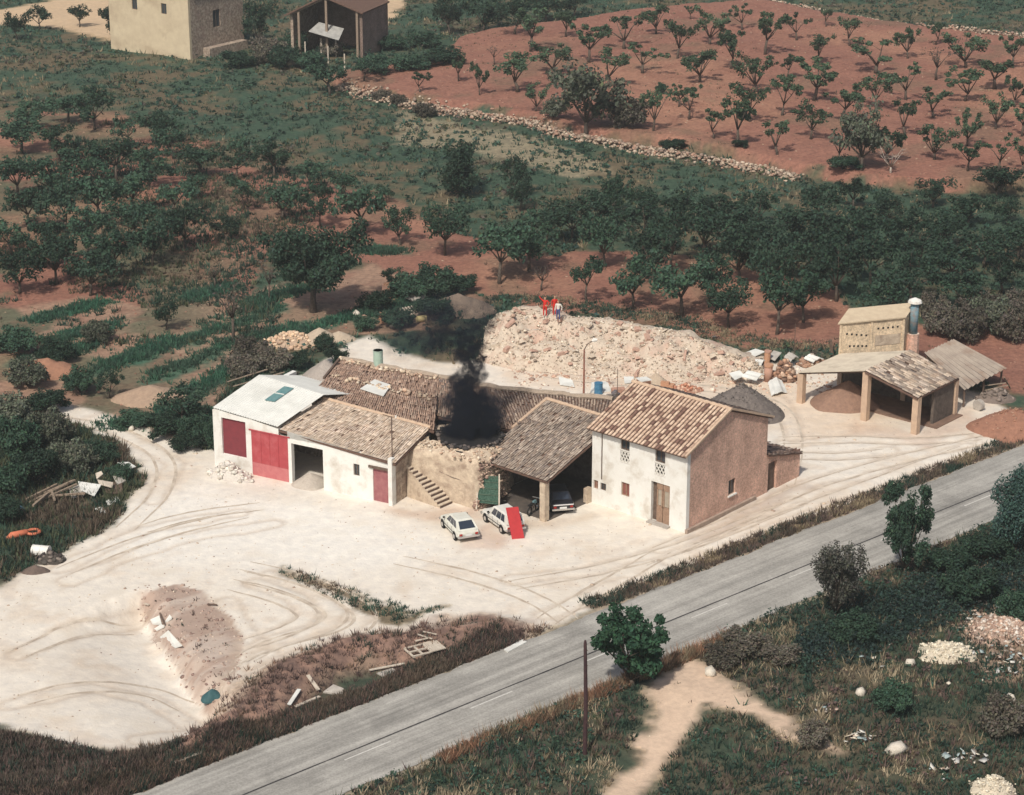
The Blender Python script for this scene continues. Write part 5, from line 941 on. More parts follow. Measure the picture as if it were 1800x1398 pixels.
heap('pink_rubble', PT(1765, 1110), 3.0, 2.6, .7, heapm('pink_dust', (.40, .29, .23), (.30, .22, .18)), 'spread of pinkish builders rubble at the right edge', seed=17, stones=900, pal=[(.50, .36, .28), (.60, .50, .42), (.36, .25, .2), (.66, .60, .54)], ss=(.05, .16))
for k, (a, b, hh) in enumerate(((WALLROW, 'light dry-stone terrace wall below the upper red field', .7), (WALLTOP, 'light dry-stone wall along the top right edge', .6))):
    ln = resamp(a, 500 if k == 0 else 300); rg = np.random.default_rng(30 + k); pos = []; n = 2600 if k == 0 else 1300
    i = rg.integers(0, len(ln), n); off = rg.normal(0, .5, n); x = ln[i, 0] + off * .4 + rg.normal(0, .25, n); y = ln[i, 1] - .3 + off
    z = gzv(x, y) + rg.random(n) * hh * np.exp(-(off / .9) ** 2); c = np.array([ln[len(ln) // 2][0], ln[len(ln) // 2][1], 0]); wl_ = tag(empty('stone_wall', c, b, 'wall'), kind='thing')
    rocks('stones', np.stack([x, y, z], 1) - c, rg.uniform(.10, .26, n), 31 + k, rockm, wl_, [(.42, .34, .26), (.34, .26, .20), (.48, .40, .32), (.28, .21, .17), (.38, .24, .18)])['kind'] = 'stuff'

# ------------------------------------------------------------------ boards, sheets, drums and other scrap
SMAT = {'white': fibre, 'wood': wood, 'pale': palewood, 'dark': darkwood, 'conc': concrete, 'grey': M('grey_sheet', (.46, .44, .40), (.36, .34, .31), 2, bump=.2), 'orange': M('fired_clay', (.52, .30, .19), (.42, .23, .145), 3, bump=.3), 'pink': M('pink_brick', (.48, .29, .22), (.40, .235, .175), 3, bump=.3)}
def sheet(px4, zs, label, m='white', cat='board', name='sheet', th=.05, group=None, wave=0, lift=0.02):
    pts = []
    for (x, y), z in zip(px4, zs): p = PT(x, y, z + lift); p[2] += z + lift; pts.append(p)
    c = np.mean(pts, 0); c[2] = min(p[2] for p in pts); q = [p - c for p in pts]
    mb = MB()
    if wave:
        A, B, C, D = q; V = []; k = wave * 3
        for i in range(k + 1):
            u = i / k; h = .05 * math.sin(2 * math.pi * u * wave) + .18 * math.sin(math.pi * u)
            for b_ in (A + (B - A) * u, D + (C - D) * u): V += [b_ + [0, 0, h], b_ + [0, 0, h - th]]
        F = []
        for i in range(k): a = i * 4; b = a + 4; F += [(a, b, b + 2, a + 2), (a + 1, a + 3, b + 3, b + 1), (a, a + 1, b + 1, b), (a + 2, b + 2, b + 3, a + 3)]
        mb.add(V, F)
    else: mb.hexa([p - np.array([0, 0, th]) for p in q], q)
    return tag(mb.obj(name, SMAT[m], loc=c), label, cat, group)
def plank(a, b, za, zb, w, label, m='wood', cat='plank', group=None, th=.05):
    p = PT(*a, za); p[2] += za + .03; q = PT(*b, zb); q[2] += zb + .03; c = (p + q) / 2
    return tag(MB().bar(p - c, q - c, w, th).obj('plank', SMAT[m], loc=c), label, cat, group)
G = 'timber and boards dumped at the left'
for k, (a, b) in enumerate((((46, 879), (100, 852)), ((52, 884), (132, 845)), ((62, 884), (135, 852)), ((78, 868), (128, 846)), ((95, 872), (150, 868)), ((90, 862), (96, 880)), ((58, 890), (84, 868)))):
    plank(a, b, .15 + .05 * k, .35 + .04 * k, .16, '%s grey pole from the top in the dumped timber at the left' % ORD[k], 'wood', group=G, th=.12)
for k, (q, z, m_, l) in enumerate(([[(137, 846), (178, 852), (166, 872), (142, 862)], (.3, .7, .5, .3), 'white', 'large pale board lying on the dumped timber'], [[(171, 843), (199, 848), (197, 857), (174, 851)], (.7, .6, .5, .6), 'pale', 'narrow pale board above the large one'], [[(206, 813), (226, 812), (239, 820), (222, 826)], (.5, .5, .5, .5), 'white', 'pale board at the upper tip of the dump'], [[(165, 894), (178, 891), (190, 900), (180, 904)], (.05, .05, .05, .05), 'white', 'white slab lying in front of the timber dump'],
    [[(184, 878), (206, 873), (211, 880), (190, 888)], (.15, .2, .1, .1), 'white', 'white board at the lower edge of the dump'], [[(168, 832), (178, 828), (181, 833), (170, 842)], (.9, 1.0, .9, .7), 'pale', 'small upright pale board atop the dump'], [[(196, 832), (216, 826), (222, 845), (206, 852)], (.5, .6, .3, .3), 'grey', 'grey panel leaning in the middle of the dump'], [[(180, 848), (214, 846), (216, 868), (186, 866)], (.25, .3, .2, .2), 'dark', 'dark weathered panel under the pale boards'], [[(120, 858), (138, 852), (148, 872), (126, 876)], (.2, .2, .15, .15), 'grey', 'grey panel at the left of the large pale board'])):
    sheet(q, z, l, m_, group=G)
heap('tarpaulin', PT(30, 897), .65, .5, .55, M('blue_plastic', (.10, .20, .32), (.14, .26, .38), 3, rough=.5), 'crumpled blue tarpaulin at the left edge', 'tarpaulin', seed=20)
# orange drawbar implement and white drum
om = M('orange_paint', (.62, .20, .11), (.52, .16, .09), 4, rough=.6); ip = PT(40, 950); im = empty('plough_frame', ip, 'faded orange farm implement with ring end at the left edge', 'implement', rz=R(22))
MB().tube([(-1.1, 0, .25), (-.7, 0, .45), (.35, 0, .55)], [.1, .26, .22], 8).obj('beam', om, im, smooth=True)
m = MB(); [m.tube([(.75 + .42 * math.cos(a), .0 + .42 * math.sin(a), .5), (.75 + .42 * math.cos(a + .55), .42 * math.sin(a + .55), .5)], .1, 6) for a in np.arange(0, 6.28, .52)]; m.obj('ring', om, im); MB().bar((-1.1, 0, 0), (-1.1, 0, .45), .1).obj('leg', palewood, im); MB().bar((.75, .4, 0), (.75, .4, .5), .12).obj('leg', metal_d, im)
def drum(p, r, h, m, label, rz=0, lying=False, name='drum', rim=True):
    root = empty(name, p, label, 'drum', rz=rz); ax = (lambda t: (t - h / 2, 0, r)) if lying else (lambda t: (0, 0, t))
    MB().tube([ax(0), ax(h)], r, 16).obj('barrel', m, root, smooth=False)
    for q in (.02, .5, .98): MB().tube([ax(h * q - .025), ax(h * q + .025)], r * 1.05, 16).obj('hoop', m, root)
    return root
drum(PT(73, 978), .38, 1.15, white, 'white drum lying on its side at the left yard edge', R(-12), True)
heap('scrap_pile', PT(88, 985), 1.1, .8, .6, heapm('dark_scrap', (.09, .075, .065), (.05, .045, .04)), 'dark scrap behind the white drum', seed=21, stones=60, pal=[(.1, .09, .08), (.2, .17, .15), (.06, .05, .05)], ss=(.08, .2))
tp = on_quad(*[np.array(p) for p in T2], .39, 1.0, 0); drum(tp + [0, .1, .0], .36, 1.25, M('pale_green_paint', (.42, .56, .47), (.36, .48, .41), 3, rough=.6), 'pale green drum standing on the back corner of the brown roof')
drum(PT(1052, 692), .33, .9, M('blue_drum_paint', (.05, .16, .28), (.07, .2, .33), 3, rough=.5), 'blue drum behind the carport roof'); drum(PT(1720, 721), .42, .35, concrete, 'round concrete ring leaning by the lean-to', R(40), True)
drum(PT(741, 566), .28, .8, M('yellow_plastic', (.60, .50, .26), (.5, .42, .2), 3), 'yellow cylinder lying in the brambles', R(25), True)
# basin and road bank scrap
G = 'scrap in the yard hollow'
sheet([(281, 1120), (296, 1109), (320, 1127), (308, 1138)], (.05, .35, .35, .05), 'white rectangular panel lying in the yard hollow', 'white', group=G)
for k, (q, l) in enumerate((([(264, 1086), (280, 1081), (284, 1090), (268, 1094)], 'upper of three pale slabs above the white panel'), ([(270, 1097), (283, 1093), (289, 1100), (274, 1107)], 'lower of three pale slabs above the white panel'), ([(290, 1086), (298, 1080), (302, 1085), (294, 1091)], 'small pale slab right of the other two in the hollow'))): sheet(q, (.1, .2, .2, .1), l, 'white', group=G, th=.12)
plank((253, 1043), (262, 1062), .15, .1, .14, 'pale plank at the upper end of the hollow', 'pale'); plank((281, 1078), (289, 1098), .2, .25, .1, 'dark stick between the pale slabs', 'dark')
heap('tarpaulin', PT(374, 1222), .72, .55, .5, M('teal_tarp', (.035, .09, .10), (.05, .12, .13), 3, rough=.6), 'dark teal tarpaulin bundle at the lower end of the hollow', 'tarpaulin', seed=22, rz=.5)
plank((365, 1063), (382, 1064), .08, .08, .12, 'dark stick lying on the pale upper yard', 'dark')
wfp = PT(742, 1150); wf = empty('window_frame', wfp, 'pale timber frame with four square openings on the road bank', 'frame', rz=R(30)); xs = np.linspace(-.85, .35, 3); ys = np.linspace(-.6, .6, 3)
for i, x in enumerate(xs): MB().box((x, 0, .30 + .05 * x), (.11, 1.31, .08)).obj('bar', palewood, wf)
for i, y in enumerate(ys): MB().box((-.25, y, .31), (1.31, .11, .07)).obj('bar', palewood, wf)
MB().box((.85, 0, .34), (.85, 1.3, .06)).obj('panel', palewood, wf)
for k, (a, b, w_, m_, l) in enumerate((((734, 1116), (760, 1124), .1, 'pale', 'upper pale lath behind the timber frame'), ((744, 1111), (768, 1118), .09, 'pale', 'rear pale lath behind the timber frame'), ((730, 1128), (752, 1131), .1, 'pale', 'lath touching the timber frame'), ((649, 1179), (711, 1167), .16, 'pale', 'long pale beam on the road bank'), ((508, 1240), (526, 1213), .24, 'white', 'upright-leaning pale board at the left of the road bank'), ((519, 1243), (562, 1225), .2, 'pale', 'pale board lying toward the road beside the leaning one'), ((541, 1188), (560, 1214), .22, 'pale', 'pale pointed board on the road bank'), ((307, 1341), (356, 1323), .2, 'pale', 'half buried board in the dry verge'))):
    plank(a, b, .15, .2, w_, l, m_)
sheet([(568, 1216), (586, 1203), (604, 1210), (602, 1221)], (.1, .3, .3, .1), 'broken pale slab on the road bank', 'conc', th=.1); sheet([(662, 1183), (690, 1174), (700, 1182), (675, 1190)], (.05, .05, .05, .05), 'grey concrete slab below the long beam', 'conc', th=.1)
sheet([(886, 1141), (918, 1124), (926, 1128), (893, 1146)], (.12, .12, .12, .12), 'white culvert kerb at the yard entrance', 'white', 'kerb', 'culvert_kerb', th=.3); sheet([(1189, 1156), (1208, 1143), (1222, 1148), (1206, 1160)], (.1, .1, .1, .1), 'white culvert kerb at the path mouth', 'white', 'kerb', 'culvert_kerb', th=.3)
def boulder(px, py, s, label, m=None, seed=1, group=None):
    p = PT(px, py); V, F, n = rocks_np([(0, 0, s * .45)], [s], seed, .85); o = mesh_np('boulder', V, F, m or M('limestone', (.64, .60, .52), (.52, .47, .40), 4, bump=.6), None, None, loc=p); return tag(o, label, 'boulder', group)
boulder(1249, 1186, .42, 'white boulder at the path mouth', seed=3); boulder(1512, 1221, .3, 'flat white stone in the grass right of the path', seed=4); boulder(1574, 1325, .55, 'tan boulder below the waste ground grass', seed=5); boulder(1600, 1170, .3, 'small white stone left of the larger limestone heap', seed=6); boulder(1775, 1232, .4, 'pale boulder at the right edge', seed=7); boulder(548, 768, .3, 'pale stone on the left track', seed=8) if False else boulder(232, 757, .3, 'pale stone beside the left track', seed=8)
# litter dumped on the waste ground
rg = np.random.default_rng(55); V = []; F = []; C3 = []
def litter(cx, cy, sx_, sy_, n, pal):
    for k in range(n):
        p = PT(cx + rg.normal(0, sx_), cy + rg.normal(0, sy_)); s = .05 + .17 * rg.random() ** 2; a = rg.uniform(0, 6.28); n0 = len(V); c = np.array(pal[rg.integers(len(pal))])
        d = np.array([math.cos(a), math.sin(a), rg.normal(0, .3)]) * s; e = np.array([-math.sin(a), math.cos(a), rg.normal(0, .4)]) * s * rg.uniform(.4, 1); b = p + [0, 0, .2 + rg.random() * .15]
        V.extend([b - d - e, b + d - e * .6, b + d * .8 + e, b - d * .7 + e * .9, b - d - e - [0, 0, .05], b + d - e * .6 - [0, 0, .05], b + d * .8 + e - [0, 0, .05], b - d * .7 + e * .9 - [0, 0, .05]]); C3.extend([c] * 8)
        F.extend([(n0, n0 + 1, n0 + 2, n0 + 3), (n0 + 7, n0 + 6, n0 + 5, n0 + 4)] + [(n0 + i, n0 + 4 + i, n0 + 4 + (i + 1) % 4, n0 + (i + 1) % 4) for i in range(4)])
PL = [(.62, .61, .56), (.48, .48, .46), (.66, .60, .50), (.34, .42, .42), (.50, .38, .31), (.30, .26, .22)]
for a in ((1692, 1008, 24, 7, 60), (1730, 1055, 34, 18, 40), (1775, 1165, 26, 14, 40), (1720, 1100, 50, 30, 40), (1560, 1120, 60, 30, 10), (1660, 1045, 20, 12, 10), (1510, 1302, 16, 5, 20), (1690, 1335, 20, 6, 26), (1660, 1362, 16, 5, 10), (1600, 1250, 120, 70, 8), (1450, 1255, 12, 5, 6)): litter(*a, PL)
o = mesh_np('litter', np.array(V), np.array(F), M('scattered_litter', (.9, .9, .9), (1.1, 1.1, 1.1), 5, attr=True), None, np.array(C3)); tag(o, 'scattered pale litter over the waste ground', 'litter', kind='stuff')
# scrap on and beside the rubble heap
def crest_obj(px, py, frac): pass
tr = crest_at(938); tr_p = P(938, 572, 2.2); t_ = empty('concrete_trough', tr_p + [0, -.6, .25], 'tilted concrete trough on the rubble heap below the people', 'trough', rz=R(12)); t_.rotation_euler.x = R(38)
MB().box((0, 0, 0), (1.3, 1.35, .1)).obj('base', concrete, t_)
for c, s in (((0, .64, .12), (1.3, .08, .2)), ((0, -.64, .12), (1.3, .08, .2)), ((.62, 0, .12), (.08, 1.2, .2)), ((-.62, 0, .12), (.08, 1.2, .2))): MB().box(c, s).obj('side', concrete, t_)
plank((903, 566), (927, 558), 2.4, 2.6, .3, 'pale beam left of the trough on the rubble heap', 'pale'); plank((908, 574), (926, 568), 2.0, 2.2, .2, 'lower pale beam left of the trough', 'pale')
cr = empty('slatted_crate', PT(1180, 652) + [0, 0, .35], 'slatted pale crate lying on the rubble heap foot', 'crate', rz=R(-25))
for k in range(7): MB().box((-.66 + k * .22, 0, .62), (.12, .9, .04)).obj('slat', palewood, cr)
for y in (-.42, .42): MB().box((0, y, .3), (1.5, .05, .62)).obj('side', wood, cr)
for x in (-.74, .74): MB().box((x, 0, .3), (.05, .8, .62)).obj('end', wood, cr)
bf = empty('bed_frame', PT(860, 632) + [0, 0, .3], 'rusty bed frame beside the smoke at the rubble foot', 'frame', rz=R(25))
for a, b in (((-.7, -.4, .1), (.7, -.4, .2)), ((-.7, .4, .2), (.7, .4, .3)), ((-.7, -.4, .1), (-.7, .4, .2)), ((.7, -.4, .2), (.7, .4, .3)), ((-.7, -.4, -.3), (-.7, -.4, .1)), ((.7, .4, -.3), (.7, .4, .3))): MB().bar(a, b, .1).obj('rail', metal_d, bf)
def brick_stack(px, py, n, label, rz=0.0, m='pink', cols=(3, 2), group=None, bs=(.34, .3, .22)):
    root = empty('brick_stack', PT(px, py), label, 'bricks', group, rz); me = None; rr = random.Random(px)
    for k in range(n):
        x, y, z = k % cols[0], (k // cols[0]) % cols[1], k // (cols[0] * cols[1])
        if me is None: o = MB().box((0, 0, 0), bs).obj('brick', SMAT[m], root); me = o.data
        else: o = link('brick', me, root)
        o.location = ((x - (cols[0] - 1) / 2) * bs[0] * 1.03, (y - (cols[1] - 1) / 2) * bs[1] * 1.04, bs[2] / 2 + z * bs[2] * 1.01); o.rotation_euler.z = rr.gauss(0, .05)
    return root
G = 'brick stacks behind the house ridge'
brick_stack(1131, 682, 18, 'tallest pink brick stack behind the house ridge', .3, group=G); brick_stack(1087, 692, 12, 'low pink brick stack left of the tallest one', .2, group=G); brick_stack(1174, 684, 14, 'leaning brick stack right of the tallest one', -.4, 'orange', group=G)
heap('sand_heap', PT(1153, 674), 1.0, .8, .8, M('pale_sand', W1), 'small sand heap among the brick stacks', seed=24); sheet([(1118, 664), (1136, 662), (1146, 668), (1126, 671)], (.95, .95, .95, .95), 'pale board lying on the brick stack', 'white')
heap('broken_tiles', PT(1205, 688), 1.3, .8, .5, heapm('tile_dust', (.42, .24, .17), (.34, .19, .14)), 'scatter of red broken tiles beyond the house ridge', seed=25, stones=120, pal=[(.48, .24, .16), (.40, .18, .12), (.60, .42, .32)], ss=(.08, .2)); heap('scrap_pile', PT(1083, 702), 1.0, .7, .6, M('dark_scrap', W1), 'dark scrap pile left of the house ridge', seed=26, stones=30, pal=[(.12, .11, .12), (.25, .22, .2)], ss=(.1, .25))
for k, (q, z, l) in enumerate((([(1040, 672), (1068, 670), (1074, 688), (1038, 690)], (.1, .1, .05, .05), 'white sheet spread on the ground beside the blue drum'), ([(982, 662), (1006, 668), (1010, 680), (984, 676)], (.3, .3, .1, .1), 'pale sheet left of the lamp post'), ([(1096, 662), (1114, 662), (1114, 672), (1098, 674)], (.2, .2, .1, .1), 'pale sheet behind the low brick stack'))): sheet(q, z, l, 'white')
G = 'sheets dumped beside the drying shed'
for k, (q, z, m_, wv, l) in enumerate((([(1309, 620), (1328, 613), (1345, 618), (1326, 627)], (.5, .6, .7, .5), 'white', 0, 'uppermost white sheet in the dump beside the drying shed'), ([(1312, 640), (1322, 632), (1345, 633), (1338, 644)], (.5, .6, .6, .5), 'white', 2, 'wavy white sheet in the middle of the shed dump'), ([(1281, 656), (1300, 651), (1309, 660), (1292, 668)], (.8, .9, .7, .6), 'white', 0, 'square white sheet at the near left of the shed dump'), ([(1304, 662), (1320, 652), (1344, 658), (1330, 669)], (.7, .8, .6, .5), 'white', 2, 'curled pale sheet in front of the clay pipe'),
    ([(1413, 630), (1428, 624), (1448, 631), (1430, 637)], (.6, .7, .6, .5), 'white', 2, 'curled white sheet against the shed eave'), ([(1349, 628), (1360, 616), (1374, 620), (1362, 634)], (.4, .6, .6, .4), 'grey', 0, 'grey board leaning behind the clay pipe'), ([(1378, 628), (1392, 620), (1404, 628), (1390, 636)], (.7, .8, .7, .6), 'grey', 2, 'grey arched sheet at the rear of the shed dump'), ([(1350, 672), (1372, 664), (1384, 690), (1356, 696)], (.25, .3, .1, .1), 'white', 2, 'pale tarpaulin spread before the brown debris'))): sheet(q, z, l, m_, 'sheet', group=G, wave=wv)
cpipe = empty('clay_pipe', PT(1350, 670), 'large upright pink clay pipe in the shed dump', 'pipe'); MB().tube([(0, 0, 0), (0, 0, 1.35)], [.36, .34], 14).obj('barrel', SMAT['pink'], cpipe, smooth=True); MB().tube([(0, 0, 1.25), (0, 0, 1.42)], .39, 14).obj('collar', SMAT['orange'], cpipe)
cp2 = empty('clay_pipe', PT(1347, 640), 'smaller clay pipe standing behind the large one', 'pipe'); MB().tube([(0, 0, 0), (.1, 0, 1.1)], .26, 12).obj('barrel', SMAT['orange'], cp2); MB().tube([(.1, 0, 1.02), (.11, 0, 1.16)], .3, 12).obj('collar', SMAT['pink'], cp2)
heap('broken_bricks', PT(1380, 668), 1.1, .9, 1.6, heapm('brown_debris', (.36, .22, .15), (.26, .16, .115)), 'tall brown debris pile left of the shed pillar', seed=27, stones=140, pal=[(.46, .28, .19), (.34, .2, .14), (.55, .4, .3), (.2, .13, .1)], ss=(.1, .3)); heap('broken_tiles', PT(1290, 642), 1.6, .8, .7, M('tile_dust', W1), 'broken tile pile at the right end of the rubble heap', seed=28, stones=140, pal=[(.48, .28, .2), (.36, .2, .15), (.62, .5, .4)], ss=(.1, .28))
heap('broken_bricks', PT(1425, 640), 1.3, .7, .7, M('brown_debris', W1), 'low debris pile along the shed eave', seed=29, stones=90, pal=[(.44, .28, .2), (.3, .19, .14), (.6, .52, .44)], ss=(.1, .26))
tag(MB().bar((0, 0, -.2), (-.25, 0, 1.5), .22).obj('post', darkwood, loc=PT(1464, 628)), 'dark leaning stump post behind the shed eave', 'post'); tag(MB().tube([(0, 0, -.2), (0, 0, 2.6)], .03, 5).obj('post', metal_d, loc=PT(1396, 622)), 'thin iron stake behind the shed dump', 'post')
for k, (a, b, za, zb) in enumerate((((1722, 680), (1768, 674), .5, .8), ((1728, 688), (1772, 678), .3, .7), ((1735, 692), (1760, 690), .25, .3), ((1765, 664), (1776, 684), 1.3, .1))): plank(a, b, za, zb, .14, '%s grey plank from the top piled under the lean-to eave' % ORD[k] if k < 3 else 'prop leaning on the lean-to corner', 'wood', group='planks under the lean-to')
heap('scrap_pile', PT(1750, 702), 1.6, 1.0, .9, heapm('grey_scrap', (.22, .18, .155), (.15, .12, .105)), 'grey scrap heap in the shade of the lean-to', seed=30, stones=60, pal=[(.3, .25, .22), (.18, .15, .13)], ss=(.08, .22))
for k, (a, b) in enumerate((((400, 672), (470, 650)), ((410, 680), (500, 655)), ((440, 655), (452, 640)))): plank(a, b, .5, .8, .14, '%s old timber from the left leaning behind the white roof' % ORD[k], 'wood', group='timbers behind the white roof')
# bank behind the smoke
bp_ = PT(679, 526); o = empty('brick_pillar', bp_, 'broken brick pillar standing on the weedy bank', 'pillar'); MB().box((0, 0, .6), (.8, .7, 1.5), taper=.85).obj('shaft', SMAT['pink'], o); MB().box((.05, 0, 1.42), (.5, .5, .2)).obj('broken_top', SMAT['orange'], o)
o = empty('hollow_block', PT(673, 569), 'orange hollow clay block with two holes on the weedy bank', 'block', rz=R(8)); w_ = wall_mb(lambda a, z, d: (a, d, z), -.34, .34, 0, .95, [(-.12, .12, .18, .38), (-.12, .12, .54, .74)], .3); w_.obj('block', SMAT['orange'], o); MB().box((0, .3, .46), (.6, .04, .8)).obj('back', dark, o)
sheet([(712, 522), (730, 512), (750, 521), (734, 530)], (.5, .7, .7, .5), 'tan slab tilted among the brambles', 'conc', th=.15)
o = empty('pallet', PT(718, 552) + [0, 0, .15], 'pale broken pallet in the brambles', 'pallet', rz=R(35)); o.rotation_euler.x = R(20)
for k in range(5): MB().box((-.6 + k * .3, 0, .15), (.12, 1.2, .04)).obj('slat', palewood, o)
for y in (-.5, 0, .5): MB().box((0, y, .07), (1.35, .1, .1)).obj('bearer', wood, o)
for k, (x, y, s) in enumerate(((628, 556, .4), (640, 560, .3), (690, 575, .35), (618, 545, .25), (600, 470, .3))): boulder(x, y, s, '%s pale stone from the left on the weedy bank' % ORD[k], SMAT['pink'] if k % 2 else None, 60 + k, 'stones on the bank')

rg = np.random.default_rng(91); n = 1100; ax_ = rg.uniform(900, 1470, n); ay_ = 655 + rg.normal(0, 12, n) + (ax_ - 900) * .03; pos = np.array([PT(a, b) for a, b in zip(ax_, ay_)]); sc_d = .04 + .05 * rg.random(n) + .18 * rg.random(n) ** 7
o = rocks('debris', pos, sc_d, 92, rockm, None, [(.56, .38, .29), (.64, .55, .45), (.44, .28, .21), (.68, .62, .53), (.36, .25, .2), (.5, .34, .26)]); tag(o, 'broken brick and tile debris strewn behind the house', 'debris', kind='stuff')
# ------------------------------------------------------------------ poles and lamps
lp = empty('lamp_post', P(1026, 702), 'rusty street lamp post with curved arm behind the roofs', 'lamp post'); lh = 4.1
MB().tube([(0, 0, -.2), (0, 0, lh * .6), (0, 0, lh)], [.09, .07, .06], 8).obj('pole', M('rusty_pole', (.30, .13, .09), (.22, .10, .075), 4), lp); MB().tube([(0, 0, lh), (.25, 0, lh + .45), (.65, 0, lh + .72)], .04, 6).obj('arm', metal_d, lp)
m = MB(); m.tube([(.6, 0, lh + .70), (.75, 0, lh + .78), (1.0, 0, lh + .8)], [.08, .17, .1], 8); m.obj('lamp_head', white, lp)
tpo = empty('roof_pole', BF.w(15.0, .25, 3.15), 'thin iron pole with crossarm at the workshop roof corner', 'pole'); MB().tube([(0, 0, 0), (0, 0, 3.3)], .045, 6).obj('pole', metal_d, tpo); MB().tube([(-.6, 0, 3.45), (-.3, 0, 3.36), (0, 0, 3.25), (.35, 0, 3.28)], .03, 5).obj('crossarm', metal_d, tpo); MB().tube([(.3, 0, 3.2), (.3, 0, 3.36)], .06, 6).obj('insulator', white, tpo)
pp = PT(1028, 1326); po = empty('utility_pole', pp, 'dark bare wooden pole standing in the roadside grass', 'pole'); m = MB(); m.tube([(0, 0, -.4), (.02, 0, 3.2), (-.05, 0, 6.7), (-.05, 0, 6.9)], [.13, .115, .09, .05], 9); m.obj('shaft', M('creosoted_wood', (.045, .025, .03), (.08, .045, .045), 6, bump=.3), po)
for z in (5.4, 6.3): MB().tube([(-.12, 0, z), (.12, 0, z)], .02, 5).obj('bolt', metal_d, po)

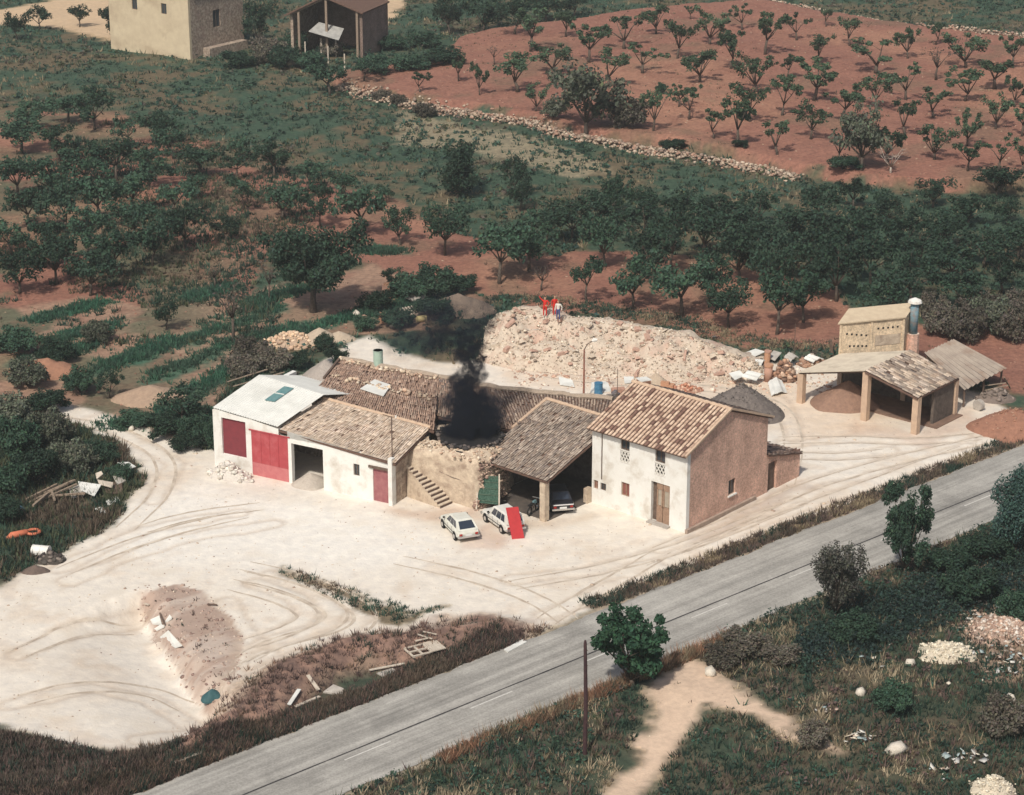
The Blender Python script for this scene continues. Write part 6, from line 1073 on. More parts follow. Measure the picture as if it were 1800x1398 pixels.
# ------------------------------------------------------------------ vehicles
tyre = M('tyre_rubber', (.02, .02, .02), rough=.85); chrome = M('dull_chrome', (.62, .62, .62), rough=.3, metal=.8); carglass = M('car_glass', (.03, .04, .06), rough=.12, spec=.6); black = M('black_plastic', (.02, .02, .022), rough=.6)
def car(name, label, rear_mid, head, paint, Lc=3.7, Wc=1.52, cab=(-1.75, -1.25, .25, .75), hb=.86, ht=1.36, fast=True):
    d = np.array([math.cos(R(head)), math.sin(R(head)), 0]); root = empty(name, np.array(rear_mid) + d * Lc / 2, label, 'car', rz=R(head)); L2 = Lc / 2; hw = Wc / 2
    st = [(-L2, .42, hb - .22, .90), (-L2 + .06, .30, hb - .06, .96), (-L2 + .3, .24, hb, 1.0), (-.5, .20, hb + .02, 1.0), (.6, .20, hb, 1.0), (L2 - .55, .22, hb - .08, .98), (L2 - .12, .28, hb - .16, .93), (L2, .36, hb - .26, .86)]
    V = []; F = []; prof = lambda x, zb, zt, k: [(x, -hw * k * .86, zb), (x, -hw * k, zb + .14), (x, -hw * k, zt - .14), (x, -hw * k * .92, zt - .02), (x, -hw * k * .5, zt + .02), (x, hw * k * .5, zt + .02), (x, hw * k * .92, zt - .02), (x, hw * k, zt - .14), (x, hw * k, zb + .14), (x, hw * k * .86, zb)]
    for s in st: V += prof(*s)
    n = 10
    for i in range(len(st) - 1):
        for k in range(n): F.append((i * n + k, i * n + (k + 1) % n, (i + 1) * n + (k + 1) % n, (i + 1) * n + k))
    F += [tuple(range(n)), tuple(len(st) * n - 1 - k for k in range(n))]
    mb = MB(); mb.add(V, [f[::-1] for f in F]); body = mb.obj('body', paint, root, smooth=False)
    xr0, xr1, xf1, xf0 = cab; b0, b1 = hw * .92, hw * .74; zb, zt = hb - .03, ht
    lo = [(xr0, -b0, zb), (xf0, -b0, zb), (xf0, b0, zb), (xr0, b0, zb)]; mi_ = [(xr1, -b1, zt - .05), (xf1, -b1, zt - .05), (xf1, b1, zt - .05), (xr1, b1, zt - .05)]; hi = [(xr1 + .12, -b1 * .86, zt), (xf1 - .12, -b1 * .86, zt), (xf1 - .12, b1 * .86, zt), (xr1 + .12, b1 * .86, zt)]
    mb = MB(); mb.add(lo + mi_ + hi, [(0, 1, 5, 4), (1, 2, 6, 5), (2, 3, 7, 6), (3, 0, 4, 7), (4, 5, 9, 8), (5, 6, 10, 9), (6, 7, 11, 10), (7, 4, 8, 11), (8, 9, 10, 11)]); mb.obj('cabin', paint, root)
    def glass(q0, q1, q2, q3, u0, u1, v0, v1, nm='window'):
        q = [on_quad(q0, q1, q2, q3, u, v) for u, v in ((u0, v0), (u1, v0), (u1, v1), (u0, v1))]; c = (np.array(lo[0]) + np.array(lo[2])) / 2; nn = np.cross(q[1] - q[0], q[3] - q[0]); nn /= np.linalg.norm(nn); nn = nn if nn @ (q[0] - c) > 0 else -nn
        MB().hexa([p - nn * .01 for p in q], [p + nn * .012 for p in q]).obj(nm, carglass, root)
    for a, b, c, e in ((lo[0], lo[1], mi_[1], mi_[0]), (lo[3], lo[2], mi_[2], mi_[3])): glass(a, b, c, e, .14, .34, .12, .9); glass(a, b, c, e, .37, .62, .12, .9); glass(a, b, c, e, .65, .88, .12, .9)
    glass(lo[3], lo[0], mi_[0], mi_[3], .1, .9, .15, .92, 'rear_window'); glass(lo[1], lo[2], mi_[2], mi_[1], .08, .92, .12, .92, 'windscreen')
    for x in (-L2 + .68, L2 - .66):
        for y in (-1, 1):
            w_ = empty('wheel', (x, y * (hw - .055), .27)); w_.parent = root; MB().tube([(0, -.08, 0), (0, .08, 0)], .28, 16).obj('tyre', tyre, w_); MB().tube([(0, -.095, 0), (0, .095, 0)], .16, 12).obj('rim', chrome, w_)
    for x, nm in ((-L2 - .05, 'rear_bumper'), (L2 + .05, 'front_bumper')): MB().box((x, 0, .42), (.12, Wc * .98, .12)).obj(nm, chrome, root)
    for y in (-1, 1):
        MB().box((-L2 - .012, y * hw * .72, .58), (.05, .2, .13)).obj('tail_light', M('tail_light_red', (.35, .03, .02), rough=.3), root); MB().tube([(L2 - .02, y * hw * .62, .55), (L2 + .02, y * hw * .62, .55)], .09, 12).obj('headlight', chrome, root)
    for y in (-1, 1):
        for x in (-.62, .12, .78): MB().box((x, y * (hw + .001), .55), (.018, .012, .5)).obj('door_seam', black, root)
        MB().box((0, y * (hw + .006), .50), (Lc * .62, .02, .045)).obj('side_trim', black, root); MB().box((cab[3] - .12, y * (hw + .05), hb + .08), (.1, .14, .1)).obj('mirror', black, root)
        for x in (-L2 + .68, L2 - .66): m = MB(); m.tube([(x, y * (hw - .02), .29), (x, y * (hw + .006), .29)], .345, 16); m.obj('wheel_arch', black, root)
    MB().box((-L2 - .03, 0, .53), (.02, .5, .12)).obj('number_plate', M('plate_white', (.7, .7, .68)), root)
    return root
cwhite = M('white_car_paint', (.66, .67, .61), (.56, .55, .48), 1.6, rough=.4, spec=.5, lo=.45, hi=.75); cwhite2 = M('ivory_car_paint', (.70, .70, .66), (.58, .56, .50), 1.6, rough=.4, spec=.5, lo=.45, hi=.75); cblack = M('dark_car_paint', (.018, .018, .024), rough=.3, spec=.5)
car('parked_car', 'cream white saloon parked in the yard, seen from behind', P(824, 953), 112, cwhite, 3.6, 1.55, (-1.72, -1.05, .25, .85))
c2 = P(899, 944) + np.array([.30, .35, 0]); car('parked_car', 'white hatchback with its flank to the stair and a red board behind', c2, 119, cwhite2, 3.6, 1.5, (-1.78, -1.5, .35, .75), ht=1.45)
c3 = car('parked_car', 'dark car backed under the carport with a bright strip across its tail', P(990, 905), 101, cblack, 4.0, 1.6, (-1.5, -.95, .4, .95)); MB().box((-2.03, 0, .74), (.03, 1.45, .07)).obj('chrome_strip', M('bright_strip', (.72, .72, .72), rough=.35), c3)
rb0, rb1 = P(900, 948), P(922, 946); q = np.array([-.42, .55, 2.05]); c = (rb0 + rb1) / 2
tag(MB().hexa([rb0 - c, rb1 - c, rb1 - c + q, rb0 - c + q], [p + np.array([.0, -.05, .012]) for p in (rb0 - c, rb1 - c, rb1 - c + q, rb0 - c + q)]).obj('red_board', M('red_board_paint', (.48, .045, .05), (.42, .04, .045), 3, rough=.6), loc=c), 'tall red board leaning against the white hatchback', 'board')
ct = empty('tipped_cart', P(855, 899), 'tipped-up cart with dark green load bed beside the kiln', 'cart', rz=R(-10)); gm_ = M('green_canvas', (.03, .075, .052), (.085, .15, .115), 9, bump=1.0)
mb = MB(); slab((-.62, .1, .55), (.82, .0, .55), (.70, .75, 2.35), (-.62, .75, 2.3), .1, mb); mb.obj('bed', gm_, ct)
for a, b in (((-.7, .0, .1), (-.68, .8, 2.45)), ((.9, -.05, .35), (.76, .8, 2.5))): MB().bar(a, b, .1).obj('rail', palewood, ct)
[MB().bar(on_quad((-.62, .1, .55), (.82, .0, .55), (.70, .75, 2.35), (-.62, .75, 2.3), 0, v_, .02), on_quad((-.62, .1, .55), (.82, .0, .55), (.70, .75, 2.35), (-.62, .75, 2.3), 1, v_, .02), .05).obj('crossbar', M('faded_green_timber', (.10, .15, .11), (.06, .10, .075), 6), ct) for v_ in (.1, .32, .55, .78, .95)]
for x in (-.5, .6): MB().tube([(x - .05, .75, .38), (x + .05, .75, .38)], .38, 16).obj('wheel', tyre, ct)
mo = empty('motorcycle', P(938, 908) + [0, .5, .06], 'small motorcycle in the shade of the carport behind the pillar', 'motorcycle', rz=R(60))
for x in (-.55, .55):
    m = MB(); [m.tube([(x + .28 * math.cos(a), 0, .3 + .28 * math.sin(a)), (x + .28 * math.cos(a + .45), 0, .3 + .28 * math.sin(a + .45))], .05, 5) for a in np.arange(0, 6.28, .42)]; w_ = m.obj('wheel', tyre, mo); MB().tube([(x, -.04, .3), (x, .04, .3)], .08, 8).obj('hub', chrome, w_)
m = MB(); [m.bar(a, b, .05) for a, b in (((-.55, 0, .3), (-.1, 0, .65)), ((-.1, 0, .65), (.4, 0, .75)), ((.4, 0, .9), (.55, 0, .3)), ((-.1, 0, .35), (.4, 0, .75)))]; m.obj('frame', metal_d, mo); MB().box((.12, 0, .78), (.45, .2, .2), taper=.7).obj('tank', M('tank_paint', (.12, .2, .22)), mo); MB().box((-.35, 0, .74), (.6, .2, .1)).obj('seat', black, mo); MB().bar((.38, -.3, 1.0), (.38, .3, 1.0), .04).obj('handlebar', chrome, mo)

# ------------------------------------------------------------------ people on the rubble heap
def person(p, face, joints, cloth, label, hair=(.03, .02, .02)):
    """one continuous body: skinned skeleton, then colours by the nearest bone"""
    J = {'pel': (0, 0, .95), 'chest': (0, 0, 1.28), 'neck': (0, .01, 1.47), 'head': (0, -.02, 1.60), 'crown': (0, -.01, 1.70), 'hipL': (.1, 0, .9), 'hipR': (-.1, 0, .9), 'kneL': (.11, -.02, .5), 'kneR': (-.11, -.02, .5), 'ankL': (.12, .02, .08), 'ankR': (-.12, .02, .08), 'toeL': (.13, -.16, .04), 'toeR': (-.13, -.16, .04),
         'shL': (.19, 0, 1.40), 'shR': (-.19, 0, 1.40), 'elL': (.25, .02, 1.12), 'elR': (-.25, .02, 1.12), 'wrL': (.25, -.06, .88), 'wrR': (-.25, -.06, .88), 'haL': (.25, -.08, .78), 'haR': (-.25, -.08, .78)}
    J.update(joints); Rd = {'pel': .15, 'chest': .16, 'neck': .06, 'head': .10, 'crown': .085, 'hipL': .1, 'hipR': .1, 'kneL': .07, 'kneR': .07, 'ankL': .05, 'ankR': .05, 'toeL': .035, 'toeR': .035, 'shL': .075, 'shR': .075, 'elL': .05, 'elR': .05, 'wrL': .035, 'wrR': .035, 'haL': .04, 'haR': .04}
    E_ = [('pel', 'chest'), ('chest', 'neck'), ('neck', 'head'), ('head', 'crown'), ('pel', 'hipL'), ('pel', 'hipR'), ('hipL', 'kneL'), ('kneL', 'ankL'), ('ankL', 'toeL'), ('hipR', 'kneR'), ('kneR', 'ankR'), ('ankR', 'toeR'), ('chest', 'shL'), ('shL', 'elL'), ('elL', 'wrL'), ('wrL', 'haL'), ('chest', 'shR'), ('shR', 'elR'), ('elR', 'wrR'), ('wrR', 'haR')]
    ks = list(J); me = bpy.data.meshes.new('body'); me.from_pydata([J[k] for k in ks], [(ks.index(a), ks.index(b)) for a, b in E_], [])
    o = link('body', me); md = o.modifiers.new('Skin', 'SKIN'); md.use_smooth_shade = True
    for i, k in enumerate(ks): sv = me.skin_vertices[0].data[i]; sv.radius = (Rd[k], Rd[k] * (.75 if k in ('pel', 'chest') else 1)); sv.use_root = (k == 'pel')
    o.modifiers.new('Sub', 'SUBSURF').levels = 1
    dg = bpy.context.evaluated_depsgraph_get(); nm = bpy.data.meshes.new_from_object(o.evaluated_get(dg)); bpy.data.objects.remove(o)
    mats = [cloth['top'], cloth['legs'], M('skin', (.45, .26, .18), rough=.6), cloth['shoes'], M('dark_hair', hair, rough=.7)]; nm.materials.clear(); [nm.materials.append(m_) for m_ in mats]
    segs = [(np.array(J[a]), np.array(J[b]), (2 if b in ('head', 'crown') else 2 if b in ('haL', 'haR') else 3 if b in ('toeL', 'toeR') else 1 if (a in ('hipL', 'hipR', 'kneL', 'kneR') or b in ('hipL', 'hipR')) else 0)) for a, b in E_]
    for f in nm.polygons:
        c = np.array(f.center); best = min(segs, key=lambda s: np.linalg.norm(c - (s[0] + (s[1] - s[0]) * np.clip(((c - s[0]) @ (s[1] - s[0])) / ((s[1] - s[0]) @ (s[1] - s[0]) + 1e-9), 0, 1)))); f.material_index = best[2]; f.use_smooth = True
        if best[2] == 2 and c[2] > 1.5 and (c[1] > .03 or c[2] > 1.70): f.material_index = 4
    root = empty('person', p, label, 'person', rz=face); b = link('body', nm, root)
    MB().box((0, -.115, 1.60), (.03, .03, .045)).obj('nose', mats[2], root); return root
redc = M('red_cloth', (.60, .035, .025), (.52, .03, .022), 6, rough=.85); whitec = M('white_cloth', (.62, .60, .55), rough=.85); bluec = M('blue_trousers', (.07, .09, .22), rough=.85); shoe = M('pale_shoes', (.5, .45, .38), rough=.7); skirt = M('red_cloth', W1)
RED = {'top': redc, 'legs': redc, 'shoes': shoe}; fz_ = lambda px, py: (lambda c: np.array([P(px, py, c[2])[0], P(px, py, c[2])[1], c[2]]))(crest_at(px))
person(fz_(958, 556) + [0, -.1, -.02], R(-10), {'elR': (-.38, -.02, 1.58), 'wrR': (-.5, -.05, 1.80), 'haR': (-.54, -.06, 1.89), 'elL': (.36, .02, 1.18), 'wrL': (.22, -.08, 1.02), 'haL': (.14, -.12, .98)}, RED, 'person in a red overall waving one arm on the rubble heap')
person(fz_(975, 556) + [0, .15, -.02], R(15), {'wrL': (.2, -.2, 1.05), 'haL': (.15, -.28, 1.08)}, RED, 'person in red standing half hidden beside the white shirt')
person(fz_(981, 560) + [0, -.35, -.05], R(-20), {'elL': (.32, .05, 1.15), 'wrL': (.3, -.05, .92)}, {'top': whitec, 'legs': bluec, 'shoes': shoe}, 'person in white shirt and blue trousers on the rubble heap')
#@@E
# ------------------------------------------------------------------ grass, weeds and low scrub
def in_view(x, y, z, m=50):
    c = y * CA + (CAM_H - z) * SA; u = 900 + FPX * x / c; v = 699 - FPX * (y * SA - (CAM_H - z) * CA) / c
    return (u > -m) & (u < 1800 + m) & (v > -m) & (v < 1398 + m)
grassm = M('grass_blades', (.85, .85, .85), (1.15, 1.15, 1.15), 1.0, attr=True, trans=.2, rough=.85)
def tufts(name, label, x, y, h, nb, pal, seed, wd=.05, spread=.16, patch=5.0, cat='grass'):
    rg = np.random.default_rng(seed); z = gzv(x, y); k = in_view(x, y, z); x, y, z = x[k], y[k], z[k]; n = len(x)
    hh = h[0] + (h[1] - h[0]) * rg.random(n) ** 1.6; pal = np.array(pal); f = fbm(x / patch, y / patch, seed) * 2.2 - .6 + rg.normal(0, .22, n); idx = np.clip((f * len(pal)).astype(int), 0, len(pal) - 1)
    c = pal[idx] * rg.uniform(.72, 1.28, (n, 1)); X = np.repeat(np.stack([x, y, z], 1), nb, 0); H_ = np.repeat(hh, nb) * rg.uniform(.6, 1.15, n * nb); C = np.repeat(c, nb, 0) * rg.uniform(.8, 1.2, (n * nb, 1))
    a = rg.uniform(0, 6.28, n * nb); r = rg.random(n * nb) * spread; b = X + np.stack([np.cos(a) * r, np.sin(a) * r, np.full(n * nb, -.04)], 1)
    a2 = rg.uniform(0, 6.28, n * nb); w = np.stack([np.cos(a2), np.sin(a2), 0 * a2], 1) * wd * rg.uniform(.7, 1.4, (n * nb, 1)); ln = np.stack([np.cos(a) * .45, np.sin(a) * .45, np.ones(n * nb)], 1) + rg.normal(0, .15, (n * nb, 3))
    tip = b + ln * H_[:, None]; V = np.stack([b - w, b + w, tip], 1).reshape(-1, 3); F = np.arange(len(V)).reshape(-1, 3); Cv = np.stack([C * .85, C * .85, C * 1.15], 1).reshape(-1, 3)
    o = mesh_np(name, V, F, grassm, None, Cv); return tag(o, label, cat, kind='stuff')
def scrub(name, label, x, y, rad, nl, ls, m, seed, pal, squash=.55, patch=8.0):
    rg = np.random.default_rng(seed); z = gzv(x, y); k = in_view(x, y, z); x, y, z = x[k], y[k], z[k]; n = len(x); r = rad[0] + (rad[1] - rad[0]) * rg.random(n) ** 2
    V, F, c = leaves(np.stack([x, y, z + r * squash * .6], 1), r, nl, ls, rg, squash); pal = np.array(pal); f = fbm(x / patch, y / patch, seed) * 2.2 - .6 + rg.normal(0, .18, n); idx = np.clip((f * len(pal)).astype(int), 0, len(pal) - 1)
    o = mesh_np(name, V, F, m, None, c * np.repeat(pal[idx], nl * 4, 0)); return tag(o, label, 'scrub', kind='stuff')
scrubm = M('scrub_leaves', (.8, .8, .8), (1.2, 1.2, 1.2), .8, attr=True, trans=.2, rough=.85)
rg = np.random.default_rng(100)
DG, MG, OG, BR, DT, PU, TE = (.032, .060, .046), (.046, .090, .062), (.085, .098, .055), (.13, .10, .075), (.27, .22, .145), (.135, .095, .085), (.045, .10, .075)
# waste ground on the near side of the road
n = 60000; u = rg.uniform(-45, 75, n); v = -r_hw - .12 - rg.random(n) ** 1.1 * 42; x = r_c[0] + RD[0] * u + RN[0] * v; y = r_c[1] + RD[1] * u + RN[1] * v
pd = sdist(PATHS, x, y); k = (pd < -.1) | (rg.random(n) < .012); k &= (pd < -.1) | (pd > 0.0); x, y = x[k], y[k]
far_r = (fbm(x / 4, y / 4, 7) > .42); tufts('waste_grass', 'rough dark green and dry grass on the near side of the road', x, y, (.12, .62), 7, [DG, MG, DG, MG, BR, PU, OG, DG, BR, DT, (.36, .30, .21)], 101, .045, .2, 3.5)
n = 3600; u = rg.uniform(-45, 75, n); v = -r_hw - .2 - rg.random(n) ** 1.3 * 38; x = r_c[0] + RD[0] * u + RN[0] * v; y = r_c[1] + RD[1] * u + RN[1] * v; k = (sdist(PATHS, x, y) < -.6) & (fbm(x / 5, y / 5, 8) > .45); scrub('waste_scrub', 'low dark scrub patches over the waste ground', x[k], y[k], (.25, .75), 24, .12, scrubm, 102, [DG, MG, TE, PU, BR, DG])
n = 900; ax_ = rg.uniform(1400, 1830, n); ay_ = 1120 - (ax_ - 1400) * .33 + rg.normal(20, 26, n); q = np.array([P(a, b)[:2] for a, b in zip(ax_, ay_)]); k = road_uv(q[:, 0], q[:, 1])[1] < -r_hw - .5; scrub('roadside_scrub', 'dark scrub mass along the road under the right-hand trees', q[k, 0], q[k, 1], (.35, 1.0), 40, .12, scrubm, 122, [DG, (.022, .042, .038), (.028, .05, .045), DG], .8)
n = 1400; u = rg.uniform(-20, 3, n); v = -r_hw - .15 - rg.random(n) * 1.0; x = r_c[0] + RD[0] * u + RN[0] * v; y = r_c[1] + RD[1] * u + RN[1] * v; tufts('verge_grass', 'orange dry grass along the near road edge', x, y, (.3, .8), 8, [(.30, .17, .11), (.24, .15, .10), DT, BR], 103, .03, .2, 2)
# verge between yard and road
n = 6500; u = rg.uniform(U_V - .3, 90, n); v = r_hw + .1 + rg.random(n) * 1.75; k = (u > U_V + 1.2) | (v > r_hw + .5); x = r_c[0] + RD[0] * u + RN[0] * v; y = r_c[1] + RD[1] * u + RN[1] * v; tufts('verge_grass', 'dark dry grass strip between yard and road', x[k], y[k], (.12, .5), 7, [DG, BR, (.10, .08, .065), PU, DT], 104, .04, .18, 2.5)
# brushy road bank on the left
n = 26000; ln = resamp(BANK, 400); i = rg.integers(0, 400, n); x = ln[i, 0] + rg.normal(0, 1.7, n); y = ln[i, 1] + rg.normal(0, 1.7, n) - .6; uu, vv = road_uv(x, y); k = (vv > r_hw + .1) & (sdist(BASIN, x, y) < .2) & (ldist(BANK, x, y) < 3.2)
dn = np.where(vv < r_hw + .6 + fbm(x * .5, y * .5, 3) * 1.0, 1.0, .05); k &= rg.random(n) < dn; tufts('bank_brush', 'purplish brown dry brush on the road bank', x[k], y[k], (.15, .6), 8, [PU, (.10, .07, .065), (.19, .125, .105), BR, (.25, .17, .12), DG], 105, .035, .2, 2.2)
n = 9000; u = rg.uniform(-50, U_V - 7.2, n); v = r_hw + .1 + rg.random(n) * 1.7 * (.5 + fbm(u * .4, u * 0, 6)); x = r_c[0] + RD[0] * u + RN[0] * v; y = r_c[1] + RD[1] * u + RN[1] * v; tufts('bank_brush', 'dense dark brush along the far road edge', x, y, (.15, .55), 8, [PU, (.10, .07, .065), DG, (.19, .125, .105), (.08, .07, .055), BR], 119, .035, .2, 1.8)
n = 7000; x = rg.uniform(-31, -18, n); y = rg.uniform(104, 114, n); uu, vv = road_uv(x, y); k = (vv > r_hw + .1) & (sdist(YARD, x, y) < -.3) & (sdist(BASIN, x, y) < -.3); tufts('bank_brush', 'dark brush in the lower left corner', x[k], y[k], (.15, .55), 8, [(.07, .06, .055), DG, PU, (.09, .075, .06)], 106, .04, .2, 2.5)
n = 2600; x = rg.uniform(-16, 0, n); y = rg.uniform(124, 137, n); k = sdist(ISLE, x, y) > -.35; tufts('island_weeds', 'dark green weed strip curving through the yard', x[k], y[k], (.12, .42), 8, [DG, TE, MG, BR], 107, .04, .18, 2.5)
n = 500; x = rg.uniform(-26, -17, n); y = rg.uniform(114, 133, n); k = (sdist(BFACE, x, y) > .3) & (fbm(x, y, 4) > .5); tufts('hollow_weeds', 'sparse dark weeds on the hollow bank', x[k], y[k], (.08, .28), 7, [(.12, .09, .08), DG, (.16, .12, .1)], 108, .04, .2, 2)
n = 1500; x = rg.uniform(-26, -14, n); y = rg.uniform(112, 134, n); z = gzv(x, y); k = sdist(BFACE, x, y) > -.2; V, F, m_ = rocks_np(np.stack([x[k], y[k], z[k]], 1), .03 + .05 * rg.random(k.sum()) + .12 * rg.random(k.sum()) ** 6, 121, .7); c = np.repeat(np.array([(.34, .25, .21), (.26, .18, .155), (.42, .32, .27), (.52, .44, .37)])[rg.integers(0, 4, m_)], 12, 0); tag(mesh_np('hollow_clods', V, F, rockm, None, c), 'brown clods and stones on the cut face of the hollow', 'clods', kind='stuff')
# left thicket floor, meadow band, weed strips
n = 16000; x = rg.uniform(-44, -19, n); y = rg.uniform(133, 172, n); k = (zone_at(x, y) == 0); tufts('thicket_grass', 'olive green rough growth at the left edge', x[k], y[k], (.2, .8), 6, [OG, MG, DG, OG, BR], 109, .06, .25, 4)
n = 17000; x = rg.uniform(-100, 100, n); y = 170 + rg.random(n) ** 1.15 * 200; k = (zone_at(x, y) == 0) & (fbm(x / 7, y / 7, 44) > .36); scrub('meadow_scrub', 'low grey green scrub of the meadow band', x[k], y[k], (.25, 1.0), 13, .24, scrubm, 110, [DG, MG, (.06, .10, .07), TE, (.055, .105, .08), OG, (.12, .11, .085)])
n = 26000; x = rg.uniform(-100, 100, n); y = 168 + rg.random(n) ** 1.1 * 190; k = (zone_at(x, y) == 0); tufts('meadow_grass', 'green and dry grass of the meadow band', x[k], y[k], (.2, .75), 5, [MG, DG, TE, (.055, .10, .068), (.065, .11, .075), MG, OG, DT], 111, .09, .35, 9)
xs_, ys_ = [], []
xs_.append(np.array([0.])); ys_.append(np.array([-99.]))
for s_ in STRIPS: q = resamp(s_, 40); i = rg.integers(0, 40, 700); xs_.append(q[i, 0] + rg.normal(0, .65, 700)); ys_.append(q[i, 1] + rg.normal(0, .65, 700))
tufts('weed_strips', 'bright green weed strips between the furrows', np.concatenate(xs_), np.concatenate(ys_), (.15, .55), 7, [(.04, .12, .075), TE, (.05, .13, .08), MG], 112, .06, .22, 4)
n = 9000; x = rg.uniform(-100, 100, n); y = 165 + rg.random(n) * 180; k = (zone_at(x, y) == 2) & (fbm(x / 8, y / 8, 45) > .5); tufts('orchard_weeds', 'sparse dry weeds on the red orchard soil', x[k], y[k], (.08, .35), 5, [BR, OG, DT, (.2, .12, .085), MG], 113, .06, .3, 6)
q = resamp([P(a, b)[:2] for a, b in ((860, 545), (900, 530), (1000, 545), (1100, 560), (1200, 572), (1300, 602), (1400, 622), (1470, 622))], 60); i = rg.integers(0, 60, 2200); tufts('heap_edge_weeds', 'weed line between the rubble heap and the orchard', q[i, 0] + rg.normal(0, .9, 2200), q[i, 1] + rg.normal(0, .8, 2200) + 1.2, (.1, .36), 6, [DG, MG, BR, DT], 114, .06, .25, 3)
n = 14000; x = rg.uniform(-50, -16, n); y = 180 + rg.random(n) * 95; k = (zone_at(x, y) == 2) & (fbm(x / 6, y / 6, 46) > .43) & (x < -20 + (y - 200) * .02); tufts('orchard_grass', 'grey green undergrowth beneath the left orchard', x[k], y[k], (.2, .7), 6, [DG, MG, (.07, .10, .07), OG, BR], 117, .08, .3, 5)
n = 9000; x = rg.uniform(-34, 45, n); y = rg.uniform(104, 175, n); z = gzv(x, y); k = ((zone_at(x, y) == 1) | (zone_at(x, y) == 3)) & in_view(x, y, z) & (rg.random(n) < .25 + .75 * (fbm(x / 3, y / 3, 47) > .52)); V, F, m_ = rocks_np(np.stack([x[k], y[k], z[k]], 1), rg.uniform(.02, .06, k.sum()) * np.where(rg.random(k.sum()) < .05, 2.2, 1), 118, .6); c = np.repeat(np.array([(.55, .45, .35), (.66, .58, .47), (.42, .33, .26), (.34, .26, .21)])[rg.integers(0, 4, m_)], 12, 0); tag(mesh_np('yard_stones', V, F, rockm, None, c), 'small stones scattered over the pale yard', 'stones', kind='stuff')
# wheel ruts pressed into the yard
rutm = M('rut_dirt', (.43, .36, .29), (.62, .55, .46), .9, bump=.5, bscale=8, lo=.38, hi=.62)
RUTS = [[(1160, 968), (1300, 912), (1420, 852), (1600, 802), (1790, 760)], [(1150, 1000), (1320, 930), (1500, 862), (1700, 790)], [(900, 1030), (1040, 1005), (1200, 965), (1400, 885)], [(960, 1092), (1010, 1060), (1100, 1010), (1160, 975)], [(1000, 1092), (940, 1050), (820, 1010), (700, 985)], [(430, 995), (520, 1015), (610, 1050), (650, 1085), (620, 1115), (520, 1140), (440, 1165), (405, 1215)], [(420, 1012), (500, 1030), (575, 1060), (600, 1085), (560, 1110), (470, 1135), (430, 1160)], [(410, 1030), (480, 1048), (535, 1070), (545, 1090), (500, 1112), (440, 1132)], [(250, 930), (340, 905), (460, 890)], [(110, 1005), (270, 940), (430, 905)], [(60, 728), (200, 752), (300, 805), (285, 870), (220, 930)], [(30, 1150), (150, 1100), (230, 1080)], [(40, 1230), (160, 1205), (270, 1215), (330, 1245)], [(1385, 800), (1480, 805), (1560, 795)], [(1370, 775), (1500, 772), (1600, 778), (1720, 768)], [(900, 648), (1050, 672), (1240, 680), (1372, 706), (1400, 775), (1380, 850)]]
def smooth_line(q, n):
    q = np.array(q); 
    for _ in range(3): q = np.r_[q[:1], np.stack([q[:-1] * .75 + q[1:] * .25, q[:-1] * .25 + q[1:] * .75], 1).reshape(-1, 2), q[-1:]]
    return resamp(q, n)
for kk, rt in enumerate(RUTS):
    q = smooth_line([PT(a, b)[:2] for a, b in rt], 60); d = np.gradient(q, axis=0); d /= np.linalg.norm(d, axis=1)[:, None]; nn = np.stack([-d[:, 1], d[:, 0]], 1)
    for sgn in (-.68, .68):
        wl2 = .05 + .12 * fbm(np.arange(60) * .3, np.full(60, kk * 5. + sgn), 5); wr2 = .05 + .12 * fbm(np.arange(60) * .3, np.full(60, kk * 7. - sgn), 6); wl2 *= np.sin(np.linspace(.12, 3.02, 60)) ** .5; wr2 *= np.sin(np.linspace(.12, 3.02, 60)) ** .5
        cen = q + nn * (sgn + .12 * (fbm(np.arange(60) * .15, np.full(60, float(kk)), 9) - .5))[:, None]; V = []; 
        for a, b in zip(cen + nn * wl2[:, None], cen - nn * wr2[:, None]): V += [(a[0], a[1], float(gzv(a[0], a[1])) + .012), (b[0], b[1], float(gzv(b[0], b[1])) + .012)]
        tag(mesh_np('wheel_rut', np.array(V), np.array([(2 * i, 2 * i + 1, 2 * i + 3, 2 * i + 2) for i in range(59)]), rutm), kind='structure')
# clods over the ploughed red soil
n = 9000; x = rg.uniform(-100, 100, n); y = 165 + rg.random(n) ** .9 * 175; z = gzv(x, y); k = (zone_at(x, y) == 2) & in_view(x, y, z); V, F, m_ = rocks_np(np.stack([x[k], y[k], z[k]], 1), rg.uniform(.06, .17, k.sum()), 115, .6); c = np.repeat(np.array([(.27, .14, .10), (.20, .10, .075), (.33, .19, .14), (.38, .27, .2)])[rg.integers(0, 4, m_)], 12, 0); tag(mesh_np('soil_clods', V, F, rockm, None, c), 'clods and small stones over the red soil', 'clods', kind='stuff')

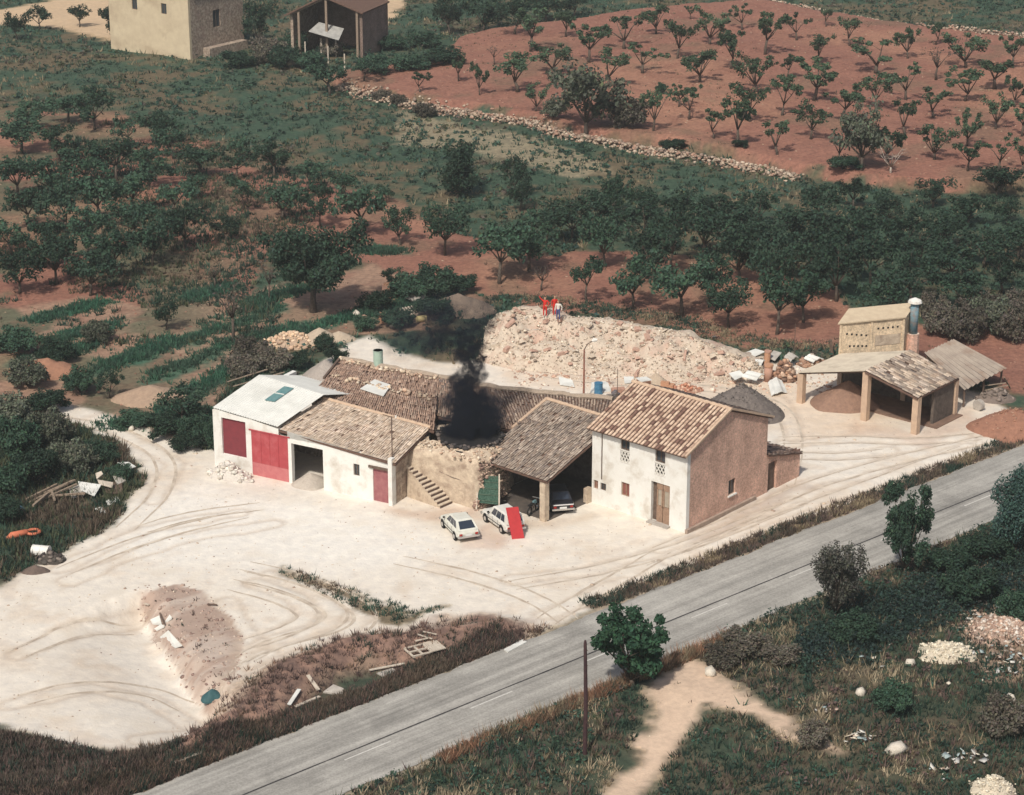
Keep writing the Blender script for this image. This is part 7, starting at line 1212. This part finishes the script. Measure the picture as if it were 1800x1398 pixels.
# ------------------------------------------------------------------ smoke from the kiln
def PY(px, py, Y):
    d = ray(px, py); k = Y / d[1]; return np.array([k * d[0], Y, CAM_H + k * d[2]])
k0 = np.array([kc[0], kc[1], KZ + .4])
BL = [(800, 760, 1.0, 7), (828, 758, 1.25, 8), (856, 757, 1.0, 7), (812, 735, 1.2, 7), (840, 728, 1.25, 7), (868, 738, .7, 2.5), (790, 736, .7, 2.5), (822, 705, 1.2, 7), (848, 702, .95, 5), (798, 702, .9, 3), (866, 706, .7, 1.6), (820, 672, 1.1, 6), (838, 660, .85, 4), (826, 640, .95, 6), (818, 618, .95, 4), (834, 604, .95, 4), (812, 594, 1.0, 3), (850, 566, 1.0, 1.6), (836, 580, 1.0, 2.4), (856, 545, .8, .8), (788, 592, 1.0, 2.6), (764, 598, 1.0, 2.8), (742, 603, .95, 2.0), (720, 606, .9, 1.2), (698, 602, .9, .5), (780, 568, 1.0, .8), (750, 556, 1.2, .35), (806, 552, 1.0, .9), (720, 566, 1.2, .2), (842, 535, .9, .5), (760, 572, 2.3, .34), (722, 582, 2.2, .28), (800, 562, 2.2, .36), (694, 588, 1.9, .22), (836, 556, 1.7, .34)]
path = [(828, 790, 2.7), (827, 745, 3.1), (828, 700, 3.0), (826, 655, 2.5), (826, 615, 2.5), (815, 580, 3.3), (775, 565, 3.5), (735, 572, 3.3), (698, 578, 2.9), (662, 582, 1.4)]
sm = bpy.data.materials.new('black_smoke'); sm.use_nodes = True; N = sm.node_tree.nodes; K = sm.node_tree.links; N.remove(N['Principled BSDF'])
tc = N.new('ShaderNodeTexCoord'); nz = N.new('ShaderNodeTexNoise'); nz.inputs['Scale'].default_value = .8; nz.inputs['Detail'].default_value = 4; K.new(tc.outputs['Object'], nz.inputs['Vector'])
sb_ = N.new('ShaderNodeVectorMath'); sb_.operation = 'SUBTRACT'; K.new(nz.outputs['Color'], sb_.inputs[0]); sb_.inputs[1].default_value = (.5, .5, .5); sc_ = N.new('ShaderNodeVectorMath'); sc_.operation = 'SCALE'; sc_.inputs['Scale'].default_value = 2.4; K.new(sb_.outputs[0], sc_.inputs[0])
ad_ = N.new('ShaderNodeVectorMath'); ad_.operation = 'ADD'; K.new(tc.outputs['Object'], ad_.inputs[0]); K.new(sc_.outputs[0], ad_.inputs[1]); acc = None
for x, y, r, dn in BL:
    c = PY(x, y, kc[1]) - k0; ds = N.new('ShaderNodeVectorMath'); ds.operation = 'DISTANCE'; K.new(ad_.outputs[0], ds.inputs[0]); ds.inputs[1].default_value = tuple(c)
    mr = N.new('ShaderNodeMapRange'); mr.interpolation_type = 'SMOOTHSTEP'; mr.inputs['From Min'].default_value = r * 1.2; mr.inputs['From Max'].default_value = r * .35; mr.inputs['To Max'].default_value = dn; K.new(ds.outputs['Value'], mr.inputs['Value'])
    if acc is None: acc = mr.outputs[0]
    else: mx = N.new('ShaderNodeMath'); mx.operation = 'MAXIMUM'; K.new(acc, mx.inputs[0]); K.new(mr.outputs[0], mx.inputs[1]); acc = mx.outputs[0]
n2_ = N.new('ShaderNodeTexNoise'); n2_.inputs['Scale'].default_value = 1.9; n2_.inputs['Detail'].default_value = 7; n2_.inputs['Roughness'].default_value = .68; K.new(tc.outputs['Object'], n2_.inputs['Vector']); r2_ = N.new('ShaderNodeMapRange'); r2_.inputs['From Min'].default_value = .40; r2_.inputs['From Max'].default_value = .60; r2_.inputs['To Min'].default_value = .04; r2_.inputs['To Max'].default_value = 1.3; K.new(n2_.outputs['Fac'], r2_.inputs['Value'])
ml = N.new('ShaderNodeMath'); ml.operation = 'MULTIPLY'; K.new(acc, ml.inputs[0]); K.new(r2_.outputs[0], ml.inputs[1])
pv = N.new('ShaderNodeVolumePrincipled'); pv.inputs['Color'].default_value = (.045, .055, .085, 1); pv.inputs['Anisotropy'].default_value = .2; K.new(ml.outputs[0], pv.inputs['Density']); K.new(pv.outputs[0], N['Material Output'].inputs['Volume'])
mb = MB(); mb.tube([PY(x, y, kc[1]) - k0 for x, y, r in path], [r for *_, r in path], 16); so = mb.obj('smoke', sm, loc=k0); tag(so, 'column of black smoke rising from the kiln and drifting left', 'smoke', kind='stuff')

# ------------------------------------------------------------------ air: thin even haze over the whole valley
hm = bpy.data.materials.new('haze_air'); hm.use_nodes = True; N = hm.node_tree.nodes; N.remove(N['Principled BSDF']); pv = N.new('ShaderNodeVolumePrincipled'); pv.inputs['Color'].default_value = (.80, .86, .88, 1); pv.inputs['Density'].default_value = HAZE; pv.inputs['Anisotropy'].default_value = .3
hm.node_tree.links.new(pv.outputs[0], N['Material Output'].inputs['Volume'])
hb = MB(); hb.box((0, 0, 0), (3600, 4200, 68)); ho = hb.obj('haze', hm, loc=(0, 1450, 30.0)); tag(ho, 'thin pale haze filling the valley air', 'haze', kind='stuff')
